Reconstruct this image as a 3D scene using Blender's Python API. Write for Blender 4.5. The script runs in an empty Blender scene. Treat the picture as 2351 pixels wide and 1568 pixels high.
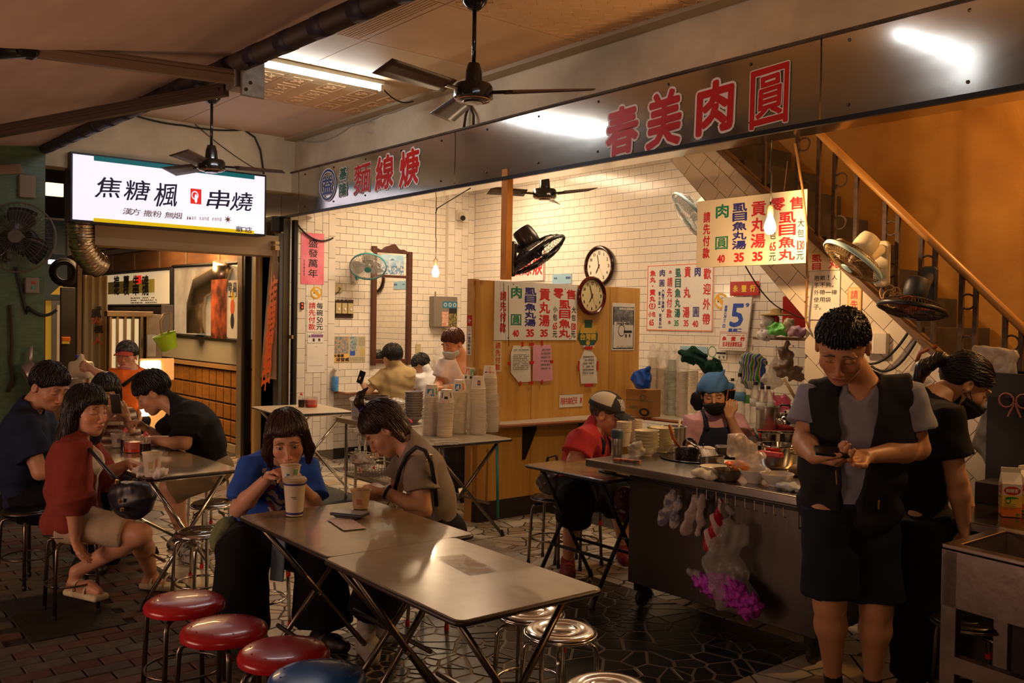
import bpy,math,random
import numpy as np
from mathutils import Vector,Matrix,Euler
random.seed(7)
RNG=np.random.RandomState(7)
SC=bpy.context.scene
COL=SC.collection
V=Vector
PI=math.pi
# camera
IMG_W,IMG_H,CAM_H=2351.0,1568.0,1.62
_a=np.array([-560-IMG_W/2,712-IMG_H/2]);_b=np.array([3690-IMG_W/2,780-IMG_H/2])
FPX=math.sqrt(-float(_a@_b))
_dx=-np.array([_a[0],-_a[1],FPX]);_dx/=np.linalg.norm(_dx)
_dy=np.array([_b[0],-_b[1],FPX]);_dy/=np.linalg.norm(_dy)
_dz=-np.cross(_dx,_dy);_dz/=np.linalg.norm(_dz)
_M=np.stack([_dx,_dy,_dz])
CR,CU,CF=V(_M[:,0]),V(_M[:,1]),V(_M[:,2])
cam_data=bpy.data.cameras.new('camera')
cam=bpy.data.objects.new('camera',cam_data);COL.objects.link(cam)
cam_data.sensor_width=36.0
cam_data.lens=FPX/IMG_W*36.0
cam_data.clip_start=0.05;cam_data.clip_end=200
cam.matrix_world=Matrix(((CR.x,CU.x,-CF.x,0),(CR.y,CU.y,-CF.y,0),(CR.z,CU.z,-CF.z,CAM_H),(0,0,0,1)))
cam_data.dof.use_dof=False
SC.camera=cam
def ray(x,y):
 return CF+CR*((x-IMG_W/2)/FPX)+CU*((IMG_H/2-y)/FPX)
EYE=V((0,0,CAM_H))
def PD(x,y,d):return EYE+ray(x,y)*d
def PZ(x,y,z=0.0):r=ray(x,y);return EYE+r*((z-CAM_H)/r.z)
def PY(x,y,Y):r=ray(x,y);return EYE+r*(Y/r.y)
def PX(x,y,X):r=ray(x,y);return EYE+r*(X/r.x)
# world, exposure
SC.view_settings.view_transform='Standard'
SC.view_settings.look='None'
SC.view_settings.gamma=1.0
SC.view_settings.use_curve_mapping=False
SC.view_settings.exposure=0.0
world=bpy.data.worlds.new('night_street');SC.world=world
world.use_nodes=True
world.node_tree.nodes['Background'].inputs[0].default_value=(0.50,0.27,0.14,1)
world.node_tree.nodes['Background'].inputs[1].default_value=0.11
# lights
def light(name,kind,loc,power,col,size=0.1,size_y=None,rot=None,spot=None):
 d=bpy.data.lights.new(name,kind);d.energy=power;d.color=col
 if kind=='AREA':
  d.size=size
  if size_y:d.shape='RECTANGLE';d.size_y=size_y
 else:
  d.shadow_soft_size=size
 if spot:d.spot_size=spot;d.spot_blend=0.6
 o=bpy.data.objects.new(name,d);COL.objects.link(o);o.location=loc
 if rot:o.rotation_euler=rot
 return o
WARM=(1.0,0.60,0.27);WARM2=(1.0,0.70,0.42);COOL=(0.86,0.93,1.0);CREAM=(1.0,0.71,0.45)
light('noodle_shop_ceiling_light','AREA',(-7.9,5.9,3.38),80,CREAM,.6,1.4)
light('kitchen_ceiling_light','AREA',(-4.9,5.9,3.38),58,CREAM,.8,1.0)
light('bulb_light','POINT',PY(1000,640,4.85),16,WARM2,.035)
light('bulb_light','POINT',PY(1768,530,4.55),34,WARM,.035)
light('stairwell_bulb','POINT',(-1.2,5.75,3.1),120,(1.0,.50,.15),.06)
light('left_shop_light','AREA',(-11.0,3.6,2.6),70,WARM,.5,1.4)
light('grill_front_light','AREA',(-12.2,3.4,2.9),60,WARM,.8,1.6)
light('street_stall_fill','AREA',(-4.5,-2.2,1.0),78,(1.0,.56,.38),2.4,1.2,rot=(math.radians(128),0,0))  # unseen area light standing in for street stalls, aimed up to brighten the awning
light('street_stall_fill','AREA',(1.2,-1.5,2.6),20,(1.0,.55,.30),1.2,1.2,rot=(math.radians(62),0,math.radians(40)))  # another unseen stand-in for the stalls, filling from the front right
light('counter_bulb_light','POINT',(-.75,4.35,2.45),26,WARM,.05)
# materials
MATS={}
def lin(c):
 return tuple((x/12.92 if x<=0.04045 else((x+0.055)/1.055)**2.4)for x in c)
def hexc(h):
 return lin(tuple(int(h[i:i+2],16)/255.0 for i in(0,2,4)))
def mat(name,col,rough=0.5,metal=0.0,var=0.0,vscale=8.0,bump=0.0,bscale=40.0,emit=0.0,ecol=None,alpha=1.0,trans=0.0,ior=1.45,coat=0.0,stretch=None,col2=None,vdetail=4.0,sub=0.0,spec=0.5,contrast=0.0,sheen=0.0):
 """procedural material: base colour, broken up by object-space noise towards col2, with fine relief"""
 if name in MATS:return MATS[name]
 m=bpy.data.materials.new(name);m.use_nodes=True
 nt=m.node_tree;b=nt.nodes['Principled BSDF']
 if isinstance(col,str):col=hexc(col)
 if isinstance(col2,str):col2=hexc(col2)
 b.inputs['Base Color'].default_value=(*col,1)
 b.inputs['Roughness'].default_value=rough
 b.inputs['Metallic'].default_value=metal
 b.inputs['IOR'].default_value=ior
 b.inputs['Alpha'].default_value=alpha
 b.inputs['Transmission Weight'].default_value=trans
 b.inputs['Coat Weight'].default_value=coat
 b.inputs['Specular IOR Level'].default_value=spec
 if sheen:b.inputs['Sheen Weight'].default_value=sheen
 if sub:
  b.inputs['Subsurface Weight'].default_value=sub
  b.inputs['Subsurface Radius'].default_value=(0.012,0.005,0.003)
  b.inputs['Subsurface Scale'].default_value=1.0
 if emit:
  b.inputs['Emission Color'].default_value=(*(ecol or col),1)
  b.inputs['Emission Strength'].default_value=emit
 if var or bump or col2:
  tc=nt.nodes.new('ShaderNodeTexCoord');mp=nt.nodes.new('ShaderNodeMapping')
  nt.links.new(tc.outputs['Object'],mp.inputs[0])
  if stretch:mp.inputs['Scale'].default_value=stretch
  if var or col2:
   n=nt.nodes.new('ShaderNodeTexNoise');n.inputs['Scale'].default_value=vscale
   n.inputs['Detail'].default_value=vdetail;n.inputs['Roughness'].default_value=0.6
   nt.links.new(mp.outputs[0],n.inputs[0])
   r=nt.nodes.new('ShaderNodeValToRGB')
   lo,hi=0.35+contrast,0.68-contrast
   r.color_ramp.elements[0].position=lo;r.color_ramp.elements[1].position=hi
   c2=col2 if col2 else tuple(x*(1-var)for x in col)
   c1=col if col2 else tuple(min(1,x*(1+var*0.4))for x in col)
   r.color_ramp.elements[0].color=(*c2,1);r.color_ramp.elements[1].color=(*c1,1)
   nt.links.new(n.outputs[0],r.inputs[0]);nt.links.new(r.outputs[0],b.inputs['Base Color'])
  if bump:
   n2=nt.nodes.new('ShaderNodeTexNoise');n2.inputs['Scale'].default_value=bscale
   n2.inputs['Detail'].default_value=3
   nt.links.new(mp.outputs[0],n2.inputs[0])
   bp=nt.nodes.new('ShaderNodeBump');bp.inputs['Strength'].default_value=bump
   bp.inputs['Distance'].default_value=0.02
   nt.links.new(n2.outputs[0],bp.inputs['Height']);nt.links.new(bp.outputs[0],b.inputs['Normal'])
 MATS[name]=m
 return m
def per_object(m,amount=0.12):
 """each object that wears m gets a slightly different brightness"""
 nt=m.node_tree;b=nt.nodes['Principled BSDF']
 oi=nt.nodes.new('ShaderNodeObjectInfo');mr=nt.nodes.new('ShaderNodeMapRange')
 mr.inputs['To Min'].default_value=1-amount;mr.inputs['To Max'].default_value=1+amount*0.5
 nt.links.new(oi.outputs['Random'],mr.inputs['Value'])
 mx=nt.nodes.new('ShaderNodeMix');mx.data_type='RGBA';mx.blend_type='MULTIPLY';mx.inputs[0].default_value=1
 src=b.inputs['Base Color']
 if src.is_linked:
  nt.links.new(src.links[0].from_socket,mx.inputs[6])
 else:
  mx.inputs[6].default_value=src.default_value
 nt.links.new(mr.outputs[0],mx.inputs[7])
 nt.links.new(mx.outputs[2],b.inputs['Base Color'])
 return m
def vcol_mat(name,rough=0.5,sub=0.0,bump=0.0,bscale=200.0):
 """colour comes from the mesh's own colour attribute (skin, printed cloth)"""
 if name in MATS:return MATS[name]
 m=mat(name,(0.8,0.8,0.8),rough=rough,sub=sub,bump=bump,bscale=bscale)
 nt=m.node_tree;a=nt.nodes.new('ShaderNodeVertexColor');a.layer_name='Col'
 nt.links.new(a.outputs[0],nt.nodes['Principled BSDF'].inputs['Base Color'])
 return m
 # objects
BASE={}
def tag(o,label=None,cat=None,group=None,kind=None):
 if label:o['label']=label
 if cat:o['category']=cat
 if group:o['group']=group
 if kind:o['kind']=kind
 return o
def thing(name,label,cat,loc=(0,0,0),group=None):
 """an Empty at the thing's base; parts are built in world coordinates and hung under it"""
 o=bpy.data.objects.new(name,None);COL.objects.link(o)
 o.empty_display_size=0.1
 o.location=loc;BASE[o.name]=V(loc)
 return tag(o,label,cat,group)
def top_of(o):
 while o.parent:o=o.parent
 return o
def link(name,me,parent=None,smooth=False):
 o=bpy.data.objects.new(name,me);COL.objects.link(o)
 if parent is not None:
  o.parent=parent
  b=BASE.get(top_of(parent).name,V((0,0,0)))
  if b.length>0:me.transform(Matrix.Translation(-b))
 else:
  if len(me.vertices):
   co=np.empty(len(me.vertices)*3,'f');me.vertices.foreach_get('co',co);co=co.reshape(-1,3)
   lo,hi=co.min(0),co.max(0)
   b=V(((lo[0]+hi[0])/2,(lo[1]+hi[1])/2,lo[2]))
   me.transform(Matrix.Translation(-b));o.location=b;BASE[o.name]=b.copy()
 if smooth:me.polygons.foreach_set('use_smooth',[True]*len(me.polygons))
 return o
def dup(root,loc,rz=None,label=None,group=None):
 r=root.copy();COL.objects.link(r);r.location=loc
 if rz is not None:r.rotation_euler=(0,0,rz)
 if label:r['label']=label
 if group:r['group']=group
 for ch in list(root.children):
  c=ch.copy();COL.objects.link(c);c.parent=r
  for g in list(ch.children):
   d=g.copy();COL.objects.link(d);d.parent=c
 return r
def basis(d):
 d=V(d).normalized()
 a=V((0,0,1))if abs(d.z)<0.9 else V((1,0,0))
 x=d.cross(a).normalized();y=d.cross(x).normalized()
 return x,y,d
class MB:
 """collects shapes; build() links them as ONE mesh object"""
 def __init__(s):s.v=[];s.f=[];s.m=[];s.mats=[];s.cur=0
 def use(s,m):
  if m not in s.mats:s.mats.append(m)
  s.cur=s.mats.index(m);return s
 def add(s,vs,fs):
  k=len(s.v);s.v+=[tuple(p)for p in vs];s.f+=[tuple(i+k for i in f)for f in fs];s.m+=[s.cur]*len(fs)
  return s
 def box(s,lo,hi,M=None):
  x0,y0,z0=lo;x1,y1,z1=hi
  vs=[V(p)for p in((x0,y0,z0),(x1,y0,z0),(x1,y1,z0),(x0,y1,z0),(x0,y0,z1),(x1,y0,z1),(x1,y1,z1),(x0,y1,z1))]
  if M is not None:vs=[M@p for p in vs]
  return s.add(vs,[(0,3,2,1),(4,5,6,7),(0,1,5,4),(1,2,6,5),(2,3,7,6),(3,0,4,7)])
 def cbox(s,c,size,rz=0.0,M=None):
  h=V(size)/2
  T=Matrix.Translation(V(c))@Matrix.Rotation(rz,4,'Z')
  if M is not None:T=Matrix.Translation(V(c))@M
  return s.box(tuple(-h),tuple(h),T)
 def tube(s,pts,r,n=8,cap=True,closed=False):
  pts=[V(p)for p in pts];N=len(pts)
  rs=r if isinstance(r,(list,tuple))else[r]*N
  rings=[];prev=None
  for i,p in enumerate(pts):
   if closed:d=pts[(i+1)%N]-pts[i-1]
   else:d=pts[min(i+1,N-1)]-pts[max(i-1,0)]
   if d.length<1e-9:d=V((0,0,1))
   d.normalize()
   if prev is None:x,y,_=basis(d)
   else:
    x=prev-d*prev.dot(d)
    if x.length<1e-6:x=basis(d)[0]
    x.normalize();y=d.cross(x)
   prev=x
   rings.append([p+(x*math.cos(2*PI*k/n)+y*math.sin(2*PI*k/n))*rs[i]for k in range(n)])
  vs=[q for rg in rings for q in rg];fs=[]
  for i in range(N if closed else N-1):
   j=(i+1)%N
   for k in range(n):
    l=(k+1)%n;fs.append((i*n+k,i*n+l,j*n+l,j*n+k))
  if cap and not closed:
   fs.append(tuple(range(n-1,-1,-1)));fs.append(tuple((N-1)*n+k for k in range(n)))
  return s.add(vs,fs)
 def lathe(s,prof,c=(0,0,0),n=24,M=None,sx=1.0,sy=1.0):
  """prof: (radius, height) pairs turned about z"""
  vs=[];fs=[];c=V(c)
  for(r,z)in prof:
   for k in range(n):
    a=2*PI*k/n;p=V((r*math.cos(a)*sx,r*math.sin(a)*sy,z))
    if M is not None:p=M@p
    vs.append(p+c)
  for i in range(len(prof)-1):
   for k in range(n):
    l=(k+1)%n;fs.append((i*n+k,i*n+l,(i+1)*n+l,(i+1)*n+k))
  if prof[0][0]>1e-5:fs.append(tuple(range(n-1,-1,-1)))
  if prof[-1][0]>1e-5:fs.append(tuple((len(prof)-1)*n+k for k in range(n)))
  return s.add(vs,fs)
 def prism(s,poly,thick,M=None):
  """2-D polygon in local xy, extruded along local z from 0 to thick"""
  n=len(poly);vs=[V((p[0],p[1],0))for p in poly]+[V((p[0],p[1],thick))for p in poly]
  if M is not None:vs=[M@p for p in vs]
  return s.add(vs,[tuple(range(n-1,-1,-1)),tuple(range(n,2*n))]+[(i,(i+1)%n,n+(i+1)%n,n+i)for i in range(n)])
 def quad(s,a,b,c,d):return s.add([a,b,c,d],[(0,1,2,3)])
 def grid(s,fn,nu,nv):
  vs=[fn(i/nu,j/nv)for j in range(nv+1)for i in range(nu+1)]
  fs=[(j*(nu+1)+i,j*(nu+1)+i+1,(j+1)*(nu+1)+i+1,(j+1)*(nu+1)+i)for j in range(nv)for i in range(nu)]
  return s.add(vs,fs)
 def build(s,name,m=None,parent=None,smooth=False,bevel=0.0,seg=2,solid=0.0,label=None):
  me=bpy.data.meshes.new(name);me.from_pydata(s.v,[],s.f)
  if s.mats:
   if m is not None and m not in s.mats:s.mats.insert(0,m)if False else None
   for q in s.mats:me.materials.append(q)
   me.polygons.foreach_set('material_index',s.m)
  elif m is not None:me.materials.append(m)
  me.update()
  o=link(name,me,parent,smooth)
  if smooth=='auto':
   try:me.set_sharp_from_angle(angle=math.radians(38))
   except Exception:pass
  if bevel:
   b=o.modifiers.new('edge','BEVEL');b.width=bevel;b.segments=seg;b.limit_method='ANGLE';b.angle_limit=0.6
  if solid:
   b=o.modifiers.new('thick','SOLIDIFY');b.thickness=solid;b.offset=0
  if label:o['label']=label
  return o
def struct(o,label=None,group=None):
 o['kind']='structure'
 if label:o['label']=label
 if group:o['group']=group
 return o
def arc(c,u,v,r,a0,a1,n=6):
 c=V(c);u=V(u);v=V(v)
 return[c+u*(r*math.cos(a0+(a1-a0)*i/n))+v*(r*math.sin(a0+(a1-a0)*i/n))for i in range(n+1)]
def frame(u,v,o):
 """matrix whose local x is u, local y is v"""
 u=V(u).normalized();v=V(v);v=(v-u*v.dot(u)).normalized();w=u.cross(v)
 return Matrix(((u.x,v.x,w.x,o[0]),(u.y,v.y,w.y,o[1]),(u.z,v.z,w.z,o[2]),(0,0,0,1)))
 # lettering
GL={}
def glyph(ch):
 """flat outline of one character, normalised to its own box"""
 if ch in GL:return GL[ch]
 cu=bpy.data.curves.new('glyph','FONT');cu.body=ch;cu.size=1;cu.resolution_u=2
 o=bpy.data.objects.new('glyph',cu);COL.objects.link(o)
 me=bpy.data.meshes.new_from_object(o.evaluated_get(bpy.context.evaluated_depsgraph_get()))
 vs=np.array([v.co[:2]for v in me.vertices])if len(me.vertices)else np.zeros((0,2))
 fs=[tuple(p.vertices)for p in me.polygons]
 bpy.data.objects.remove(o);bpy.data.curves.remove(cu);bpy.data.meshes.remove(me)
 if len(vs):
  lo,hi=vs.min(0),vs.max(0)
  asp=(hi[0]-lo[0])/max(1e-6,hi[1]-lo[1])
  vs=(vs-(lo+hi)/2)/np.maximum(hi-lo,1e-6)
 else:asp=1
 GL[ch]=(vs,fs,asp);return GL[ch]
class Print:
 """lettering on one plane: M maps local x (right), y (up) to the place; z is out of the plane"""
 def __init__(s,M):s.M=M;s.v=[];s.f=[];s.m=[];s.mats=[]
 def _mi(s,m):
  if m not in s.mats:s.mats.append(m)
  return s.mats.index(m)
 def ch(s,c,x,y,w,h,m,bold=0.0,lift=0.0012,shear=0.0,n=6,keep=False,brush=0.0):
  vs,fs,asp=glyph(c)
  if not len(vs):return
  if keep:w=h*asp
  if c in '1！!:':w*=.5 if c=='1' else .2
  if c in '，。、':w*=.35;h*=.35;x-=w;y-=h
  if c in '圓麵':bold*=.45
  mi=s._mi(m)
  offs=[(0,0)]if bold<=0 else[(bold*math.cos(2*PI*k/n),bold*math.sin(2*PI*k/n))for k in range(n)]
  P=vs*np.array([w,h])
  if brush:P=P+np.stack([np.sin(P[:,1]/h*5+1)*w*brush,np.sin(P[:,0]/w*4)*h*brush],1)
  P[:,0]+=P[:,1]*shear
  for(ox,oy)in offs:
   k=len(s.v);s.n=getattr(s,'n',0)+1;l2=lift+(s.n%37)*1.5e-5
   for p in P:s.v.append(tuple(s.M@V((x+p[0]+ox,y+p[1]+oy,l2))))
   s.f+=[tuple(i+k for i in f)for f in fs];s.m+=[mi]*len(fs)
 def col(s,txt,x,y0,y1,w,m,bold=0.0,fill=0.86,**k):
  """characters down a column from y0 to y1"""
  n=len(txt);st=(y0-y1)/n
  for i,c in enumerate(txt):
   if c!=' ':s.ch(c,x,y0-st*(i+0.5),w if c not in '一' else w,st*fill if c not in '一·.' else st*0.12,m,bold,**k)
 def row(s,txt,x0,x1,y,h,m,bold=0.0,fill=0.9,**k):
  n=len(txt);st=(x1-x0)/n
  for i,c in enumerate(txt):
   if c!=' ':s.ch(c,x0+st*(i+0.5),y,st*fill,h if c not in '一-' else h*0.12,m,bold,**k)
 def rect(s,x0,y0,x1,y1,m,lift=0.0008):
  k=len(s.v);s.v+=[tuple(s.M@V(p))for p in((x0,y0,lift),(x1,y0,lift),(x1,y1,lift),(x0,y1,lift))]
  s.f.append((k,k+1,k+2,k+3));s.m.append(s._mi(m))
 def disc(s,x,y,rx,ry,m,lift=0.0008,r0=0.0,n=28,a0=0,a1=2*PI):
  mi=s._mi(m);k=len(s.v)
  for i in range(n+1):
   a=a0+(a1-a0)*i/n
   s.v.append(tuple(s.M@V((x+rx*math.cos(a),y+ry*math.sin(a),lift))))
   s.v.append(tuple(s.M@V((x+rx*r0*math.cos(a),y+ry*r0*math.sin(a),lift))))
  for i in range(n):s.f.append((k+2*i+1,k+2*i,k+2*i+2,k+2*i+3));s.m.append(mi)
 def poly(s,pts,m,lift=0.0008):
  k=len(s.v);s.v+=[tuple(s.M@V((p[0],p[1],lift)))for p in pts]
  s.f.append(tuple(range(k,k+len(pts))));s.m.append(s._mi(m))
 def lines(s,x0,y0,x1,y1,n,m,fill=0.45,jit=0.3):
  """tiny print too small to read: rows of short dashes"""
  st=(y1-y0)/n
  for i in range(n):
   x=x0;y=y0+st*(i+0.5)
   while x<x1-0.002:
    w=(x1-x0)*random.uniform(0.04,0.12)
    if random.random()>jit*0.5:s.rect(x,y-abs(st)*fill/2,min(x+w*0.8,x1),y+abs(st)*fill/2,m)
    x+=w
 def build(s,name,parent):
  me=bpy.data.meshes.new(name);me.from_pydata(s.v,[],s.f)
  for q in s.mats:me.materials.append(q)
  me.polygons.foreach_set('material_index',s.m);me.update()
  return link(name,me,parent)
for _c in '、。一上下不丟串丸二亥人付使元先六包十口台吉味品售啤喫圓基外夠大威子孟安完專小己帶年店廟律手抱推撒料方日星春曆書月期本林枝楓業檢款歉歡每永油湯漢灣火烟無焦焿熱燒營球生用發益盛目碗粉糖純線美者耐肉自臺舉花茶萬薦虱行袋規請謝證豐豪豬貢買農迎送違醬鍋門附隆零風食餐魚麵︵︶！，0123456789ATIWNPORKabcdefghijklmnopqrstuvwxyz-():':glyph(_c)
# the place: floors, walls, ceilings
XL,YF,YB,ZC,XP=-9.41,4.45,7.12,3.56,-5.78
PLASTER=mat('aged_plaster','d6cbae',rough=.85,var=.22,vscale=2.2,bump=.12,bscale=14)
DARKP=mat('dark_plaster',(.05,.035,.025),rough=.9,var=.4,vscale=3)  # dark plaster, mottled at random by noise
GROUT=mat('tile_grout',(.13,.10,.075),rough=.95)
TILE=per_object(mat('glazed_white_tile','ded6c8',rough=.16,var=.06,vscale=3,spec=.5),.06)
STEEL=mat('brushed_steel',(.55,.53,.50),rough=.30,metal=1,var=.18,vscale=3,bump=.03,bscale=9,stretch=(1,1,6))
CHROME=mat('chrome_tube',(.62,.60,.56),rough=.16,metal=1)
WOOD=mat('yellow_wood_laminate','d2a252',rough=.42,col2='bd8a42',vscale=2.2,stretch=(6,6,.5),vdetail=6,bump=.03)
BLACKM=mat('black_metal',(.012,.012,.012),rough=.4,metal=.3)
BLACKP=mat('black_plastic',(.014,.013,.013),rough=.32)
def box_obj(name,lo,hi,m,parent=None,bevel=0,**k):
 lo2=tuple(min(a,b)for a,b in zip(lo,hi));hi2=tuple(max(a,b)for a,b in zip(lo,hi))
 return MB().box(lo2,hi2).build(name,m,parent,bevel=bevel,**k)
 # street and floor beds
struct(box_obj('ground',(-22,-4,-.12),(4,1.98,-.012),mat('paver_joint_sand',(.030,.024,.018),rough=.95)),'dark sand bed under the street pavers')
floor=struct(box_obj('floor',(-22,1.98,-.12),(4,9,-.0035),mat('floor_joint',(.045,.038,.028),rough=.8,var=.3)),'crazy-paved marble floor with dark joints')
floor_dark=struct(box_obj('floor_dark',(-4.12,2.0,-.0104),(-2.5,4.12,-.0025),mat('dark_floor_joint',(.17,.13,.085),rough=.7)),'dark green marble crazy-paved strip of floor')
def clip(poly,n,c):
 out=[]
 for i in range(len(poly)):
  a,b=poly[i],poly[(i+1)%len(poly)]
  da,db=a[0]*n[0]+a[1]*n[1]-c,b[0]*n[0]+b[1]*n[1]-c
  if da<=0:out.append(a)
  if(da<0<db)or(db<0<da):
   t=da/(da-db);out.append((a[0]+(b[0]-a[0])*t,a[1]+(b[1]-a[1])*t))
 return out
def voronoi(region,n,gap,seed,aniso=1.0):
 """broken-stone outlines filling a rectangle"""
 r=np.random.RandomState(seed);x0,y0,x1,y1=region
 h=n//2;pts=np.stack([r.uniform(x0,x1,h),r.uniform(y0,y1,h)],1);pts=np.concatenate([pts,pts+r.randn(h,2)*(.075,.045)]);pts=np.clip(pts,(x0,y0),(x1,y1));n=len(pts);out=[]
 w=r.uniform(-1,1,n)
 for i,p in enumerate(pts):
  d=((pts-p)**2).sum(1);o=np.argsort(d)[1:22]
  poly=[(x0,y0),(x1,y0),(x1,y1),(x0,y1)]
  for j in o:
   q=pts[j];v=q-p;L=math.hypot(*v);nn=v/L
   off=(w[i]-w[j])*.004
   poly=clip(poly,nn,float(nn@((p+q)/2))-gap/2+off)
   if len(poly)<3:break
  if len(poly)>=3:
   c=np.mean(poly,0);poly=[(c[0]+(a-c[0])*.97,c[1]+(b-c[1])*.97)for a,b in poly]
   out.append(poly)
 return out
def visible(p,m=60):
 q=V(p)-EYE;w=q.dot(CF)
 if w<.3:return None
 x=IMG_W/2+FPX*q.dot(CR)/w;y=IMG_H/2-FPX*q.dot(CU)/w
 return w if-m<x<IMG_W+m and-m<y<IMG_H+m else None
def stones(polys,parent,mats_,z=.0,th=.012,limit=290,name='marble_stone'):
 """each broken stone proud of its joints: nearest ones single, the far rest joined"""
 L=[]
 for p in polys:
  c=(sum(a[0]for a in p)/len(p),sum(a[1]for a in p)/len(p),0);w=visible(c,300)
  if w:L.append((w,p,c))
 L.sort(key=lambda t:t[0]);rest=[MB()for _ in mats_]
 for k,(w,p,c)in enumerate(L):
  h=z+random.uniform(-.0015,.0015);i=random.randrange(len(mats_))
  M=Matrix.Translation((0,0,h-th))
  if k<limit:MB().prism(p,th,M).build(name,mats_[i],parent,bevel=.002,seg=1)
  else:rest[i].prism(p,th,M)
 for i,r in enumerate(rest):
  if r.v:
   o=r.build(name,mats_[i],parent);o['kind']='stuff';o['label']='far marble stones of the crazy paving'
def marble(name,a,b,**k):return per_object(mat(name,a,rough=.30,col2=b,vscale=5,vdetail=8,bump=.04,bscale=20,**k),.18)
LM=[marble('cream_marble','d8cfbd','b0a592'),marble('grey_marble','bdb6aa','938d84'),marble('tan_marble','c4b294','a08c72')]
DM=[marble('green_black_marble',(.018,.022,.016),(.006,.008,.006),contrast=.05),marble('black_marble',(.012,.012,.011),(.03,.034,.026))]
for k,(reg,n)in enumerate((((-2.5,2.0,-.9,4.6),240),((-6.6,2.0,-4.12,5.2),640),((-10.2,2.0,-6.6,5.4),560),((-4.12,4.12,-2.5,6.0),110))):
 stones(voronoi(reg,n,.009,11+k),floor,LM,limit=(60,150,60,20)[k])
stones(voronoi((-4.12,2.0,-2.5,4.12),330,.011,31),floor_dark,DM,z=.0005,limit=200)
# street pavers: bands of brick-shaped blocks, red and grey
ground=bpy.data.objects['ground']
pv=[per_object(mat('grey_paver',(.105,.092,.075),rough=.85,var=.3,vscale=20,bump=.25,bscale=90),.25),per_object(mat('red_paver',(.115,.058,.045),rough=.85,var=.3,vscale=20,bump=.25,bscale=90),.25)]
me_p={}
cand=[]
for i in range(-75,14):
 for j in range(-14,19):
  band=(i//1)%3;x=i*.104;
  if band==2:cx,cy,sx,sy,mi=x,j*.208+(i%2)*.1,.098,.2,1
  else:cx,cy,sx,sy,mi=x,j*.208+(i%2)*.1,.098,.2,0
  if(j*7+i*3)%11==0:mi=1-mi
  if cy+sy/2>1.975:continue
  w=visible((cx,cy,0),420)
  if w and w<9:cand.append((w,cx,cy,sx,sy,mi))
cand.sort();rest=[MB(),MB()]
for k,(w,cx,cy,sx,sy,mi)in enumerate(cand):
 inplate=-5.75<cx<-4.9 and 1.02<cy<1.52
 if inplate:continue
 if k<295:
  if mi not in me_p:
   o=MB().box((-sx/2,-sy/2,-.05),(sx/2,sy/2,0)).build('paver',pv[mi],ground,bevel=.004,seg=1);me_p[mi]=o.data
   o.data.transform(Matrix.Translation(BASE[ground.name]));o.location=V((cx,cy,random.uniform(-.002,.001)))-BASE[ground.name]
  else:
   o=bpy.data.objects.new('paver',me_p[mi]);COL.objects.link(o);o.parent=ground;o.location=V((cx,cy,random.uniform(-.002,.001)))-BASE[ground.name]
   b=o.modifiers.new('edge','BEVEL');b.width=.004;b.segments=1
  o.rotation_euler=(random.uniform(-.008,.008),random.uniform(-.008,.008),0)
 else:rest[mi].box((cx-sx/2,cy-sy/2,-.05),(cx+sx/2,cy+sy/2,random.uniform(-.002,.001)))
for mi in(0,1):
 if rest[mi].v:o=rest[mi].build('paver',pv[mi],ground);o['kind']='stuff'
t=tag(box_obj('drain_cover',(-5.72,1.04,-.02),(-4.93,1.50,.006),mat('dark_cast_plate',(.02,.017,.014),rough=.6,bump=.4,bscale=60),bevel=.004),'dark metal drain cover set flush in the street pavers','drain cover')
t=tag(box_obj('rubber_mat',(-8.3,3.75,.001),(-6.9,4.25,.010),mat('grey_rubber',(.035,.035,.032),rough=.7,bump=.3),bevel=.003),'grey rubber mat on the floor in front of the noodle shop','mat')
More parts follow.
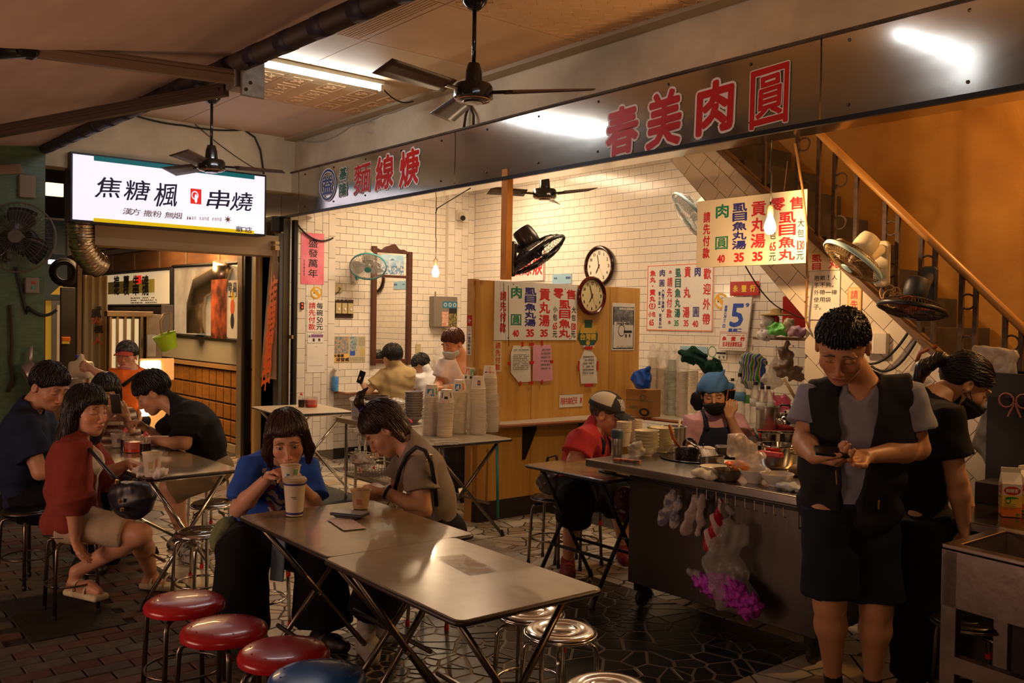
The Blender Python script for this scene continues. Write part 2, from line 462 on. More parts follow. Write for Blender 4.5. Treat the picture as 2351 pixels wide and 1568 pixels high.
# tiled walls, running bond, each tile its own piece
TW,TH,JT=.1665,.0833,.0035
def tile_wall(wall,M,x0,x1,z0,z1,limit,skip=None,tw=TW,th=TH,vert=False,m=TILE,depth=.007,inside=None,name='tile'):
 """M: local x along the wall, y up, z out of the wall"""
 cand=[]
 nx=int((x1-x0)/tw)+2;nz=int((z1-z0)/th)+2
 for j in range(nz):
  for i in range(-1,nx):
   a=x0+(i+.5*(j%2))*tw;b=a+tw;c=z0+j*th;d=c+th
   a,b,c,d=max(a,x0),min(b,x1),max(c,z0),min(d,z1)
   if b-a<.02 or d-c<.02:continue
   if inside and not inside((a+b)/2,(c+d)/2):continue
   p=M@V(((a+b)/2,(c+d)/2,0));w=visible(p,260)
   if not w or(skip and skip((a+b)/2,(c+d)/2)):continue
   cand.append((w,a,b,c,d))
 cand.sort();rest=MB();cache={};base=BASE[top_of(wall).name];R=M.to_3x3().to_4x4()
 for k,(w,a,b,c,d)in enumerate(cand):
  e=JT/2;sx,sz=b-a-JT,d-c-JT
  cc=M@V(((a+b)/2,(c+d)/2,0))
  if k<limit:
   key=(round(sx,3),round(sz,3))
   if key not in cache:
    mb=MB();x,z,y=sx/2,sz/2,depth;q=.0022
    vs=[(-x,-z,0),(x,-z,0),(x,z,0),(-x,z,0),(-x,-z,y-q),(x,-z,y-q),(x,z,y-q),(-x,z,y-q),(-x+q,-z+q,y),(x-q,-z+q,y),(x-q,z-q,y),(-x+q,z-q,y)]
    mb.add([R@V(v)for v in vs],[(0,1,5,4),(1,2,6,5),(2,3,7,6),(3,0,4,7),(4,5,9,8),(5,6,10,9),(6,7,11,10),(7,4,8,11),(8,9,10,11)])
    me=bpy.data.meshes.new(name);me.from_pydata(mb.v,[],mb.f);me.materials.append(m);cache[key]=me
   o=bpy.data.objects.new(name,cache[key]);COL.objects.link(o);o.parent=wall;o.location=cc-base
   o.rotation_euler=(random.uniform(-.002,.002),random.uniform(-.002,.002),0)
  else:
   rest.box((-sx/2,-sz/2,0),(sx/2,sz/2,depth),Matrix.Translation(cc)@R)
 if rest.v:
  o=rest.build(name,m,wall);o['kind']='stuff';o['label']='far tiles of the wall'
 return len(cand)
wall_back=struct(box_obj('wall_back',(XL-.1,YB,0),(-2.2,YB+.12,ZC+.4),GROUT),'back wall of small glazed cream tiles in running bond')
n1=tile_wall(wall_back,frame((1,0,0),(0,0,1),(0,YB,0)),XL,-3.4,.10,3.5,298)
wall_left=struct(box_obj('wall_left',(XL-.12,YF+.02,0),(XL,YB+.1,ZC),GROUT),'left side wall of small glazed cream tiles')
Ml=frame((0,1,0),(0,0,1),(XL,0,0))
n2=tile_wall(wall_left,Ml,5.12,6.70,.12,3.4,296)
def pilaster(name,y0,y1,proud,cols,label):
 p=struct(box_obj(name,(XL+.001,y0,0),(XL+proud,y1,ZC),GROUT),label)
 yy=y0
 for w,ht,off in cols:
  z=.12-off
  while z<3.35:
   a,b=max(z,.12),min(z+ht,3.35)
   if b-a>.02:
    o=MB().box((XL+proud,yy+JT/2,a+JT/2),(XL+proud+.007,yy+w-JT/2,b-JT/2)).build('tile',TILE,p,bevel=.0018,seg=1)
   z+=ht
  yy+=w
 box_obj('tile',(XL+.002,y0-.007,.12),(XL+proud+.006,y0-.0005,3.35),TILE,p)
 return p
pilaster('trim_1',4.56,5.12,.05,[(.09,.25,.1),(.10,.167,.0),(.10,.167,.08),(.10,.167,.0),(.08,.167,.08),(.09,.25,.05)],'tiled pilaster at the shop front, tiles set upright')
pilaster('trim_2',6.70,7.11,.06,[(.10,.167,.08),(.11,.167,0),(.10,.167,.08),(.10,.167,.04)],'tiled pilaster in the back corner, tiles set upright')
struct(box_obj('baseboard_left',(XL,5.1,0),(XL+.012,YB,.12),mat('black_skirting',(.02,.018,.016),rough=.5)),'black skirting at the foot of the left wall')
# inner ceilings
struct(box_obj('ceiling_shop',(XL-.1,YF+.32,3.42),(XP+.2,YB+.1,3.55),mat('shop_ceiling_paint','cbbfa8',rough=.8,var=.1)),'cream ceiling of the noodle shop')
struct(box_obj('ceiling_kitchen',(XP+.2,YF+.32,3.42),(-2.2,YB+.1,3.55),mat('shop_ceiling_paint','cbbfa8',rough=.8)),'cream ceiling above the meatball kitchen')
# arcade ceiling: embossed panels
def ceil_mat(name,c,kind):
 m=mat(name,c,rough=.62,var=.10,vscale=1.6);nt=m.node_tree;b=nt.nodes['Principled BSDF']
 return m
arc_ceiling=struct(box_obj('ceiling',(-9.3,2.1,ZC+.012),(3.0,YF+.02,ZC+.14),mat('ceiling_joint',(.05,.04,.03),rough=.9)),'arcade ceiling of mismatched embossed panels')
CP=[mat('ceiling_panel_tan','d0a878',rough=.6,var=.12,vscale=1.5),mat('ceiling_panel_pinkish','d0b49c',rough=.6,var=.08,vscale=1.5),mat('ceiling_panel_cream','d0b286',rough=.6,var=.1,vscale=1.5)]
def cpanel(x0,x1,y0,y1,mi,motif):
 o=box_obj('ceiling_panel',(x0+.004,y0+.004,ZC),(x1-.004,y1-.004,ZC+.012),CP[mi],arc_ceiling)
 mb=MB()
 nx=max(1,round((x1-x0)/.30));ny=max(1,round((y1-y0)/.30))
 if motif:
  st=.15 if motif in 'os' else .30
  i=0;x=x0+st*.5
  while x<x1-.02:
   y=y0+st*(.5 if i%2==0 or motif=='f' else 1.0)
   while y<y1-.02:
    if not visible((x,y,ZC),200):y+=st;continue
    if motif=='o':
     mb.tube(arc((x,y,ZC),(1,0,0),(0,1,0),.045,0,2*PI,12)[:-1],.006,4,closed=True)
    elif motif=='s':
     mb.tube([(x-.05,y,ZC),(x,y-.05,ZC),(x+.05,y,ZC),(x,y+.05,ZC)],.005,4,closed=True)
    elif motif=='c':
     for r in(.05,.09):mb.tube(arc((x,y,ZC),(1,0,0),(0,1,0),r,0,2*PI,14)[:-1],.005,4,closed=True)
     mb.lathe([(0,-.012),(.02,0)],(x,y,ZC),8)
    elif motif=='f':
     mb.tube([(x-.11,y-.08,ZC),(x+.11,y-.08,ZC),(x+.11,y+.08,ZC),(x-.11,y+.08,ZC)],.006,4,closed=True)
     for a in range(6):mb.tube([(x,y,ZC),(x+.06*math.cos(a*PI/3),y+.05*math.sin(a*PI/3),ZC)],.007,4)
    y+=st
   i+=1;x+=st
  if motif=='l':
   for k in range(int((y1-y0)/.025)):mb.box((x0,y0+k*.025,ZC-.003),(x1,y0+k*.025+.010,ZC))
 if mb.v:mb.build('embossing',CP[mi],o)
cuts=[-9.2,-7.64,-6.85,-5.57,-4.6,-3.6,-2.6,-1.6,-.6,.4]
mot=[('',''),('f','f'),('',''),('l',''),('c','s'),('o','s'),('o','o'),('o','f'),('','')]
for i in range(9):
 a,b=cuts[i],cuts[i+1]
 ys=[2.1,3.25,4.40]
 for j in(0,1):cpanel(a,b,ys[j],ys[j+1],(1,0,2,0,0,0,2,0,0)[i],mot[i][j])
struct(box_obj('trim_3',(-9.3,4.36,ZC-.03),(3,4.47,ZC+.01),mat('ceiling_moulding','a8997c',rough=.6)),'narrow moulding where arcade ceiling meets the beam')
# beams and steel fascia
struct(box_obj('beam_front',(-9.35,4.49,2.86),(4.0,4.80,ZC+.1),PLASTER,bevel=.006),'long cream plaster beam over the shop fronts')
struct(box_obj('beam_cross',(-9.35,1.9,2.98),(-9.12,4.49,ZC+.1),PLASTER,bevel=.006),'cream plaster beam across the arcade above the lit sign')
MIRR=mat('mirror_steel',(.70,.68,.64),rough=.15,metal=1,var=.10,vscale=2.0,bump=.012,bscale=3.2)
fas=thing('fascia','polished stainless steel fascia band running over both shop fronts','fascia',(-5,4.45,2.74))
for x0,x1 in((-10.0,-9.36),(-9.35,-8.95),(-8.94,-6.13),(-6.12,-2.77),(-2.76,1.2)):
 MB().grid(lambda u,v,a=x0,b=x1:(a+(b-a)*u,4.445+.004*math.sin((a+(b-a)*u)*2.1+v*2)*(v*(1-v)*4),2.74+.445*v),max(2,int((x1-x0)*6)),6).build('steel_sheet',MIRR,fas,smooth=True)
box_obj('top_edge',(-9.36,4.43,3.185),(1.2,4.50,3.20),mat('rusty_strip',(.10,.075,.05),rough=.8,var=.5),fas)
box_obj('bottom_edge',(-9.36,4.43,2.715),(1.2,4.455,2.742),BLACKM,fas)
box_obj('orange_edge',(-9.36,4.455,2.722),(1.2,4.47,2.735),mat('copper_strip',(.35,.16,.05),rough=.4,metal=.7),fas)
MB().quad((-9.36,4.47,2.74),(1.2,4.47,2.74),(1.2,4.82,2.76),(-9.36,4.82,2.76)).build('soffit_sheet',MIRR,fas)
sc_=MB()
for x in[-8.8+.62*k for k in range(16)]:
 for z in(2.80,3.14):sc_.lathe([(0,.006),(.008,.004),(.010,0)],(x,4.443,z),6,Matrix.Rotation(PI/2,4,'X'))
sc_.build('screw',mat('screw_dark',(.1,.09,.08),rough=.4,metal=1),fas)['kind']='stuff'
RED=mat('red_sign_film',(.56,.012,.012),rough=.35);WHITEF=mat('white_sign_film',(.85,.85,.85),rough=.4);BLUEF=mat('blue_sign_film',(.03,.06,.25),rough=.4);GREENF=mat('green_sign_film',(.01,.12,.07),rough=.4)
INK=mat('black_ink',(.015,.015,.018),rough=.6);NAVY=mat('navy_ink',(.03,.03,.20),rough=.5)
def fascia_text(txt,cells,m=RED,bold=.008,out=.016):
 P=Print(frame((1,0,0),(0,0,1),(0,4.440,0)))
 for c,(x,z,w,h)in zip(txt,cells):
  P.ch(c,x,z,w,h,WHITEF,bold+out,.0010,n=12,brush=.02);P.ch(c,x,z,w,h,m,bold,.0030,n=8,brush=.02)
 return P.build('lettering',fas)
def cellpx(x0,y0,x1,y1):
 a=PY(x0,(y0+y1)/2,4.44);b=PY(x1,(y0+y1)/2,4.44);c=PY((x0+x1)/2,y0,4.44);d=PY((x0+x1)/2,y1,4.44)
 return((a.x+b.x)/2,(c.z+d.z)/2,(b.x-a.x)*.92,(c.z-d.z)*.93)
fascia_text('春美肉圓',[cellpx(1392,243,1466,356),cellpx(1485,208,1565,340),cellpx(1600,184,1685,306),cellpx(1722,150,1814,292)],bold=.011,out=.014)
fascia_text('麵線焿',[cellpx(812,372,852,446),cellpx(862,356,905,436),cellpx(917,342,963,428)],bold=.009,out=.014)
fascia_text('基隆',[cellpx(779,384,797,412),cellpx(779,420,797,450)],m=GREENF,bold=.004,out=.010)
P=Print(frame((1,0,0),(0,0,1),(0,4.440,0)));cx,cz,w,h=cellpx(735,388,770,461)
P.disc(cx,cz,w/2+.03,h/2+.02,WHITEF,.0008,.74);P.disc(cx,cz,w/2+.018,h/2+.008,BLUEF,.0014,.86);P.ch('益',cx,cz,w*.66,h*.60,WHITEF,.014,.0010,n=10);P.ch('益',cx,cz,w*.66,h*.60,BLUEF,.006,.003)
P.build('emblem',fas)
# partition of yellow laminate between the two shops
part=struct(box_obj('wall_partition',(XP-.06,4.46,.16),(XP,6.35,1.955),WOOD,bevel=.002),'yellow wood-laminate partition between the two shops')
box_obj('plinth',(XP-.062,4.455,0),(XP+.004,6.35,.16),mat('dark_plinth',(.03,.02,.015),rough=.6),part)
box_obj('edge_board',(XP-.14,4.44,.0),(XP-.0605,4.50,1.965),mat('light_wood_edge','cfa05a',rough=.5,var=.15),part)
for y in(5.02,5.95):box_obj('seam',(XP,y,.165),(XP+.0012,y+.003,1.95),mat('seam_dark',(.12,.07,.03),rough=.8),part)
struct(box_obj('post_wood',(-5.50,4.44,1.95),(-5.43,4.50,2.80),mat('orange_wood_post','d48c3a',rough=.5,var=.2),bevel=.003),'orange wooden post from the partition up to the fascia')
# stairs on the right
YS=5.2
stair=thing('staircase','dark staircase rising to the left behind a tiled side wall, with iron railing','staircase',(-2.4,5.6,0))
def edge_z(x):return 2.79-(x+3.908)*.884
def low_z(x):return 2.81-(x+4.434)*1.012
side=MB().prism([(-5.2,edge_z(-5.2)),(-5.2,low_z(-5.2)),(-3.30,low_z(-3.30)),(-3.30,0),(-.9,0),(-.9,.1)],.06,frame((1,0,0),(0,0,1),(0,YS+.065,0))).build('side_wall',GROUT,stair)
ang=math.atan(-.90);ux=V((math.cos(ang),0,math.sin(ang)));uz=V((-math.sin(ang),0,math.cos(ang)))
Md=frame(ux,uz,(-3.908,YS+.004,2.79))
def ins(u,v):
 p=Md@V((u,v,0));return-5.2<p.x<-.95 and p.z<edge_z(p.x)-.05 and(p.z>low_z(p.x)+.03 if p.x<-3.30 else p.z>.03)
def stair_tiles():
 cand=[];tw,th=.172,.118
 mt=per_object(mat('glazed_cream_tile','d9cdb8',rough=.2,var=.08,vscale=3),.07)
 for j in range(-36,3):
  for i in range(-18,26):
   u=(i+.5*(j%2))*tw;v=j*th;g=.002
   q=[Md@V(p)for p in((u+g,v+g,0),(u+tw-g,v+g,0),(u+tw-g,v+th-g,0),(u+g,v+th-g,0))]
   q=[(p.x,p.z)for p in q];cx=sum(p[0]for p in q)/4
   k=.884;L=math.hypot(k,1);q=clip(q,(k/L,1/L),(2.79-3.908*k-.05)/L)
   if len(q)<3:continue
   if cx<-3.30-.02:
    k=1.012;L=math.hypot(k,1);q=clip(q,(-k/L,-1/L),-(2.81-4.434*k+.008)/L)
   else:q=clip(clip(q,(0,-1),-.02),(-1,0),3.30)
   if len(q)<3:continue
   c=(sum(p[0]for p in q)/len(q),YS,sum(p[1]for p in q)/len(q));w=visible(c,200)
   if w:cand.append((w,q))
 cand.sort(key=lambda t:t[0]);rest=MB();F=frame((1,0,0),(0,0,1),(0,YS+.006,0))
 for k,(w,q)in enumerate(cand):
  if k<296:MB().prism(q,.009,F).build('tile',mt,stair)
  else:rest.prism(q,.009,F)
 if rest.v:rest.build('tile',mt,stair)['kind']='stuff'
 return len(cand)
n3=stair_tiles()
MB().prism([(-5.2,edge_z(-5.2)),(-5.2,edge_z(-5.2)-.045),(-.9,edge_z(-.9)-.045),(-.9,edge_z(-.9))],.10,frame((1,0,0),(0,0,1),(0,YS+.06,0))).build('edge_board',mat('brown_edge_board',(.13,.07,.035),rough=.6,var=.3),stair)
dk=mat('dark_stair_paint',(.035,.022,.014),rough=.8,var=.4)
for i in range(16):
 x=-1.5-i*.215;z=edge_z(x)+.02
 MB().box((x-.215,YS+.06,z-.25),(x+.02,6.15,z)).build('step',dk,stair,bevel=.004,seg=1)
rail=mat('brass_yellow_handrail',(.36,.17,.04),rough=.35);iron=mat('rusty_iron',(.055,.028,.018),rough=.7,var=.5,vscale=30)
MB().tube([(-4.6,YS+.03,2.78+1.43*.984),(-3.174,YS+.03,2.78),(-1.2,YS+.03,2.78-1.974*.984)],.024,10).build('handrail',rail,stair,smooth=True)
for i,px in enumerate((1750,1826,1875,1912,1963,2030,2060,2115,2147,2210,2243,2312,2350)):
 x=PY(px,600,YS+.03).x;zt=2.78-(x+3.174)*.984-.02;zb=edge_z(x)-.02
 MB().cbox((x,YS+.03,(zt+zb)/2),(.024,.024,zt-zb)).build('baluster',iron,stair)
 if i%2==1:
  x2=PY((1826,1912,2030,2115,2210,2312)[min(5,i//2)]+14,600,YS+.03).x
  for f_ in(.3,.72):
   MB().tube(arc((x2,YS+.03,zb+(zt-zb)*f_),(1,0,0),(0,0,1),.042,0,2*PI,14)[:-1],.006,5,closed=True).build('iron_ring',iron,stair)
struct(box_obj('wall_stairwell',(-6,6.2,0),(4,6.3,5),mat('ochre_stairwell_plaster','b98a3c',rough=.75,col2='8a5a22',vscale=1.6,vdetail=7,bump=.1,contrast=-.1)),'stained ochre wall behind the staircase')
w_=bpy.data.objects['wall_stairwell'];me=w_.data;me.clear_geometry()
b_=BASE[w_.name]
mb=MB().prism([(-5.0,3.55),(-3.25,1.75),(-2.2,.0),(4,0),(4,5.0),(-5.0,5.0)],.06,frame((1,0,0),(0,0,1),(0,6.24,0)))
me.from_pydata([tuple(V(v)-b_)for v in mb.v],[],mb.f)
struct(box_obj('ceiling_stairwell',(-5.2,4.82,4.6),(4,6.3,4.7),DARKP),'dark ceiling over the stairwell')
struct(box_obj('wall_right',(3.2,-4,0),(3.4,6.3,5),DARKP),'dark wall at the right end, out of view')
fr=mat('bronze_door_frame',(.10,.085,.065),rough=.3,metal=.8)
d1=thing('door_frame','bronze metal door frame at the left edge of the noodle shop','door frame',(-9.3,4.5,0))
box_obj('upright',(-9.36,4.44,0),(-9.28,4.52,2.72),fr,d1,bevel=.003);box_obj('inner_upright',(-9.27,4.53,0),(-9.20,4.57,2.70),BLACKM,d1)
box_obj('latch',(-9.27,4.50,1.40),(-9.18,4.52,1.44),CHROME,d1,bevel=.002)
struct(box_obj('column_tiled',(-9.86,4.40,0),(-9.42,4.60,2.75),mat('beige_mosaic','a08a55',rough=.5,var=.25,vscale=40,bump=.2)),'narrow column of beige mosaic between the shops')
# organic shapes: smooth blends meshed as one surface
def smin(a,b,k):
 h=np.maximum(k-np.abs(a-b),0)/k
 return np.minimum(a,b)-h*h*k*0.25
def smax(a,b,k):return-smin(-a,-b,k)
def cap(P,a,b,ra,rb):
 a=np.array(a,'f');ab=np.array(b,'f')-a;L=float(ab@ab)+1e-9
 t=np.clip(((P-a)@ab)/L,0,1)
 q=P-a-t[:,None]*ab
 return np.sqrt((q*q).sum(1))-(ra+(rb-ra)*t)
def flatcap(P,a,b,ra,rb,e0=0.0):
 """tapered tube with flat ends (a sleeve, a trouser leg)"""
 a=np.array(a,'f');ab=np.array(b,'f')-a;L=float(np.sqrt(ab@ab))+1e-9;d=ab/L
 t=(P-a)@d
 q=P-a-t[:,None]*d
 r=np.sqrt((q*q).sum(1))-(ra+(rb-ra)*np.clip(t/L,0,1))
 return np.maximum(r*0.95,np.maximum(t-L,-t-e0))
def ell(P,c,r,R=None):
 q=P-np.array(c,'f')
 if R is not None:q=q@R
 r=np.array(r,'f');q=q/r
 k0=np.sqrt((q*q).sum(1))+1e-9;k1=np.sqrt(((q/r)**2).sum(1))+1e-9
 return k0*(k0-1)/k1
def rbox(P,c,h,R=None,rad=0.01):
 q=P-np.array(c,'f')
 if R is not None:q=q@R
 q=np.abs(q)-(np.array(h,'f')-rad)
 return np.sqrt((np.maximum(q,0)**2).sum(1))+np.minimum(q.max(1),0)-rad
def wrinkle(P,amp,f=1.0,seed=0.0):
 x,y,z=P[:,0]*f,P[:,1]*f,P[:,2]*f
 w=np.sin(17*x+5*np.sin(11*z+seed)+9*y+seed)+np.sin(23*z+4*np.sin(13*x+7*y)+2*seed)*0.8
 w+=np.sin(41*(x+y)+30*z+3*np.sin(19*z-14*y)+seed)*0.45
 return amp*w*0.5
def mesh_sdf(fn,lo,hi,h,keep=None,B=8):
 lo=np.array(lo,'f');n=np.maximum(np.ceil((np.array(hi,'f')-lo)/h).astype(int),B)
 nb=-(-n//B);n=nb*B
 cx=[lo[i]+(np.arange(nb[i])+0.5)*B*h for i in range(3)]
 G=np.stack(np.meshgrid(*cx,indexing='ij'),-1).reshape(-1,3).astype('f')
 dc=fn(G).reshape(nb)
 act=np.abs(dc)<B*h*0.87*1.35+0.012
 D=np.repeat(np.repeat(np.repeat(dc,B,0),B,1),B,2)
 D=np.pad(D,((0,1),)*3,mode='edge').astype('f')
 A=np.repeat(np.repeat(np.repeat(act,B,0),B,1),B,2)
 A1=np.zeros(tuple(n+1),bool);A1[:-1,:-1,:-1]=A
 for ax in range(3):
  s0=[slice(None)]*3;s1=[slice(None)]*3;s0[ax]=slice(1,None);s1[ax]=slice(0,-1)
  A1[tuple(s0)]|=A1[tuple(s1)].copy()
 idx=np.argwhere(A1)
 P=lo+idx.astype('f')*h
 D[A1]=fn(P)
 S=D<0
 c=[S[i:n[0]+i,j:n[1]+j,k:n[2]+k]for i in(0,1)for j in(0,1)for k in(0,1)]
 cnt=sum(x.astype('i1')for x in c)
 cell=(cnt>0)&(cnt<8)&A
 ci=np.argwhere(cell)
 if not len(ci):return np.zeros((0,3)),np.zeros((0,4),int)
 num=np.full(tuple(n),-1,int);num[cell]=np.arange(len(ci))
 acc=np.zeros((len(ci),3));w=np.zeros(len(ci))
 for ax in range(3):
  o1,o2=[a for a in range(3)if a!=ax]
  for u in(0,1):
   for v in(0,1):
    a=ci.copy();a[:,o1]+=u;a[:,o2]+=v;b=a.copy();b[:,ax]+=1
    da=D[a[:,0],a[:,1],a[:,2]];db=D[b[:,0],b[:,1],b[:,2]]
    m=(da<0)!=(db<0)
    t=np.where(m,da/np.where(m,da-db,1),0)
    p=a.astype(float);p[:,ax]+=t
    acc[m]+=p[m];w[m]+=1
 vs=lo+acc/w[:,None]*h
 quads=[]
 for ax in range(3):
  o1,o2=(ax+1)%3,(ax+2)%3
  sl0=[slice(0,n[i])for i in range(3)];sl1=list(sl0)
  sl1[ax]=slice(1,n[ax]+1)
  sl0[o1]=sl1[o1]=slice(1,n[o1]);sl0[o2]=sl1[o2]=slice(1,n[o2])
  a=S[tuple(sl0)];b=S[tuple(sl1)]
  for flip,m in((False,a&~b),(True,~a&b)):
   e=np.argwhere(m)
   if not len(e):continue
   e[:,o1]+=1;e[:,o2]+=1
   q=[]
   for(u,v)in((1,1),(0,1),(0,0),(1,0)):
    f=e.copy();f[:,o1]-=u;f[:,o2]-=v;q.append(num[f[:,0],f[:,1],f[:,2]])
   q=np.stack(q,1)
   if flip:q=q[:,::-1]
   quads.append(q[(q>=0).all(1)])
 Q=np.concatenate(quads)if quads else np.zeros((0,4),int)
 if keep is not None and len(Q):
  Q=Q[keep(vs[Q].mean(1))]
  used=np.unique(Q);rm=np.full(len(vs),-1);rm[used]=np.arange(len(used));vs=vs[used];Q=rm[Q]
 return vs,Q
def np_mesh(name,parts,m,parent=None,smooth=True,cols=None,label=None,soft=0):
 vs=[];fs=[];k=0
 for(v,q)in parts:
  vs.append(v);fs.append(q+k);k+=len(v)
 v=np.concatenate(vs);f=np.concatenate(fs)
 me=bpy.data.meshes.new(name)
 me.vertices.add(len(v));me.vertices.foreach_set('co',v.astype('f').ravel())
 me.loops.add(len(f)*4);me.loops.foreach_set('vertex_index',f.astype('i').ravel())
 me.polygons.add(len(f));me.polygons.foreach_set('loop_start',np.arange(0,len(f)*4,4,dtype='i'))
 me.update(calc_edges=True)
 if cols is not None:
  a=me.color_attributes.new('Col','FLOAT_COLOR','POINT')
  a.data.foreach_set('color',np.concatenate([cols,np.ones((len(cols),1))],1).astype('f').ravel())
 me.materials.append(m)
 o=link(name,me,parent,smooth)
 if label:o['label']=label
 if soft:
  q=o.modifiers.new('soften','SMOOTH');q.factor=.5;q.iterations=soft
 return o
def npv(p):return np.array((p[0],p[1],p[2]),'f')
def unit(v):
 v=np.array(v,'f');return v/(np.linalg.norm(v)+1e-9)
def bounds(pts,m):
 a=np.array([npv(p)for p in pts]);return a.min(0)-m,a.max(0)+m
def blob(name,fn,pts,margin,h,m,parent=None,**k):
 lo,hi=bounds(pts,margin)
 return np_mesh(name,[mesh_sdf(fn,lo,hi,h)],m,parent,**k)
SKIN=vcol_mat('skin',rough=0.48,sub=0.08)
def cam_dir(az,down=0.0):
 """a direction as seen by the photographer: az 0 = towards the lens, 90 = to the picture's right, 180 = away; down in degrees"""
 r=npv(CR);r[2]=0;r=unit(r);f=npv(CF);f[2]=0;f=unit(f)
 a=math.radians(az);d=math.radians(down)
 v=(-f*math.cos(a)+r*math.sin(a))*math.cos(d);v[2]=-math.sin(d)
 return v
class Figure:
 """one person: joints in world space, one skin surface, clothes and hair as children"""
 def __init__(s,name,label,J,face,roll=0.0,scale=1.0,build=1.0,skin=(0.55,0.30,0.17),loc=None,group=None,fw=1.0):
  s.fw=fw
  s.J={k:npv(p)for k,p in J.items()};J=s.J
  s.sc=scale;s.b=build;s.skin=np.array(skin)
  az,down=face
  f=unit(cam_dir(az,down));up=np.array((0,0,1.0))
  r=unit(np.cross(f,up));u=np.cross(r,f)
  if roll:
   c,q=math.cos(math.radians(roll)),math.sin(math.radians(roll));r,u=r*c+u*q,u*c-r*q
  s.HR=np.stack([r,f,u],1).astype('f');s.hc=J['head']
  b=s.J.get('pel');foot=min((J[k][2]for k in J),default=0)
  s.root=thing(name,label,'person',tuple(loc)if loc is not None else(float(b[0]),float(b[1]),max(0.0,float(foot)-0.06)),group)
  neck,pel=J['neck'],J['pel']
  mid=J.get('mid',(neck+pel)/2);s.mid=mid;J['mid']=mid
  ac=unit(J['shR']-J['shL'])
  def fr3(up_):
   up_=unit(up_);a=unit(ac-up_*(ac@up_));return np.stack([a,np.cross(up_,a),up_],1).astype('f')
  s.R1=fr3(neck-mid);s.R2=fr3(mid-pel);s.ac=ac
  s.front=s.R1[:,1]if s.R1[:,1]@f>0 else-s.R1[:,1]
  s.L1=float(np.linalg.norm(neck-mid));s.L2=float(np.linalg.norm(mid-pel))
  s.hands=[]
 def H(s,P):return((P-s.hc)@s.HR)/s.sc
 def W(s,x,y,z):return s.hc+s.HR@(np.array((x,y,z),'f')*s.sc)
 # shared volumes
 def torso(s,P,g=0.0,wide=0.0,k=0.06):
  J,b=s.J,s.b
  d=ell(P,J['neck']*0.42+s.mid*0.58,(0.150*b+g+wide,0.100*b+g,s.L1*0.62+g),s.R1)
  d=smin(d,ell(P,s.mid*0.72+J['pel']*0.28,(0.132*b+g+wide,0.100*b+g,s.L2*0.62+g*.5),s.R2),k)
  bp=min(b,1.06);d=smin(d,ell(P,J['pel'],(0.158*bp+g+wide*.5,0.118*bp+g,0.115),s.R2),k)
  for e in 'LR':
   d=smin(d,cap(P,J['neck']-s.R1[:,2]*0.035,J['sh'+e]-s.R1[:,2]*0.012,0.046*b+g,0.050*b+g),0.045)
  return d
 def arm(s,P,e,g=0.0):
  J,b=s.J,s.b
  d=cap(P,J['sh'+e],J['el'+e],0.050*b+g,0.038*b+g)
  m=J['el'+e]*0.72+J['wr'+e]*0.28
  d=smin(d,cap(P,J['el'+e],m,0.036*b+g,0.040*b+g),0.02)
  return smin(d,cap(P,m,J['wr'+e],0.040*b+g,0.0245*min(b,1.1)+g),0.02)
 def leg(s,P,e,g=0.0):
  J,b=s.J,s.b
  if 'kn'+e not in J:return np.full(len(P),9.0,'f')
  d=cap(P,J['hip'+e],J['kn'+e],0.082*b+g,0.053*b+g)
  a,k_=J['an'+e],J['kn'+e]
  m=k_*0.70+a*0.30;d=smin(d,cap(P,k_,m,0.050*b+g,0.052*b+g),0.03)
  return smin(d,cap(P,m,a,0.052*b+g,0.034+g),0.03)
 def head(s,P):
  q=s.H(P)*np.array((1/s.fw,1,1),'f')
  d=ell(q,(0,-0.014,0.036),(0.074,0.092,0.084))
  d=smin(d,ell(q,(0,0.022,-0.022),(0.062,0.066,0.076)),0.03)
  d=smin(d,ell(q,(0,0.040,-0.068),(0.046,0.042,0.040)),0.03)
  d=smin(d,ell(q,(0,0.066,-0.096),(0.020,0.018,0.016)),0.03)
  for sx in(-1,1):
   d=smin(d,ell(q,(sx*0.040,0.058,-0.028),(0.022,0.020,0.022)),0.02)
   d=smin(d,ell(q,(sx*0.030,0.082,0.027),(0.024,0.010,0.008)),0.016)
   d=smax(d,-ell(q,(sx*0.031,0.101,0.006),(0.020,0.018,0.012)),0.012)
   d=smin(d,ell(q,(sx*0.031,0.071,0.004),(0.0155,0.0155,0.0125)),0.004)
   e=ell(q,(sx*0.077,-0.010,-0.006),(0.010,0.019,0.032))
   e=smax(e,-ell(q,(sx*0.088,-0.006,-0.002),(0.009,0.010,0.019)),0.004)
   d=smin(d,e,0.008)
   d=smin(d,ell(q,(sx*0.011,0.098,-0.040),(0.008,0.009,0.007)),0.006)
  d=smin(d,cap(q,(0,0.084,0.018),(0,0.108,-0.034),0.007,0.0095),0.014)
  d=smin(d,ell(q,(0,0.083,-0.062),(0.024,0.013,0.016)),0.012)
  d=smin(d,ell(q,(0,0.094,-0.061),(0.021,0.006,0.0045)),0.005)
  d=smin(d,ell(q,(0,0.092,-0.072),(0.018,0.007,0.0055)),0.005)
  return d*s.sc
 def neckf(s,P,g=0.0):
  return cap(P,s.W(0,-0.022,-0.045),s.J['neck']+s.R1[:,2]*0.01,0.052*s.sc+g,0.060*s.b+g)
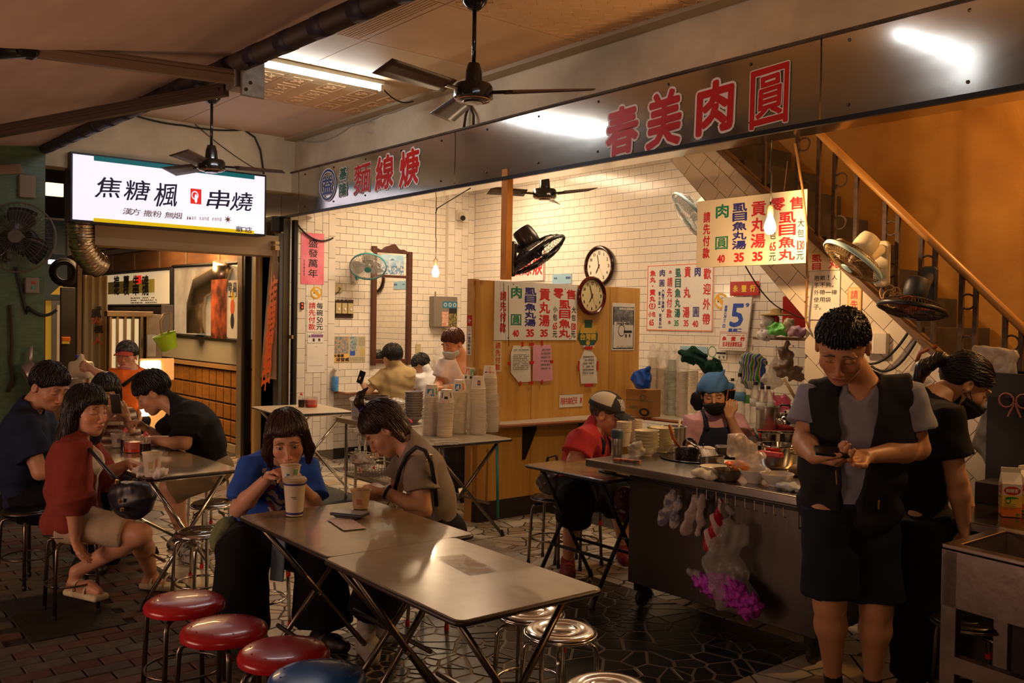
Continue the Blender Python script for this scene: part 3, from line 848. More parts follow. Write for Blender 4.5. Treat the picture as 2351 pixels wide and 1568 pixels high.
 def hand(s,wrist,direction,palm,curl=0.5,side=1,spread=0.1,thumb=0.5,size=1.0,curls=None):
  d=unit(direction);n=np.array(palm,'f');n=unit(n-d*(n@d));t=np.cross(d,n)*side
  w=np.array(wrist,'f');k=size;seg=[]
  offs=(0.030,0.010,-0.010,-0.028);ln=(0.068,0.076,0.070,0.054)
  for i in range(4):
   base=w+d*(0.082-abs(i-1.3)*0.004)*k+t*offs[i]*k
   seg.append((w+t*offs[i]*0.55*k+d*0.006,base,0.0155*k,0.0115*k))
   c=curls[i]if curls else curl
   a=0.0;p=base;dd=unit(d+t*offs[i]*spread*12)
   for j,fr_ in enumerate((0.45,0.30,0.25)):
    a+=c*(1.15,1.35,0.95)[j]
    v=dd*math.cos(a)+n*math.sin(a)
    q=p+v*ln[i]*fr_*k;seg.append((p,q,0.0095*k*(1-.06*j),0.0088*k*(1-.09*j)));p=q
  p=w+d*0.022*k+t*0.022*k
  v1=unit(d*0.75+t*0.75+n*thumb*0.6);q=p+v1*0.042*k;seg.append((p,q,0.016*k,0.0115*k))
  v2=unit(d*0.9+t*0.25+n*thumb);r=q+v2*0.030*k;seg.append((q,r,0.011*k,0.0098*k))
  v3=unit(d*0.95-t*0.05+n*thumb);seg.append((r,r+v3*0.024*k,0.0098*k,0.0082*k))
  s.hands.append((w,d,seg));return w+d*0.08*k
 def handf(s,P,i):
  w,d,seg=s.hands[i];out=None
  for j,(a,b,ra,rb)in enumerate(seg):
   e=cap(P,a,b,ra,rb);out=e if out is None else smin(out,e,0.006)
  return out
 def foot(s,P,e,g=0.0):
  if 'toe'+e not in s.J:return np.full(len(P),9.0,'f')
  a,t=s.J['an'+e],s.J['toe'+e];heel=a+unit(a-t)*0.03;heel[2]=t[2]+0.008
  d=cap(P,heel,t*0.6+a*0.4+np.array((0,0,-0.03)),0.032+g,0.034+g)
  d=smin(d,cap(P,a,heel,0.033+g,0.033+g),0.02)
  return smin(d,cap(P,a*.45+t*.55+np.array((0,0,-.02)),t,0.034+g,0.024+g),0.03)
 def allskin(s,P,feet=True):
  d=s.torso(P)
  d=smin(d,s.neckf(P),0.035)
  for e in 'LR':
   d=smin(d,s.arm(P,e),0.03);d=smin(d,s.leg(P,e),0.04)
   if feet:d=smin(d,s.foot(P,e),0.02)
  for i in range(len(s.hands)):d=smin(d,s.handf(P,i),0.012)
  return smin(d,s.head(P),0.022)
 def skin_mesh(s,eyes='down',hh=0.0034,hb=0.010,lips=(0.45,0.13,0.10),brow=(0.03,0.018,0.012),freck=0.0):
  J=s.J
  pts=[J[k]for k in J if k!='head']
  lo,hi=bounds(pts,0.12)
  inh=lambda P:(lambda q:(np.abs(q[:,0])<.115)&(np.abs(q[:,1])<.14)&(q[:,2]>-.118))(s.H(P))
  def inhand(P):
   m=np.zeros(len(P),bool)
   for i_,(w,d,_)in enumerate(s.hands):m|=(((P-w)@d)>0.0)&(s.handf(P,i_)<0.016)
   return m
  parts=[mesh_sdf(s.allskin,lo,hi,hb,keep=lambda P:~inh(P)&~inhand(P))]
  def near(P):
   d=smin(s.head(P),s.neckf(P),0.022)
   return smin(d,s.torso(P),0.035)
  c=s.W(0,0,0);parts.append(mesh_sdf(near,c-.17*s.sc,c+.17*s.sc,hh,keep=lambda P:inh(P)|((~inh(P))&(np.abs(s.H(P)[:,2]+.118)<.004)&(np.abs(s.H(P)[:,0])<.1))))
  for i,(w,d,seg)in enumerate(s.hands):
   e='L' if np.linalg.norm(J['wrL']-w)<np.linalg.norm(J['wrR']-w)else 'R'
   l2,h2=bounds([q for g_ in seg for q in g_[:2]],0.025)
   f=lambda P,i=i,e=e:smin(s.handf(P,i),s.arm(P,e),0.012)
   parts.append(mesh_sdf(f,l2,h2,0.0036,keep=lambda P,w=w,d=d:((P-w)@d)>-0.004))
  v=np.concatenate([p[0]for p in parts]);q=s.H(v)
  C=np.tile(s.skin,(len(v),1)).astype('f')
  def mix(mask,col,a=1.0):
   mask=np.clip(mask,0,1)[:,None]*a;C[:]=C*(1-mask)+np.array(col,'f')*mask
  fm=(q[:,1]>0.03)&(np.abs(q[:,0])<.08)&(np.abs(q[:,2])<.13)
  soft=lambda d,w:np.clip(0.5-d/w,0,1)*fm
  red=s.skin*np.array((1.08,0.72,0.66))
  mix(soft(np.sqrt(((np.abs(q[:,0])-.040)/.026)**2+((q[:,2]+.030)/.022)**2)-.9,1.0),red,0.45)
  mix(soft(np.sqrt((q[:,0]/.016)**2+((q[:,2]+.034)/.014)**2)-.8,.9),red,0.5)
  lipd=np.sqrt((q[:,0]/.0215)**2+((q[:,2]+.0665)/.0085)**2)-1
  mix(soft(lipd,.35),lips,0.85)
  mix(soft(np.sqrt((q[:,0]/.021)**2+((q[:,2]+.0665)/.0014)**2)-1,.5),np.array(lips)*.35,0.8)
  ax=np.abs(q[:,0])
  bz=.0275+.004*np.sin(np.clip((ax-.012)/.034,0,1)*PI)-(ax-.03)*.10
  mix(soft(np.maximum(np.abs(q[:,2]-bz)-.0034*(1-.4*np.clip((ax-.03)/.02,0,1)),np.abs(ax-.030)-.019),.003),brow,0.85)
  if eyes=='open':
   e=np.sqrt(((ax-.031)/.0145)**2+((q[:,2]-.003)/.0062)**2)-1
   mix(soft(e,.25),(.42,.35,.31));mix(soft(np.maximum(np.sqrt((ax-.031)**2+(q[:,2]-.003)**2)-.0050,e*.006),.0015),(.02,.012,.01))
   mix(soft(np.maximum(np.abs(q[:,2]-.003-.0068*np.sqrt(np.clip(1-((ax-.031)/.016)**2,0,1)))-.0012,np.abs(ax-.031)-.0165),.0015),(.03,.02,.015))
  else:
   lz=-.001-.004*np.sqrt(np.clip(1-((ax-.031)/.016)**2,0,1))
   mix(soft(np.maximum(np.abs(q[:,2]-lz)-.0015,np.abs(ax-.031)-.016),.002),(.03,.018,.014),.9)
   mix(soft(np.sqrt(((ax-.031)/.018)**2+((q[:,2]-.010)/.006)**2)-.9,.8),s.skin*.7,.35)
  C+=(RNG.rand(len(v),1)-.5)*0.012
  s.body=np_mesh('body',parts,SKIN,s.root,cols=np.clip(C,0.005,1));return s
  # clothes
 def opening(s,P,kind):
  """the hole the head comes through: negative inside"""
  n=s.J['neck'];up=s.R1[:,2];f=s.front
  if kind=='crew':return cap(P,n+up*.012+f*.018,n+up*.10+f*.05,0.062,0.085)
  if kind=='v':return smin(cap(P,n+up*.012+f*.01,n+up*.1+f*.05,0.066,0.09),cap(P,n+f*.10,n+f*.145-up*.085,0.050,0.006),.02)
  if kind=='scoop':return smin(cap(P,n+up*.01+f*.02,n+up*.1+f*.05,0.080,0.10),cap(P,n+f*.10-up*.01,n+f*.14-up*.10,0.085,0.055),.03)
  return cap(P,n+up*.03+f*.01,n+up*.12+f*.04,0.066,0.08)
 def shirt(s,name,m,sleeve=0.6,flare=0.030,g=0.012,neck='crew',wide=0.01,hem=0.12,amp=0.005,h=0.008,cols=None,bust=0.0,seed=0.0,hemcut=True,open_front=0.0,tail=None,sleeveless=False,label=None):
  J=s.J;fore=max(0.0,sleeve-1.0)
  def fn(P):
   d=s.torso(P,g,wide)
   d=smin(d,s.neckf(P,g*.6),0.02)if neck!='scoop' else d
   if bust:
    for sx in(-1,1):
     c=J['neck']*.45+s.mid*.55+s.front*.075*s.b+s.ac*.07*sx
     d=smin(d,ell(P,c,(.062,.062,.062))-bust,.05)
   if tail is not None:
    a,b_,r0,r1=tail;d=smin(d,flatcap(P,a,b_,r0,r1),.05)
   for e in 'LR':
    a,b_=J['sh'+e],J['el'+e]
    if sleeveless:continue
    t=min(sleeve,1.0);end=a+(b_-a)*t
    sl=flatcap(P,a,end,0.054*s.b+g,0.044*s.b+flare,.03)
    if fore:sl=smin(sl,flatcap(P,b_,b_+(J['wr'+e]-b_)*fore,.044*s.b+flare,.034+flare*.8,.03),.03)
    d=smin(d,sl,0.03)
   if hemcut:
    dn=-s.R2[:,2];d=np.maximum(d,(P-J['pel'])@dn-hem)
   d=d+wrinkle(P,amp,1.0,seed)
   d=smax(d,-s.opening(P,neck),0.006)
   if sleeveless:
    for e in 'LR':
     a=J['sh'+e];o=s.ac*(1 if(a-J['neck'])@s.ac>0 else-1)
     d=smax(d,np.minimum((P-a)@o-.030,(P-a)@s.R1[:,2]+.17),0.012)
   if open_front:
    c0=J['neck']+s.front*.12;c1=J['pel']+s.front*.16
    d=smax(d,-cap(P,c0,c1,open_front,open_front*.35),.006)
   return d
  pts=[J[k]for k in('neck','pel','mid','shL','shR')]+([J['elL'],J['elR']]if not sleeveless else[])+([J['wrL'],J['wrR']]if fore else[])+([tail[1]]if tail is not None else[])
  lo,hi=bounds(pts,0.20+g)
  part=mesh_sdf(fn,lo,hi,h)
  C=None
  if cols is not None:C=cols(part[0])
  return np_mesh(name,[part],m,s.root,cols=C,label=label,soft=3)
 def trousers(s,name,m,length=2.0,g=0.014,flare=0.0,h=0.010,amp=0.005,label=None,waist=0.06,kk=.035):
  J=s.J
  def fn(P):
   bp=min(s.b,1.06);d=ell(P,J['pel'],(0.172*bp+g,0.132*bp+g,0.125),s.R2)
   d=np.maximum(d,(P-J['pel'])@s.R2[:,2]-waist-.03)
   for e in 'LR':
    if 'kn'+e not in J:continue
    a,k,f=J['hip'+e],J['kn'+e],J['an'+e]
    t=min(length,1.0);end=a+(k-a)*t
    d=smin(d,flatcap(P,a,end,0.084*s.b+g,0.058*s.b+g+flare*(1 if length<=1 else .4),.05),kk)
    if length>1:
     if True:
      t2=length-1;d=smin(d,cap(P,k,k,.057*s.b+g+flare*.4,.01),.03)
      d=smin(d,flatcap(P,k,k+(f-k)*t2,0.056*s.b+g+flare*.4,0.042*s.b+g+flare,.03),.03)
   return d+wrinkle(P,amp,0.9,1.7)
  pts=[J['pel']]+[J[k+e]for e in 'LR' for k in('hip','kn','an')if k+e in J and(k!='an' or length>1)]
  lo,hi=bounds(pts,0.19)
  return np_mesh(name,[mesh_sdf(fn,lo,hi,h)],m,s.root,label=label,soft=3)
 def shoe(s,e,m,g=0.008,name='shoe',sole=None):
  J=s.J
  def fn(P):
   d=s.foot(P,e,g)
   return np.maximum(d,P[:,2]-J['an'+e][2]-.035)
  return blob(name,fn,[J['an'+e],J['toe'+e]],.10,.006,m,s.root)
  # hair, in head space
 def hair(s,m,front=0.070,temple=0.030,ear=0.004,nape=-0.075,thick=0.0,extra=None,amp=0.003,h=0.0045,strand=55,pts=(),lump=0.0,name='hair',label=None,locks=520,ll=.055,crown=(0,-.04,.13),grav=.5,lr=.0036):
  def fn(P):
   q=s.H(P)
   d=ell(q,(0,-0.012,0.038),(0.0835+thick,0.100+thick,0.094+thick))
   zc=np.interp(q[:,1],[-.13,-.06,-.030,-.012,.012,.030,.050,.070,.11],[nape,nape,nape*.55,ear+.012,ear+.006,ear+.004,temple,front-.012,front])
   zc=zc+(np.abs(q[:,0])<.045)*0.0
   d=smax(d,(zc-q[:,2])*0.75,0.012)
   if extra is not None:d=smin(d,extra(q),0.018)
   th=np.arctan2(q[:,0],q[:,1]+.01)
   d=d-amp*np.sin(strand*th+1.2*np.sin(q[:,2]*40))*np.clip((q[:,2]+.15)*8,0.4,1)
   if lump:d=d-lump*.6*np.sin(38*q[:,0]+5*np.sin(30*q[:,1]))*np.sin(33*q[:,1]+31*q[:,2])
   return d*s.sc
  ps=[s.W(*p)for p in((.1,0,0),(-.1,0,0),(0,.12,0),(0,-.12,0),(0,0,.14),(0,0,-.08))+tuple(pts)]
  c=s.W(0,0,.02);ps+=[c+.165*s.sc,c-.165*s.sc]
  lo,hi=bounds(ps,.02)
  return np_mesh(name,[mesh_sdf(fn,lo,hi,h),s.locks(fn,locks,ll,crown,grav,lr)],m,s.root,label=label)
 def locks(s,fn,n,ll,crown,grav,lr):
  """tapered locks that follow the hair's own surface away from the crown"""
  def grad(P):
   e=.003;return np.stack([fn(P+np.array(v,'f')*e)-fn(P-np.array(v,'f')*e)for v in((1,0,0),(0,1,0),(0,0,1))],1)/(2*e)
  D=RNG.randn(n*3,3);D/=np.linalg.norm(D,axis=1)[:,None];D[:,2]=np.abs(D[:,2])*1.0-.35*RNG.rand(n*3)
  P=s.hc+(s.HR@(D*np.array((.10,.12,.11))+np.array((0,-.012,.036))).T).T*s.sc
  def snap(P,k=3):
   for _ in range(k):g=grad(P);g/=np.linalg.norm(g,axis=1)[:,None]+1e-6;P=P-g*np.clip(fn(P),-.02,.02)[:,None]
   return P,g
  P,g=snap(P,4);ok=(np.abs(fn(P))<.004)&((g*(P-s.hc)).sum(1)>.3*np.linalg.norm(P-s.hc,axis=1));P=P[ok][:n];n=len(P)
  if not n:return np.zeros((0,3)),np.zeros((0,4),int)
  cr=s.W(*crown);dn=-s.HR[:,2]*.5+np.array((0,0,-.5));L=ll*s.sc*RNG.uniform(.6,1.3,n);K=7;path=[];jit=RNG.randn(n,3)*(.25 if grav>0 else .07)
  for k in range(K):
   P,g=snap(P,2);path.append(P+g*(.0015+.0018*k/K));f=P-cr;f/=np.linalg.norm(f,axis=1)[:,None]+1e-6;f=f+dn*grav+jit;f=f-g*(f*g).sum(1)[:,None];f/=np.linalg.norm(f,axis=1)[:,None]+1e-6;P=P+f*(L/K)[:,None]
  vs=[];A=np.array(path);m=4
  for k in range(K):
   d=A[min(k+1,K-1)]-A[max(k-1,0)];d/=np.linalg.norm(d,axis=1)[:,None]+1e-6;g=grad(A[k]);g/=np.linalg.norm(g,axis=1)[:,None]+1e-6;b=np.cross(d,g);r=lr*s.sc*(np.sin(PI*(k+.6)/(K+.2))**.7)*(1-.5*k/K)
   for q in range(m):a=2*PI*q/m;vs.append(A[k]+(b*math.cos(a)*1.5+g*math.sin(a)*.8)*r)
  v=np.stack(vs,1).reshape(-1,3);F=[[k*m+q,k*m+(q+1)%m,(k+1)*m+(q+1)%m,(k+1)*m+q]for k in range(K-1)for q in range(m)]
  F=(np.array(F)[None]+(np.arange(n)*K*m)[:,None,None]).reshape(-1,4);return v,F
 def head_piece(s,name,fn,lo,hi,m,h=0.004,label=None,cols=None,smooth=True):
  cs=[s.W(x,y,z)for x in(lo[0],hi[0])for y in(lo[1],hi[1])for z in(lo[2],hi[2])]
  l,u=bounds(cs,.01)
  def g(P):
   q=s.H(P);d=fn(q)
   c=(np.array(lo)+np.array(hi))/2;hs=(np.array(hi)-np.array(lo))/2
   b=(np.abs(q-c)-hs).max(1)
   return np.maximum(d,b)*s.sc
  part=mesh_sdf(g,l,u,h);C=cols(s.H(part[0]))if cols is not None else None
  return np_mesh(name,[part],m,s.root,label=label,smooth=smooth,cols=C)
 def mask(s,m,label,low=-0.115,top=-0.022,proud=0.010):
  def fn(q):
   sf=np.zeros(len(q))
   d=ell(q,(0,0.030,-0.045),(0.066+proud,0.075+proud,0.078+proud))
   d=smin(d,ell(q,(0,.062,-.040),(.030,.052+proud,.046)),.03)
   ax=np.abs(q[:,0]);z0=top-ax*0.28;z1=low+np.clip(ax-.02,0,1)*0.62
   d=np.maximum(d,np.maximum(q[:,2]-z0,z1-q[:,2]))
   d=np.maximum(d,0.018-q[:,1])
   return d+.0008*np.sin(q[:,2]*300)
  o=s.head_piece('face_mask',fn,(-.085,.0,-.13),(.085,.13,.02),m,.0035,label)
  for sx in(-1,1):
   mb=MB()
   for(y0,z0)in((.030,-.045),(.024,-.085)):
    mb.tube([s.W(sx*.070,y0+.012,z0),s.W(sx*.076,.012,z0*.5),s.W(sx*.083,-.020,-.006+z0*.25)],.0018,5)
   mb.build('ear_loop',m,o)
  return o
  # people
def joints(D,**k):
 """joint -> (pixel x, pixel y, depth offset) read off the photograph"""
 return{n:PD(p[0],p[1],D+(p[2]if len(p)>2 else 0))for n,p in k.items()}
BLACKHAIR=mat('black_hair',(0.012,0.009,0.008),rough=0.38,bump=0.12,bscale=120,stretch=(1,1,0.2))
BROWNHAIR=mat('brown_hair',(0.05,0.022,0.012),rough=0.38,bump=0.12,bscale=120,stretch=(1,1,0.2),col2=(0.018,0.009,0.006),vscale=9)
def cloth(name,col,rough=0.9,**k):return mat(name,col,rough=rough,bump=k.pop('bump',0.15),bscale=k.pop('bscale',220),var=k.pop('var',.12),vscale=14,spec=.25,**k)
def phone(label,c,u,v,m_face,size=(.072,.150,.009),m_body=None,group=None):
 """u = across the screen, v = up the screen, screen faces u x v"""
 M=frame(u,v,c);t=thing('phone',label,'phone',tuple(V(c)),group)
 MB().box((-size[0]/2,-size[1]/2,-size[2]/2),(size[0]/2,size[1]/2,size[2]/2),M).build('case',m_body or mat('phone_black',(.01,.01,.012),rough=.25),t,bevel=.004)
 MB().box((-size[0]/2+.004,-size[1]/2+.004,size[2]/2),(size[0]/2-.004,size[1]/2-.004,size[2]/2+.0006),M).build('screen',m_face,t)
 return t
SCREEN_OFF=mat('dark_screen',(.012,.012,.016),rough=.12)
def bagstrap(f,name,pts,m,r=.012):
 return MB().tube(pts,r,6).build(name,m,f.root,smooth=True)
def man_in_vest():
 D=3.80
 J=joints(D,head=(1934,796,-.12),neck=(1974,888,.0),mid=(1955,1050,.02),pel=(1948,1165,.08),shL=(1874,912,.07),shR=(2078,905,-.05),elL=(1846,1014,.04),elR=(2108,1030,-.04),wrL=(1868,1050,-.22),wrR=(1988,1048,-.25),hipL=(1905,1190,.04),hipR=(1998,1190,.08),knL=(1905,1385,.04),knR=(2012,1398,.06),anL=(1912,1548,.14),anR=(2003,1556,.14),toeL=(1888,1596,-.02),toeR=(1985,1604,-.02))
 for e in 'LR':J['toe'+e].z=.03;J['an'+e].z=max(J['an'+e].z,.08)
 f=Figure('person','standing man in dark sleeveless vest and navy shorts looking down at phone',J,(-28,38),roll=4,scale=1.19,build=1.22,skin=(.54,.27,.14),fw=1.07)
 f.hand(J['wrL'],PD(1915,1062,D-.27)-J['wrL'],V(cam_dir(60,-30)),curl=.62,side=1,thumb=.35,size=1.15)
 f.hand(J['wrR'],PD(1925,1052,D-.30)-J['wrR'],V(cam_dir(0,-60)),curl=.55,side=-1,thumb=.2,size=1.15)
 f.skin_mesh('down',brow=(.02,.012,.01),hh=.003)
 f.hair(BLACKHAIR,front=.068,temple=.060,ear=.034,nape=-.035,thick=.002,lump=.001,ll=.034,crown=(.02,-.05,.13))
 f.shirt('t_shirt',cloth('grey_blue_cotton','8d8fa0'),sleeve=.64,flare=.042,neck='v',hem=.10,seed=1)
 o=f.shirt('vest',cloth('charcoal_vest',(.019,.019,.024)),sleeveless=True,g=.032,wide=.030,neck='v',hem=.25,open_front=.085,amp=.008,seed=3)
 for(a,b)in(((1920,1080),(1922,1112)),((2018,1150),(2017,1168))):
  MB().tube([PD(*a,D-.26),PD(*b,D-.24)],.004,6).build('zip_pull',mat('brass_metal',(.6,.42,.2),rough=.35,metal=1),o)
 f.trousers('shorts',cloth('navy_shorts',(.014,.018,.032)),length=.90,flare=.030,g=.014,kk=.012)
 for e in 'LR':f.shoe(e,mat('dark_sandal',(.02,.014,.01),rough=.6),g=.006,name='sandal')
 phone('black phone held in both hands by standing man in vest',PD(1908,1037,D-.31),cam_dir(82,4),cam_dir(176,-20),SCREEN_OFF,size=(.125,.070,.011))
man_in_vest()
def woman_ponytail():
 D=4.05
 J=joints(D,head=(2212,884,.02),neck=(2136,925,0),mid=(2118,1065,.0),pel=(2105,1195,.02),shL=(2168,955,-.17),shR=(2120,950,.19),elL=(2196,1100,-.20),elR=(2190,1080,.22),wrL=(2214,1212,-.14),wrR=(2232,1190,.20),hipL=(2104,1215,-.09),hipR=(2120,1215,.10),knL=(2100,1400,-.10),knR=(2160,1395,.14),anL=(2095,1560,-.06),anR=(2170,1545,.16),toeL=(2150,1590,-.12),toeR=(2215,1570,.1))
 for e in 'LR':J['toe'+e].z=.03;J['an'+e].z=max(J['an'+e].z,.08)
 f=Figure('person','woman in black t-shirt and black face mask leaning on the steel counter',J,(84,34),scale=1.12,build=1.1,skin=(.56,.30,.17))
 f.hand(J['wrL'],V((.1,-.1,-1)),V(cam_dir(-90)),curl=.25,side=1)
 f.hand(J['wrR'],PD(2262,1190,D+.16)-J['wrR'],V((0,0,-1)),curl=.08,side=-1)
 f.skin_mesh('down',hh=.003)
 tail=[f.W(0,-.088,.050),f.W(0,-.135,.035),f.W(0.0,-.165,-.03),f.W(0.0,-.150,-.12),f.W(0,-.11,-.185)]
 f.hair(BLACKHAIR,front=.058,temple=.030,ear=.010,nape=-.035,thick=.003,amp=.001,ll=.09,crown=(0,.07,.07),grav=0,lr=.0026)
 def tl(P):
  d=None
  for i,(a,b)in enumerate(zip(tail[:-1],tail[1:])):
   e=cap(P,a,b,(.020,.030,.032,.024)[i],(.030,.032,.024,.008)[i]);d=e if d is None else smin(d,e,.02)
  return d+.002*np.sin(P[:,0]*400)
 o=blob('ponytail',tl,tail,.05,.005,BLACKHAIR,f.root)
 MB().tube(arc(f.W(0,-.098,.048),f.HR[:,0],f.HR[:,2],.022,0,2*PI,14)[:-1],.006,6,closed=True).build('hair_tie',mat('black_elastic',(.01,.01,.01)),o,smooth=True)
 f.shirt('t_shirt',cloth('black_cotton',(.010,.010,.012)),sleeve=.66,flare=.045,g=.018,hem=.24,wide=.02,seed=5,amp=.006)
 f.trousers('trousers',cloth('black_trousers',(.006,.006,.008)),length=1.92,flare=.03,g=.018)
 f.mask(mat('black_mask',(.012,.012,.014),rough=.85),None)
 for e in 'LR':f.shoe(e,mat('black_shoe',(.008,.008,.008),rough=.5))
woman_ponytail()
def woman_grey():
 D=4.50
 J=joints(D,head=(884,984,.0),neck=(944,1028,0),mid=(990,1120,.02),pel=(1000,1222,.05),shL=(962,1062,-.17),shR=(940,1045,.17),elL=(972,1172,-.22),elR=(905,1130,.20),wrL=(888,1130,-.20),wrR=(858,1140,.02),hipL=(1000,1236,-.06),hipR=(995,1236,.14),knL=(890,1270,-.12),knR=(880,1265,.12),anL=(842,1425,-.10),anR=(880,1420,.16),toeL=(855,1490,-.22),toeR=(900,1460,.1))
 for e in 'LR':J['toe'+e].z=.03;J['an'+e].z=max(J['an'+e].z,.09)
 f=Figure('person','woman in grey t-shirt with topknot bending over a paper cup at the front table',J,(-86,46),scale=1.10,build=1.02,skin=(.56,.31,.19),loc=tuple(PZ(1000,1260,.0)))
 f.hand(J['wrL'],PD(842,1108,D-.16)-J['wrL'],V((0,0,-1)),curl=.45,side=1,thumb=.5)
 f.hand(J['wrR'],PD(832,1146,D-.02)-J['wrR'],V(cam_dir(-20)),curl=.42,side=-1,thumb=.4)
 f.skin_mesh('down',hh=.003)
 def bob(q):
  d=ell(q,(0,-.045,-.025),(.078,.058,.085))
  for sx in(-1,1):d=smin(d,cap(q,(sx*.070,-.030,.02),(sx*.074,-.030,-.085),.024,.016),.02)
  for sx in(-1,1):d=smax(d,-ell(q,(sx*.090,-.002,-.012),(.03,.022,.040)),.01)
  return np.maximum(d,q[:,1]-.0)
 f.hair(BROWNHAIR,front=.062,temple=.030,ear=.012,nape=-.10,thick=.004,extra=bob,amp=.0012,strand=70,pts=((.1,-.05,-.13),(-.1,-.05,-.13)),ll=.10,crown=(0,.03,.14),grav=1.2)
 kn=[f.W(0,.01,.135),f.W(0,.0,.165),f.W(.0,-.03,.185),f.W(0,-.075,.185)]
 o=blob('topknot',lambda P:smin(smin(cap(P,kn[0],kn[1],.016,.022),cap(P,kn[1],kn[2],.022,.018),.01),cap(P,kn[2],kn[3],.016,.005),.01)+.002*np.sin(P[:,0]*500),kn,.04,.004,BROWNHAIR,f.root)
 MB().tube(arc(kn[0],f.HR[:,0],f.HR[:,1],.018,0,2*PI,12)[:-1],.004,6,closed=True).build('hair_tie',mat('blue_elastic',(.03,.08,.5)),o,smooth=True)
 f.shirt('t_shirt',cloth('taupe_cotton','8c8278'),sleeve=.58,flare=.040,g=.014,hem=.10,wide=.012,seed=9,amp=.006,h=.007)
 f.trousers('trousers',cloth('black_trousers',(.006,.006,.008)),length=1.9,flare=.05,g=.02)
 st=mat('black_webbing',(.01,.01,.012),rough=.6)
 s_=[PD(905,1130,D-.12),PD(918,1080,D-.20),PD(934,1045,D-.24),PD(956,1026,D-.27),PD(976,1034,D-.28),PD(990,1062,D-.27),PD(998,1110,D-.22),PD(1002,1160,D-.16)]
 o=bagstrap(f,'bag_strap',s_,st,.011)
 MB().cbox(PD(985,1050,D-.25),(.014,.03,.03)).build('buckle',mat('brass_metal',(.6,.42,.2),rough=.35,metal=1),o,bevel=.003)
 MB().tube(arc(J['wrL']*1.0,*basis(J['elL']-J['wrL'])[:2],.030,0,2*PI,16)[:-1],.008,6,closed=True).build('watch_strap',mat('black_rubber',(.01,.01,.01),rough=.5),f.root,smooth=True)
 for e in 'LR':f.shoe(e,mat('white_sneaker',(.35,.33,.30),rough=.7,var=.3),g=.014,name='sneaker')
woman_grey()
def woman_blue():
 D=4.50
 J=joints(D,head=(660,1008,-.13),neck=(636,1048,.06),mid=(622,1140,.16),pel=(598,1235,.22),shL=(578,1072,.02),shR=(702,1074,.06),elL=(548,1168,-.10),elR=(722,1162,-.08),wrL=(618,1094,-.24),wrR=(694,1120,-.24),hipL=(565,1245,.16),hipR=(640,1245,.22),knL=(560,1268,-.14),knR=(735,1275,-.02),anL=(545,1430,-.12),anR=(740,1430,.0),toeL=(585,1450,-.30),toeR=(790,1455,-.08))
 for e in 'LR':J['toe'+e].z=.03;J['an'+e].z=.09
 f=Figure('person','woman in blue t-shirt eating noodles from a paper cup at the front table',J,(14,22),roll=-6,scale=1.10,build=1.05,skin=(.60,.33,.22),loc=tuple(PZ(600,1330,0)))
 f.hand(J['wrL'],PD(655,1072,D-.30)-J['wrL'],V(cam_dir(60,50)),curl=.75,side=-1,thumb=.5)
 f.hand(J['wrR'],PD(678,1078,D-.27)-J['wrR'],V(cam_dir(-60,10)),curl=.55,side=-1,thumb=.3)
 f.skin_mesh('open',hh=.003)
 def bob(q):
  d=ell(q,(0,-.040,-.030),(.088,.070,.10))
  for sx in(-1,1):d=smin(d,smin(cap(q,(sx*.072,.030,.05),(sx*.086,.030,-.04),.020,.022),cap(q,(sx*.086,.030,-.04),(sx*.080,.035,-.105),.022,.012),.02),.03)
  return d
 f.hair(BROWNHAIR,front=.070,temple=.045,ear=-.02,nape=-.12,thick=.006,extra=bob,amp=.0012,strand=80,ll=.14,grav=1.4,locks=700,lr=.003,pts=((.11,.03,-.14),(-.11,.03,-.14)))
 def pr(v):
  C=np.tile(np.array(lin((.16,.33,.72))),(len(v),1));c=npv(PD(640,1140,D));
  d=(v-c);r=npv(CR);m=(np.abs(d@r)<.07)&(np.abs(d[:,2])<.14)&((v-npv(J['mid']))@f.front>0.0)
  n=np.sin(v[:,0]*90)*np.sin(v[:,2]*110+3*np.sin(v[:,1]*60));C[m&(n>.1)]=(.50,.46,.42);C[m&(n<-.55)]=(.3,.02,.02);C[m&(np.abs(n)<.1)]=(.02,.02,.03)
  return C
 f.shirt('t_shirt',vcol_mat('printed_blue_cotton',rough=.9,bump=.1),sleeve=.84,flare=.030,g=.014,hem=.06,wide=.02,seed=4,amp=.007,h=.007,cols=pr)
 f.trousers('trousers',cloth('black_trousers',(.006,.006,.008)),length=1.9,flare=.075,g=.03)
 for e in 'LR':f.shoe(e,mat('black_shoe',(.008,.008,.008),rough=.5))
woman_blue()
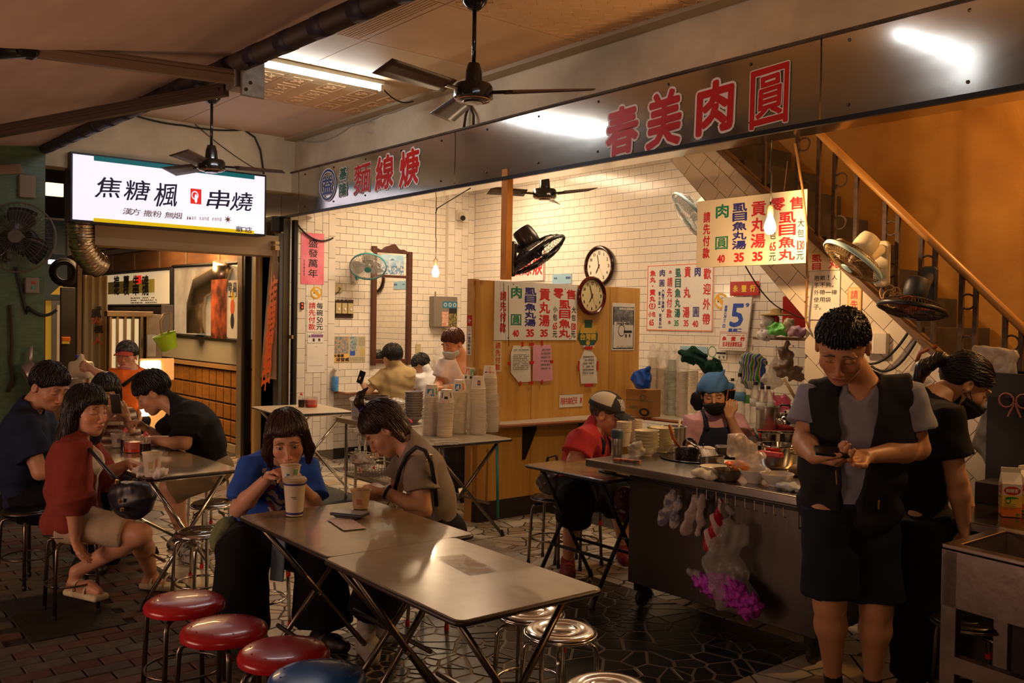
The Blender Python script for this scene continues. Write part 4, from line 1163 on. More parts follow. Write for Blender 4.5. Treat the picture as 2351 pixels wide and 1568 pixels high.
def woman_red():
 D=5.00
 J=joints(D,head=(200,944,.0),neck=(172,1012,0),mid=(168,1105,.0),pel=(165,1192,.0),shL=(168,1032,-.17),shR=(195,1030,.17),elL=(172,1150,-.22),elR=(235,1095,.20),wrL=(172,1235,-.20),wrR=(296,1064,.10),hipL=(175,1202,-.09),hipR=(182,1202,.09),knL=(322,1226,-.10),knR=(322,1232,.12),anL=(176,1312,-.02),anR=(348,1320,.42),toeL=(226,1360,-.10),toeR=(375,1345,.40))
 J['toeR'].z=.03;J['anR'].z=max(.08,J['anR'].z);J['toeL'].z=J['anL'].z-.085
 f=Figure('person','seated woman in rust-red cardigan and beige skirt with long black hair',J,(68,4),scale=1.12,build=1.08,skin=(.56,.29,.18),loc=tuple(PZ(165,1330,0)))
 f.hand(J['wrL'],PD(196,1290,D-.18)-J['wrL'],V(cam_dir(90)),curl=.2,side=1)
 f.hand(J['wrR'],PD(325,1068,D+.08)-J['wrR'],V((0,0,-1)),curl=.3,side=-1)
 f.skin_mesh('down',hh=.003)
 def lg(q):
  d=ell(q,(0,-.050,-.040),(.092,.070,.12))
  d=smin(d,ell(q,(0,-.085,-.20),(.115,.055,.14)),.06)
  d=smin(d,ell(q,(0,-.10,-.33),(.115,.05,.15)),.06)
  d=smin(d,ell(q,(0,-.105,-.50),(.10,.045,.17)),.06)
  for sx in(-1,1):d=smin(d,cap(q,(sx*.080,.0,.03),(sx*.090,-.03,-.15),.020,.030),.03)
  return d
 f.hair(BLACKHAIR,front=.062,temple=.040,ear=-.01,nape=-.12,thick=.006,extra=lg,amp=.002,strand=80,ll=.17,grav=2.2,locks=800,lr=.003,pts=((.14,0,-.68),(-.14,-.16,-.68)))
 f.shirt('blouse',cloth('cream_blouse','cfc8bf'),sleeve=.2,flare=.03,g=.014,hem=.08,wide=.015,seed=2,neck='scoop',bust=.006)
 f.shirt('cardigan',cloth('rust_knit','82382f',bump=.12,bscale=300),sleeve=1.35,flare=.045,g=.030,hem=.16,wide=.022,seed=8,amp=.008,open_front=.095,neck='crew')
 J2=f.J
 def sk(P):
  d=ell(P,J2['pel'],(.162,.122,.11),f.R2)
  for e in 'LR':d=smin(d,flatcap(P,J2['hip'+e],J2['hip'+e]*.22+J2['kn'+e]*.78,.100,.088,.05),.09)
  return d+wrinkle(P,.004)
 blob('skirt',sk,[J2['pel'],J2['knL'],J2['knR']],.16,.008,cloth('beige_skirt','b5a48c'),f.root)
 sm=mat('cream_sandal','c9c2a0',rough=.7)
 for e in 'LR':
  a,t=J2['an'+e],J2['toe'+e];dn=np.array((0,0,-1.0));dd=unit(t-a+np.array((0,0,.04)))
  dh=unit(np.array((t-a)[:2].tolist()+[0.0]));hl=np.array((a[0],a[1],t[2]-.028))-dh*.055;hl[2]=max(.02,hl[2]);tt=hl+dh*.26
  up=np.array((0,0,1.0));n=unit(np.cross(up,tt-hl))
  def so(P):
   m=(hl+tt)/2;d=unit(tt-hl);R=np.stack([d,n,np.cross(d,n)],1)
   b=rbox(P,m,(.135,.048,.018),R,.016)
   for k in(.08,.17):
    q=hl+d*k+up*.012;r=ell(P,q,(.022,.052,.062),R);r=np.maximum(r,-ell(P,q,(.05,.046,.055),R));b=smin(b,np.maximum(r,-(P[:,2]-hl[2])),.008)
   return b
  blob('sandal',so,[hl,tt],.09,.005,sm,f.root)
 st=mat('navy_leather',(.012,.012,.022),rough=.4)
 bag=thing('handbag','dark navy handbag hanging at the hip of the woman in red cardigan','bag',tuple(PD(305,1190,D-.25)))
 def bg(P):
  c=npv(PD(303,1140,D-.22));R=np.stack([unit(cam_dir(80)),unit(cam_dir(-10)),np.array((0,0,1.))],1)
  return smax(ell(P,c,(.13,.065,.125),R),(P[:,2]-c[2])-.075,.02)+wrinkle(P,.006,1.3)
 blob('bag_body',bg,[PD(303,1140,D-.22)],.18,.006,st,bag)
 MB().tube([PD(205,1030,D-.20),PD(232,1062,D-.22),PD(252,1085,D-.25),PD(275,1108,D-.25)],.010,6).build('strap',st,bag,smooth=True)
 for(x,y)in((268,1106),(276,1150),(280,1170)):
  MB().cbox(PD(x,y,D-.30),(.018,.018,.022)).build('buckle',mat('brass_metal',(.6,.42,.2),rough=.35,metal=1),bag,bevel=.004)
woman_red()
def man_navy():
 D=5.75
 J=joints(D,head=(112,888,.0),neck=(62,950,0),mid=(48,1050,.0),pel=(62,1150,.0),shL=(48,972,-.19),shR=(92,968,.19),elL=(92,1085,-.20),elR=(130,1060,.20),wrL=(165,1075,-.10),wrR=(185,1050,.10),hipL=(72,1160,-.10),hipR=(85,1160,.10),knL=(190,1180,-.05),knR=(200,1175,.2),anL=(190,1310,.0),anR=(215,1300,.2),toeL=(235,1325,-.05),toeR=(265,1305,.2))
 for e in 'LR':J['toe'+e].z=.03;J['an'+e].z=.09
 f=Figure('person','man in navy shirt seated at the far left with his side to the lens',J,(72,26),scale=1.17,build=1.2,fw=1.08,skin=(.50,.26,.16),loc=tuple(PZ(62,1300,0)))
 f.hand(J['wrL'],V(cam_dir(80)),V((0,0,-1)),curl=.3,side=1);f.hand(J['wrR'],V(cam_dir(80)),V((0,0,-1)),curl=.3,side=-1)
 f.skin_mesh('down',hh=.004)
 f.hair(BLACKHAIR,front=.062,temple=.035,ear=.010,nape=-.060,thick=.007,lump=.002)
 f.shirt('shirt',cloth('navy_cotton',(.014,.022,.055)),sleeve=.7,flare=.05,g=.026,hem=.09,wide=.03,seed=12,amp=.008)
 f.trousers('trousers',cloth('black_trousers',(.006,.006,.008)),length=1.85,g=.022)
 for e in 'LR':f.shoe(e,mat('black_shoe',(.008,.008,.008),rough=.5))
man_navy()
def girl_stripes():
 D=6.75
 J=joints(D,head=(243,902,-.05),neck=(252,944,.0),mid=(256,1000,.02),pel=(258,1075,.05),shL=(218,960,.0),shR=(288,955,.03),elL=(218,1010,-.05),elR=(300,1000,-.05),wrL=(244,962,-.20),wrR=(290,955,-.22),hipL=(240,1085,.0),hipR=(275,1085,.05),knL=(235,1120,-.35),knR=(290,1120,-.35),anL=(235,1225,-.3),anR=(290,1225,-.3),toeL=(235,1245,-.45),toeR=(290,1245,-.45))
 for e in 'LR':J['toe'+e].z=.03;J['an'+e].z=.09
 f=Figure('person','young woman in striped knit top looking at her phone behind the left table',J,(16,18),scale=1.12,build=.95,skin=(.62,.37,.24),loc=tuple(PZ(258,1190,0)))
 f.hand(J['wrL'],PD(262,930,D-.26)-J['wrL'],V(cam_dir(150)),curl=.6,side=-1);f.hand(J['wrR'],PD(276,930,D-.26)-J['wrR'],V(cam_dir(-150)),curl=.6,side=1)
 f.skin_mesh('down',hh=.0038)
 def bob(q):
  d=ell(q,(0,-.045,-.030),(.082,.060,.10))
  for sx in(-1,1):d=smin(d,cap(q,(sx*.078,.015,.03),(sx*.080,.0,-.10),.018,.02),.02)
  return d
 f.hair(BLACKHAIR,front=.055,temple=.040,ear=-.02,nape=-.10,thick=.006,extra=bob,amp=.0015,pts=((.1,0,-.14),(-.1,0,-.14)))
 def stripe(v):
  C=np.tile(np.array((.20,.10,.06)),(len(v),1));k=(v[:,2]*1.0/.055)%1.0
  C[k<.38]=(.62,.55,.45);C[(k>.6)&(k<.72)]=(.02,.02,.02);return C
 f.shirt('knit_top',vcol_mat('striped_knit',rough=.95,bump=.3),sleeve=1.3,flare=.03,g=.02,hem=.05,seed=6,cols=stripe,amp=.004)
 f.trousers('trousers',cloth('black_trousers',(.006,.006,.008)),length=1.85,g=.02)
 for e in 'LR':f.shoe(e,mat('black_shoe',(.008,.008,.008),rough=.5))
 phone('dark phone held up by the woman in striped top',PD(266,927,D-.30),-V(cam_dir(90)),V(cam_dir(0,-72)),SCREEN_OFF,m_body=mat('grey_case',(.10,.09,.09),rough=.4))
girl_stripes()
def man_black():
 D=6.15
 J=joints(D,head=(352,902,.0),neck=(412,942,.0),mid=(468,990,.0),pel=(480,1075,.02),shL=(432,966,-.19),shR=(412,960,.19),elL=(424,1018,-.24),elR=(370,1010,.18),wrL=(352,1010,-.20),wrR=(332,982,.05),hipL=(472,1085,-.09),hipR=(470,1085,.09),knL=(388,1118,-.12),knR=(400,1115,.16),anL=(428,1205,-.05),anR=(420,1195,.28),toeL=(440,1250,-.18),toeR=(395,1220,.2))
 for e in 'LR':J['toe'+e].z=.03;J['an'+e].z=.10
 f=Figure('person','man in black t-shirt leaning forward over the left table to eat',J,(-78,34),scale=1.14,build=1.12,skin=(.54,.30,.18),loc=tuple(PZ(480,1230,0)))
 f.hand(J['wrL'],PD(330,1003,D-.18)-J['wrL'],V((0,0,-1)),curl=.4,side=1);f.hand(J['wrR'],PD(318,970,D)-J['wrR'],V((0,0,-1)),curl=.6,side=-1)
 f.skin_mesh('down',hh=.0035)
 f.hair(BLACKHAIR,front=.048,temple=.034,ear=.010,nape=-.045,thick=.008,lump=.002)
 f.shirt('t_shirt',cloth('black_cotton',(.010,.010,.012)),sleeve=.74,flare=.05,g=.024,hem=.08,wide=.025,seed=15,amp=.008)
 f.trousers('shorts',cloth('khaki_shorts','857458'),length=.92,flare=.04,g=.02)
 for e in 'LR':f.shoe(e,mat('canvas_sneaker',(.03,.03,.035),rough=.8,col2=(.4,.38,.34),vscale=20,contrast=.12),g=.012,name='sneaker')
man_black()
def man_orange():
 D=8.3
 J=joints(D,head=(291,817,-.03),neck=(300,850,.0),mid=(306,905,.0),pel=(308,965,.0),shL=(275,866,-.08),shR=(330,866,.08),elL=(242,868,-.12),elR=(335,915,.05),wrL=(208,846,-.14),wrR=(322,948,-.12),hipL=(298,975,.0),hipR=(318,975,.0),knL=(298,1065,.0),knR=(318,1065,.0),anL=(300,1130,.0),anR=(318,1130,.0),toeL=(295,1150,-.15),toeR=(315,1150,-.15))
 for e in 'LR':J['toe'+e].z=.03;J['an'+e].z=.10
 f=Figure('person','man in orange t-shirt and patterned cap reaching for a white jug',J,(6,2),scale=1.05,build=1.05,skin=(.56,.29,.17),loc=tuple(PZ(308,1140,0)))
 f.hand(J['wrL'],PD(196,840,D-.14)-J['wrL'],V(cam_dir(180)),curl=.6,side=1);f.hand(J['wrR'],V((0,0,-1)),V(cam_dir(-90)),curl=.4,side=1)
 f.skin_mesh('open',hh=.0042)
 f.hair(BLACKHAIR,front=.07,temple=.03,ear=.0,nape=-.06,thick=.002)
 capman(f,mat('patterned_cap',(.12,.10,.10),rough=.9,col2=(.02,.02,.02),vscale=60,contrast=.1),mat('red_brim',(.5,.06,.03),rough=.8))
 f.mask(mat('pink_mask',(.62,.30,.33),rough=.9),'pink mask pulled under the chin',low=-.125,top=-.075)
 f.shirt('t_shirt',cloth('orange_cotton',(.80,.16,.02)),sleeve=.72,flare=.045,g=.02,hem=.12,wide=.02,seed=18)
 f.trousers('trousers',cloth('black_trousers',(.006,.006,.008)),length=1.95,g=.02)
 bagstrap(f,'bag_strap',[PD(322,856,D-.16),PD(300,872,D-.17),PD(282,885,D-.16)],mat('black_webbing',(.01,.01,.012),rough=.6),.018)
 for e in 'LR':f.shoe(e,mat('black_shoe',(.008,.008,.008),rough=.5))
def capman(f,mc,mbrim,brim=.085,tilt=-.1,white=None):
 def cr(q):
  d=ell(q,(0,-.012,.045),(.092,.110,.095));return np.maximum(d,.036+.0*q[:,1]-q[:,2])
 if white:
  def cols(q):
   C=np.tile(np.array(mc),(len(q),1));C[np.abs(q[:,0])<.05]=(.02,.02,.025);w=(np.arctan2(q[:,1],q[:,0])%.8<.35)&(q[:,2]>.06)
   C[(q[:,1]<.03)&(np.abs(q[:,0])>.028)&(q[:,2]>.065)]=white
   p=(np.abs(q[:,0])<.045)&(q[:,1]>.04)&(q[:,2]>.055)&(q[:,2]<.115);n=np.sin(q[:,0]*520)*np.sin(q[:,2]*430)>-.1
   C[p&n]=(.65,.62,.55);return C
  c=f.head_piece('cap',cr,(-.1,-.13,.03),(.1,.11,.15),vcol_mat('mesh_cap',rough=.9),.004,cols=cols)
 else:c=f.head_piece('cap',cr,(-.1,-.13,.03),(.1,.11,.15),mc,.004)
 def br(q):
  z=.046-(q[:,1]-.08)*.22-np.abs(q[:,0])**2*5
  d=np.sqrt((q[:,0]/.078)**2+((q[:,1]-.075)/(.03+brim))**2)-1
  return np.maximum(np.abs(q[:,2]-z)-.0045,d*.07)
 o=f.head_piece('brim',br,(-.085,.06,-.02),(.085,.20,.08),mbrim,.004);o.parent=c
man_orange()
def man_beige():
 D=10.3
 J=joints(D,head=(900,820,-.0),neck=(915,846,.0),mid=(908,890,.0),pel=(905,950,.0),shL=(882,862,.0),shR=(938,858,-.02),elL=(846,897,-.05),elR=(928,915,.25),wrL=(831,880,.05),wrR=(890,912,.35),hipL=(895,955,.0),hipR=(920,955,.0),knL=(860,970,.25),knR=(880,975,.35),anL=(860,1050,.25),anR=(880,1050,.35),toeL=(845,1055,.3),toeR=(870,1055,.4))
 for e in 'LR':J['toe'+e].z=.03;J['an'+e].z=.09
 f=Figure('person','man in khaki t-shirt with his back turned holding a phone at the wall ledge',J,(-132,8),scale=1.12,build=1.12,skin=(.58,.33,.20),loc=tuple(PZ(905,1040,0)))
 f.hand(J['wrL'],PD(828,862,D+.02)-J['wrL'],V(cam_dir(60)),curl=.5,side=-1);f.hand(J['wrR'],V(cam_dir(-120)),V((0,0,-1)),curl=.3,side=1)
 f.skin_mesh('down',hh=.005)
 f.hair(BLACKHAIR,front=.06,temple=.03,ear=.005,nape=-.07,thick=.012,lump=.003,h=.006)
 f.shirt('t_shirt',cloth('khaki_cotton','ab9468'),sleeve=.68,flare=.04,g=.018,hem=.10,wide=.02,seed=22,amp=.006)
 f.trousers('trousers',cloth('dark_trousers',(.03,.03,.035)),length=1.85,g=.02)
 phone('black phone held up by the man in khaki t-shirt',PD(829,866,D-.04),V(cam_dir(80,20)),V((0,0,1))-V(cam_dir(90))*.45,SCREEN_OFF)
man_beige()
def boy_white():
 D=10.7
 J=joints(D,head=(968,838,.0),neck=(985,858,.0),mid=(985,895,.0),pel=(985,950,.0),shL=(962,866,-.03),shR=(1006,866,.02),elL=(952,895,.05),elR=(1005,900,.15),wrL=(938,893,.2),wrR=(970,900,.3),hipL=(977,955,0),hipR=(992,955,0),knL=(945,960,.2),knR=(965,962,.3),anL=(945,1035,.2),anR=(965,1035,.3),toeL=(935,1042,.25),toeR=(955,1042,.35))
 for e in 'LR':J['toe'+e].z=.03;J['an'+e].z=.09
 f=Figure('person','boy in white t-shirt bowing his head beside the man in khaki',J,(-115,42),scale=.98,build=.85,skin=(.60,.34,.22),loc=tuple(PZ(985,1020,0)))
 f.hand(J['wrL'],V(cam_dir(-120)),V((0,0,-1)),curl=.4,side=-1,size=.85);f.hand(J['wrR'],V(cam_dir(-120)),V((0,0,-1)),curl=.4,side=1,size=.85)
 f.skin_mesh('down',hh=.005)
 f.hair(BLACKHAIR,front=.06,temple=.03,ear=.005,nape=-.06,thick=.016,lump=.004,h=.006)
 f.shirt('t_shirt',cloth('white_cotton','dcdcdf'),sleeve=.7,flare=.035,g=.016,hem=.10,wide=.01,seed=25)
 f.trousers('trousers',cloth('dark_trousers',(.03,.03,.035)),length=1.8,g=.02)
boy_white()
def man_white():
 D=8.3
 J=joints(D,head=(1040,789,-.06),neck=(1062,824,.0),mid=(1058,885,.0),pel=(1056,955,.0),shL=(1022,836,-.06),shR=(1097,838,.06),elL=(1006,884,-.10),elR=(1100,888,-.02),wrL=(1003,892,-.28),wrR=(1022,890,-.32),hipL=(1042,960,.0),hipR=(1072,960,.0),knL=(1042,1060,.0),knR=(1072,1060,.0),anL=(1042,1130,.0),anR=(1072,1130,.0),toeL=(1035,1150,-.15),toeR=(1062,1150,-.15))
 for e in 'LR':J['toe'+e].z=.03;J['an'+e].z=.10
 f=Figure('person','older man in white scoop-neck t-shirt and white face mask working behind the cups',J,(-42,24),roll=4,scale=1.08,build=1.08,skin=(.66,.33,.19),loc=tuple(PZ(1056,1140,0)))
 f.hand(J['wrL'],PD(985,893,D-.38)-J['wrL'],V((0,0,-1)),curl=.4,side=1);f.hand(J['wrR'],PD(992,892,D-.40)-J['wrR'],V((0,0,-1)),curl=.5,side=-1)
 f.skin_mesh('down',hh=.004)
 f.hair(mat('reddish_brown_hair',(.10,.030,.012),rough=.5,bump=.3,bscale=90),front=.066,temple=.040,ear=.020,nape=-.030,thick=.004,lump=.002)
 f.shirt('undershirt',cloth('warm_white_cotton','e6d8cf'),sleeve=.66,flare=.035,g=.016,hem=.12,wide=.015,seed=30,neck='scoop',amp=.005)
 f.trousers('trousers',cloth('dark_trousers',(.03,.03,.035)),length=1.95,g=.02)
 f.mask(mat('pale_blue_mask','b9c4c6',rough=.9),None)
 o=MB().tube(arc(J['wrR']*.9+J['elR']*.1,*basis(J['elR']-J['wrR'])[:2],.028,0,2*PI,14)[:-1],.007,6,closed=True).build('watch_strap',mat('pale_strap',(.5,.42,.34),rough=.5),f.root,smooth=True)
 MB().tube([PD(1021,888,D-.36),PD(1021,888,D-.345)],.020,14).build('watch_face',mat('watch_steel',(.6,.55,.45),rough=.3,metal=1),o)
 for e in 'LR':f.shoe(e,mat('black_shoe',(.008,.008,.008),rough=.5))
man_white()
def man_red():
 D=6.0
 J=joints(D,head=(1392,952,-.02),neck=(1362,992,.0),mid=(1338,1052,.0),pel=(1330,1118,.0),shL=(1340,1006,-.19),shR=(1380,1002,.18),elL=(1318,1058,-.24),elR=(1385,1058,.16),wrL=(1362,1074,-.24),wrR=(1388,1052,-.02),hipL=(1330,1128,-.10),hipR=(1340,1128,.10),knL=(1322,1150,-.30),knR=(1420,1142,.20),anL=(1304,1268,-.12),anR=(1432,1232,.26),toeL=(1304,1302,-.30),toeR=(1440,1250,.1))
 for e in 'LR':J['toe'+e].z=.03;J['an'+e].z=.09
 f=Figure('person','seated man in red t-shirt, navy apron and black-and-white cap beside the steel cart',J,(72,16),scale=1.12,build=1.22,skin=(.58,.29,.18),loc=tuple(PZ(1330,1280,0)))
 f.hand(J['wrL'],PD(1384,1078,D-.22)-J['wrL'],V((0,0,-1)),curl=.35,side=1);f.hand(J['wrR'],PD(1365,1050,D-.05)-J['wrR'],V((0,0,-1)),curl=.35,side=-1)
 f.skin_mesh('down',hh=.0036)
 f.hair(mat('grey_stubble',(.10,.07,.06),rough=.7),front=.06,temple=.03,ear=.01,nape=-.05,thick=-.005,amp=.0005)
 capman(f,(.03,.028,.03),mat('navy_brim',(.015,.015,.022),rough=.8),white=(.55,.50,.40))
 f.shirt('t_shirt',cloth('red_cotton','b83a3e'),sleeve=.70,flare=.045,g=.020,hem=.12,wide=.022,seed=33,amp=.007)
 J2=f.J
 nv=cloth('navy_apron',(.018,.022,.045))
 def ap(P):
  d=f.torso(P,.034,.03);d=np.maximum(d,-(((P-J2['pel'])@f.front)+.0));h=(P-J2['neck'])@f.R1[:,2]
  w=np.abs((P-J2['mid'])@f.ac)-.13;return smax(np.maximum(d,h+.13),w,.02)+wrinkle(P,.003)
 blob('apron',ap,[J2['pel'],J2['mid'],J2['neck']],.2,.008,nv,f.root)
 for sx in(-1,1):
  a=J2['neck']+f.ac*sx*.075
  bagstrap(f,'apron_strap',[J2['neck']*.5+J2['mid']*.5+f.ac*sx*.09+f.front*.135,a+f.front*.115-f.R1[:,2]*.03,a+f.R1[:,2]*.032+f.front*.01,a-f.R1[:,2]*.08-f.front*.105,J2['mid']-f.front*.125+f.ac*sx*.05],nv,.014)
 f.trousers('trousers',cloth('black_trousers',(.006,.006,.008)),length=1.32,flare=.035,g=.03)
 for e in 'LR':f.shoe(e,mat('red_slipper',(.20,.02,.02),rough=.7),g=.012,name='slipper')
man_red()
def woman_kerchief():
 D=6.6
 J=joints(D,head=(1640,905,-.08),neck=(1640,952,.0),mid=(1640,1020,.0),pel=(1640,1095,.0),shL=(1593,970,.0),shR=(1688,970,.0),elL=(1572,1035,.02),elR=(1700,1018,-.12),wrL=(1590,1085,-.15),wrR=(1676,958,-.17),hipL=(1625,1105,.0),hipR=(1655,1105,.0),knL=(1625,1190,.0),knR=(1655,1190,.0),anL=(1625,1240,.0),anR=(1655,1240,.0),toeL=(1625,1250,-.15),toeR=(1655,1250,-.15))
 for e in 'LR':J['toe'+e].z=.03;J['an'+e].z=.10
 f=Figure('person','woman in pink t-shirt, navy apron and blue kerchief talking on a phone',J,(-14,14),roll=-5,scale=1.12,build=1.05,skin=(.62,.34,.20),loc=tuple(PZ(1640,1250,0)))
 f.hand(J['wrL'],V((.1,0,-1)),V(cam_dir(90)),curl=.4,side=1);f.hand(J['wrR'],PD(1668,915,D-.16)-J['wrR'],V(cam_dir(150,-10)),curl=.45,side=-1,thumb=.2)
 f.skin_mesh('down',hh=.0036)
 def hb(q):return ell(q,(0,-.075,-.06),(.07,.06,.06))
 f.hair(BLACKHAIR,front=.06,temple=.03,ear=-.01,nape=-.08,thick=.0,extra=hb)
 mk=cloth('blue_kerchief_cloth','4a78b4')
 def ke(q):
  d=ell(q,(0,-.014,.046),(.098,.112,.094));d=np.maximum(d,.030-q[:,2]*1.0+q[:,1]*.12)
  d=smin(d,ell(q,(-.098,-.015,.040),(.030,.022,.030)),.02)
  d=smin(d,cap(q,(-.055,-.02,.115),(-.075,-.03,.150),.016,.006),.02)
  d=smin(d,cap(q,(.085,-.02,.05),(.110,-.03,.005),.020,.008),.02)
  return d+.0025*np.sin(q[:,0]*90+q[:,2]*60)
 f.head_piece('kerchief',ke,(-.14,-.14,-.02),(.14,.12,.16),mk,.004)
 f.mask(mat('black_mask',(.012,.012,.014),rough=.85),None)
 f.shirt('t_shirt',cloth('pink_cotton','c99aa4'),sleeve=.60,flare=.045,g=.020,hem=.12,wide=.018,seed=36,amp=.006)
 J2=f.J;nv=cloth('navy_apron',(.018,.022,.045))
 def ap(P):
  d=f.torso(P,.034,.03);d=np.maximum(d,-(((P-J2['pel'])@f.front)+.0));h=(P-J2['neck'])@f.R1[:,2]
  w=np.abs((P-J2['mid'])@f.ac)-np.interp(-h,[.1,.3],[.105,.16]);return smax(np.maximum(d,h+.08),w,.02)+wrinkle(P,.003)
 blob('apron',ap,[J2['pel'],J2['mid'],J2['neck']],.2,.007,nv,f.root)
 for sx in(-1,1):
  a=J2['neck']+f.ac*sx*.085
  bagstrap(f,'apron_strap',[J2['neck']*.55+J2['mid']*.45+f.ac*sx*.08+f.front*.135,a+f.front*.12-f.R1[:,2]*.05,a+f.R1[:,2]*.030+f.front*.01,a-f.R1[:,2]*.08-f.front*.105],nv,.017)
 f.trousers('trousers',cloth('dark_trousers',(.03,.03,.035)),length=1.95,g=.02)
 for e in 'LR':f.shoe(e,mat('black_shoe',(.008,.008,.008),rough=.5))
 phone('phone in orange case held to the ear of the woman in blue kerchief',PD(1676,918,D-.13),V(cam_dir(120)),V((0,0,1))*.9+V(cam_dir(90))*.35,SCREEN_OFF,m_body=mat('orange_case',(.55,.16,.03),rough=.4))
woman_kerchief()
# furniture
def prof(r,h):return[(0,h)]
CHR=CHROME;DKCH=mat('dull_steel_tube',(.20,.17,.14),rough=.32,metal=1)
def stool_proto(label,seatm,legm,style,tips=None,h=.46):
 t=thing('stool',label,'stool')
 r=.162 if style=='dome' else .138
 if style=='dome':
  MB().lathe([(0,h),(.05,h-.001),(.10,h-.004),(.140,h-.010),(.156,h-.020),(r,h-.034),(r-.002,h-.048),(r-.010,h-.052),(r-.014,h-.040),(0,h-.036)],n=40).build('seat',seatm,t,smooth='auto')
  mb=MB()
  for a in range(10):mb.lathe([(0,.004),(.0035,.002),(.004,0)],(.118*math.cos(a*PI/5),.118*math.sin(a*PI/5),h-.0075),6)
  mb.build('studs',seatm,t)
 else:
  MB().lathe([(0,h-.006),(.05,h-.006),(.056,h-.003),(.062,h-.006),(.085,h-.006),(.092,h-.002),(.120,h-.004),(.132,h-.008),(r,h-.016),(r,h-.026),(r-.012,h-.030),(0,h-.022)],n=36).build('seat',seatm,t,smooth='auto')
  MB().tube(arc((0,0,h-.022),(1,0,0),(0,1,0),r,0,2*PI,32)[:-1],.006,6,closed=True).build('rim',legm,t,smooth=True)
 rr=r-.010;rb=r+.018
 for k in range(4):
  a=PI/4+k*PI/2;u=V((math.cos(a),math.sin(a),0))
  p=[u*(rr-.06)+V((0,0,h-.060)),u*(rr-.02)+V((0,0,h-.062)),u*(rr+.002)+V((0,0,h-.072)),u*(rr+.010)+V((0,0,h-.095)),u*rb+V((0,0,.012))]
  lg=MB().tube(p,.0105,8).build('leg',legm,t,smooth=True)
  MB().lathe([(.0125,0),(.0135,.018),(.012,.028)],rb*u,8).build('foot_cap',tips or BLACKP,lg)
 MB().tube(arc((0,0,.17),(1,0,0),(0,1,0),rr+.004,0,2*PI,28)[:-1],.006,6,closed=True).build('ring_brace',legm,t,smooth=True)
 if style!='dome':
  a=PI/4;u=V((math.cos(a),math.sin(a),0))
  MB().tube([u*(rr+.0155)+V((0,0,.30)),u*(rr+.0165)+V((0,0,.27))],.0125,8).build('tape_band',mat('red_tape',(.5,.02,.02),rough=.5),t)
 return t
REDS=mat('glossy_red_enamel',(.50,.012,.022),rough=.28,coat=.3,var=.25,vscale=6);BLUES=mat('glossy_blue_enamel',(.02,.13,.48),rough=.28,coat=.3,var=.2,vscale=6)
SILV=mat('pressed_steel_seat',(.66,.62,.58),rough=.17,metal=1,bump=.015,bscale=12);BLKS=mat('black_vinyl_seat',(.012,.012,.012),rough=.25)
s0=stool_proto('red enamel stool nearest the drain cover, farthest left of the row of red stools',REDS,DKCH,'dome');s0.location=PZ(424,1370,.46)*1;s0.location.z=0
def put(p,px,py,rz=0,z=.46,label=None,group=None,dz=0):
 q=PZ(px,py,z);return dup(p,(q.x,q.y,dz),rz,label,group)
s0['group']='enamel stools in the street'
put(s0,515,1430,.5,label='middle one of the three red enamel stools',group='enamel stools in the street')
put(s0,652,1482,.9,label='red enamel stool next to the blue one',group='enamel stools in the street')
sb=stool_proto('blue enamel stool in the street at the bottom edge',BLUES,DKCH,'dome');q=PZ(728,1540,.46);sb.location=(q.x,q.y,0);sb['group']='enamel stools in the street'
sv=stool_proto('silver steel stool beside the right end of the front table',SILV,CHR,'flat',mat('red_rubber',(.5,.02,.02),rough=.6));q=PZ(1287,1440,.46);sv.location=(q.x,q.y,0);sv['group']='silver steel stools'
G='silver steel stools'
for px,py,rz,lab in((1218,1398,.4,'silver steel stool tucked half under the front table corner'),(1395,1572,1.0,'silver steel stool cut by the bottom edge of the picture'),(462,1215,.2,'silver steel stool under the near corner of the left table'),(492,1150,.9,'silver steel stool behind the left table by the black t-shirt man'),(480,1076,.3,'silver steel stool under the man in black t-shirt'),(598,1245,0.5,'steel stool under the woman in blue t-shirt'),(1000,1232,.6,'steel stool under the woman in grey t-shirt'),(585,1050,.3,'steel stool behind the head of the woman in blue'),(826,980,.3,'steel stool under the noodle shop ledge, left one'),(862,990,1.1,'steel stool under the noodle shop ledge, nearer to the bag rack'),(258,1088,.3,'stool under the young woman in striped top'),(905,962,.2,'stool under the man in khaki t-shirt'),(985,962,.2,'stool under the boy in white')):
 put(sv,px,py,rz,label=lab,group=G)
q=PZ(570,1003,.46);
sk=stool_proto('black-topped steel stool under the woman in rust-red cardigan',BLKS,DKCH,'flat');q=PZ(165,1212,.46);sk.location=(q.x,q.y,0);sk['group']='black-topped stools'
put(sk,62,1165,.5,label='black-topped stool under the man in navy shirt',group='black-topped stools')
put(sk,1266,1136,.4,label='black-topped stool carrying the brown handbag',group='black-topped stools')
put(sk,1330,1140,.1,label='black-topped stool under the man in red t-shirt',group='black-topped stools')
put(sk,2222,1418,.6,label='black-topped chrome stool behind the steel trolley post',group='black-topped stools')
TOPM=mat('worn_olive_laminate',(.30,.225,.115),rough=.24,col2=(.20,.15,.075),vscale=3.0,vdetail=7,bump=.015,bscale=10,coat=.25)
EDGE=mat('dark_table_edge',(.03,.02,.015),rough=.4)
